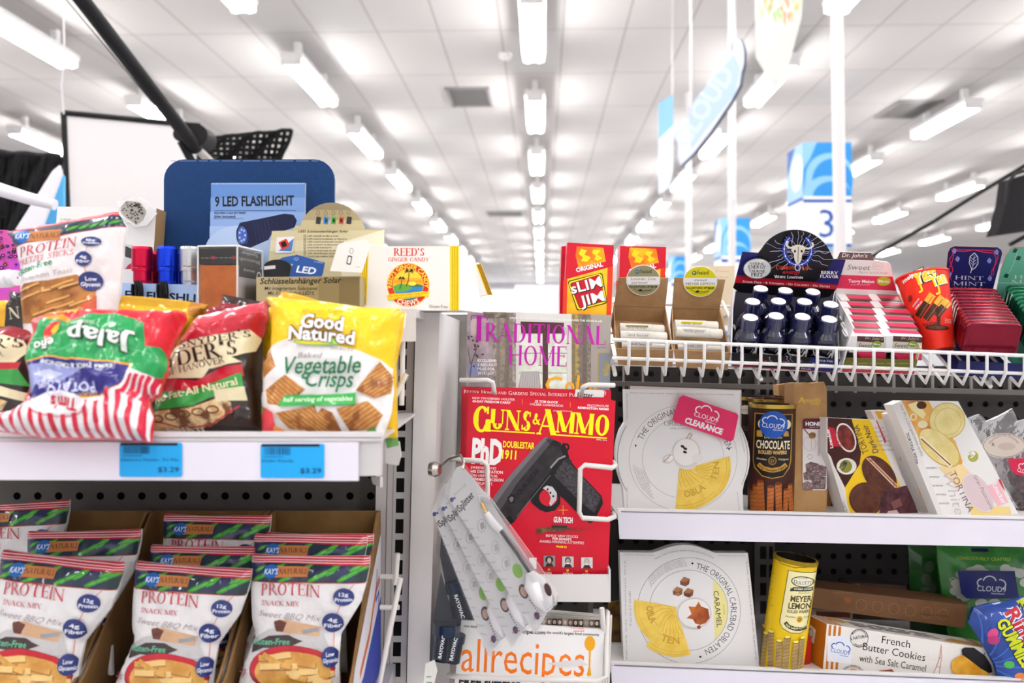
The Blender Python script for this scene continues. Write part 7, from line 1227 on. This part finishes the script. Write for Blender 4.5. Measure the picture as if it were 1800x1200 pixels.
# boxes on the lower shelf: true boxes from photo corners, back faces pushed back
def box6(name, lab, cat, f, Y, dp, m, arts, a_=0, b=0, shift=(0, 0), grp=None):
    S = Plane(f[0][0], f[0][1], Y, a_, b); Fp = [S(*p) for p in f]; D_ = [p-S.n*dp+Vector((shift[0], 0, shift[1])) for p in Fp]; mb = MB(); mb.hexa([Fp[3], Fp[2], D_[2], D_[3], Fp[0], Fp[1], D_[1], D_[0]], m); return mb, S, Fp, D_
CB = M('#e6e1dc', .35); f = px(fM, [(238, 738), (1600, 948), (1585, 1250), (196, 1220)]); mb, S, Fp, Dp = box6('', '', '', f, 1.335, .05, CB, None, a_=.0, shift=(-.016, .0))
a = Art(fM); OGB = M('#b5691c', .35)
for x in (262, 300, 338): a.p([(x-8, 742+(x-240)*.15), (x+12, 745+(x-240)*.15), (x-26, 1230), (x-46, 1228)], OGB)
a.p([(245, 830), (435, 840), (425, 1050), (238, 1030)], M('#e8e8ee', .3)); a.ell(345, 930, 92, 100, M('#e2e6f2', .3)); cloud9(a, 265, 955, 412, 985, 34, M('#1c4aa8', .3), 8)
a.ring(490, 850, 72, 72, 4, tk, 36); a.tc('MADE IN FRANCE', 490, 850, 56, -60, 60, 18, tk, .01); a.t('& NATURAL', 420, 866, 562, 842, 24, tk, .01); a.tc('FRANCE', 490, 850, 68, 220, 140, 18, tk, .01)
for s_, x0, y0, x1, y1, h_ in (('French', 664, 888, 884, 926, 62), ('Butter Cookies', 516, 940, 1002, 1030, 62), ('with Sea Salt Caramel', 488, 1028, 1008, 1112, 56)): a.t(s_, x0, y0, x1, y1, h_, M('#1c1416', .4), -.004, -.04)
for p_ in ([(1130, 900), (1120, 1000), (1090, 1080), (1050, 1160)], [(1130, 900), (1132, 1010), (1120, 1090), (1110, 1170)], [(1090, 1070), (1125, 1075)], [(1105, 1000), (1130, 1002)]): a.ln(p_, 5, M('#c08a7c'))
R.seed(3); [a.ell(R.uniform(1080, 1500), R.uniform(880, 1050), 2.5, 2, M('#b8a8a0'), n=5) for _ in range(50)]
a.ell(1355, 1080, 155, 105, M('#c98a1c', .4, c2='#dca83c', ns=50), rot=10); a.p([(1285, 935), (1310, 918), (1380, 920), (1470, 985), (1515, 1060), (1525, 1110), (1500, 1120), (1430, 1080), (1340, 1010), (1290, 975)], M('#141014', .4)); a.ln([(1455, 985), (1466, 962)], 6, M('#141014'))
a.tc('A STAY-FRESH PACK', 435, 1155, 84, -60, 60, 18, tk, .02); a.ell(438, 1125, 44, 42, M('#d8a868', .4)); a.p([(640, 1100), (740, 1088), (770, 1120), (650, 1150)], M('#8a3c24', .3)); a.p([(700, 1140), (810, 1120), (820, 1160), (700, 1170)], M('#6a2c1c', .3)); a.into(mb, S)
q = Quad3((0, 0, 100, 100), Dp[0], Dp[1], Fp[1], Fp[0]); q.n = Vector((0, 0, 1)); a = Art(); [a.p([(x, 0), (x+1.6, 0), (x+1.6, 100), (x, 100)], OGB) for x in (2, 5, 8, 93, 96)]; a.fine(20, 20, 70, 75, 3, tk, 9, 4); a.p([(70, 80), (80, 40), (95, 60), (97, 95)], M('#c88c34', .4)); a.ell(14, 30, 5, 24, M('#c8964c')); a.into(mb, q, 2e-4)
q = Quad3((0, 0, 100, 100), Dp[0], Fp[0], Fp[3], Dp[3]); q.n = Vector((-1, 0, 0)); a = Art(); a.r(0, 0, 100, 100, OGB); a.p([(15, 12), (55, 18), (50, 42), (12, 36)], M('#e8e0d4')); a.ring(32, 27, 12, 8, 2, OGB, 14); a.t('Butter Cookies', 22, 60, 30, 98, 14, M('#e8d0b0'), 0, .2); a.into(mb, q, 2e-4)
tag(mb.build('cookie_box'), 'white French butter cookie box with orange end and black beret picture', 'cookie box')
mb, S, Fp, Dp = box6('', '', '', px(fM, [(128, 455), (1342, 592), (1312, 772), (104, 612)]), 1.41, .06, M('#6f4d33', .6, c2='#664529', ns=30), None, b=.1, shift=(.01, .004)); a = Art(fM)
[a.ring(505+k*128, 590+k*15, 42, 44, 3, M('#94683c', .5), 24) for k in range(6)]; a.t('Sweets Honey', 960, 668, 1190, 690, 26, M('#3a2414'), 0, .3); a.p([(370, 530), (420, 535), (425, 575), (380, 570)], M('#8a4a24')); a.fine(280, 490, 440, 505, 1, M('#94683c'), 4); a.into(mb, S); tag(mb.build('kraft_box'), 'long brown kraft box resting on the butter cookie box', 'box')
mb, S, Fp, Dp = box6('', '', '', px(fM, [(62, 800), (118, 850), (105, 1230), (40, 1220)]), 1.35, .08, M('#b5281c', .35), None, a_=.5); tag(mb.build('cookie_box'), 'red cookie box end between the lemon tin and the orange box end', 'cookie box')
a = Art(fM); a.p([(150, 640), (420, 650), (420, 690), (160, 680)], M('#6a2c14')); solid('cookie_box', 'pale striped cookie box behind the red box end', 'cookie box', px(fM, [(80, 620), (440, 640), (430, 1100), (70, 1100)]), 1.43, .05, M('#a8988c', .4), a, b=.1)
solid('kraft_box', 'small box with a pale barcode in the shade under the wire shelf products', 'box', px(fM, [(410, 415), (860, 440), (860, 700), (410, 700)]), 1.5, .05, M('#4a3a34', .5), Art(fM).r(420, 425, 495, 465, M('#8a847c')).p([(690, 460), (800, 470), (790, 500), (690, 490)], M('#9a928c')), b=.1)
GB = film('#2a7a28', c2='#216a20', ns=14)
def gbg(a):
    a.t('CONSCIOUSLY CRAFTED', 1215, 225, 1640, 238, 24, M('#a8b83c', .3), .01); a.r(1350, 145, 1480, 170, M('#14184a'))
    for x, y in ((1255, 340), (1225, 410), (1218, 470), (1262, 510), (1380, 300), (1590, 298), (1700, 330), (1740, 400), (1420, 330), (1320, 320), (1650, 320), (1500, 560), (1400, 560), (1650, 570), (1560, 580)): a.ell(x, y, 48, 36, M('#b8bcb4', .3))
    for x, y in ((1340, 298), (1590, 290), (1195, 385), (1762, 390)): a.ps(band(ell(x, y, 22, 18, 14, 60, 340), 7), M('#b8bcb4', .3))
bag('candy_bag', 'bright green candy bag with navy square sticker on the lower right shelf', fM, [(1085, 125), (1900, 140), (1900, 1150), (1300, 1150), (1180, 800), (1130, 500)], 1.46, .02, GB, gbg, b=.1, D=60, seed=6, step=9, cat='candy bag')
m = MB(); a = Art(fM); cloud9(a, 1410, 480, 1636, 492, 44, M('#c8ccd4', .3), 9); slab(m, Plane(1735, 1028, 1.428, 0, .1), px(fM, [(1262, 322), (1705, 326), (1740, 540), (1330, 540), (1288, 500)]), .0008, M('#141c58', .3), None, a)
o = m.build('navy_sticker'); gb_ = bpy.data.objects['candy_bag.001'] if 'candy_bag.001' in bpy.data.objects else None
o.parent = gb_; o.location = Vector(o['_w'])-Vector(gb_['_w'])
bag('candy_bag', 'dark green candy bag in deep shade left of the bright green one', fM, [(868, 125), (1150, 125), (1230, 560), (1290, 1000), (900, 1000), (880, 500)], 1.52, .015, film('#175019'), lambda a: ([a.ell(x, y, 36, 46, M('#4c5a48', .4)) for x, y in ((1010, 280), (990, 380), (1030, 450), (980, 480))], a.ps(band(ell(1000, 480, 30, 28, 14, 0, 300), 6), M('#6c7a68'))), b=.05, D=50, seed=7, step=10, cat='candy bag')  # same kind of bag, green and print darkened to paint in the shade
def ring(a):
    for k in range(14): a.ln([(1480, 1060), (1480+430*math.cos(k*.45), 1060+430*math.sin(k*.45))], 10, film('#2a62b8'))
    a.p([(1695, 555), (1800, 520), (1900, 600), (1900, 700), (1800, 680), (1745, 640)], film('#b8c820')); a.t('NEW', 1700, 605, 1800, 640, 44, M('#10203c'), .04)
    for m_, b_ in ((M('#e8e8f0', .3), .07), (M('#b01c2c', .3), .03)): a.t('Ring', 1580, 640, 1700, 890, 120, m_, b_); a.t('Pop', 1700, 840, 1800, 1020, 110, m_, b_)
    for m_, b_ in ((M('#0c1430', .3), .09), (M('#c8d424', .3), .04)): a.t('GUMMIES', 1508, 712, 1722, 1072, 92, m_, b_, arc=0)
    a.ell(1490, 800, 34, 44, film('#c83a7c'), rot=20); a.ell(1500, 850, 40, 36, film('#a82868')); a.ell(1620, 1040, 36, 30, film('#3a9a3c')); a.ell(1500, 560, 36, 18, film('#8ca82c')); a.ell(1700, 1130, 40, 30, film('#d0742c'))
bag('candy_bag', 'blue gummies bag with red and yellow slanted lettering in the lower right corner', fM, [(1372, 610), (1480, 580), (1640, 560), (1760, 520), (1900, 560), (1900, 1300), (1600, 1300), (1540, 1050), (1440, 880), (1340, 720)], 1.33, .022, film('#153f94', c2='#0f3078', ns=12), ring, b=.15, D=60, seed=15, step=8, cat='candy bag')
solid('peg_card', 'dim yellow patterned pack hanging behind the magazine rack', 'pack', [(1070, 1060), (1092, 1056), (1094, 1175), (1074, 1175)], 1.42, .01, M('#7a5c10', .5, c2='#3a1c10', ns=40), None)
for o in list(bpy.data.objects):
    if '_w' in o: del o['_w']
bpy.context.view_layer.update()
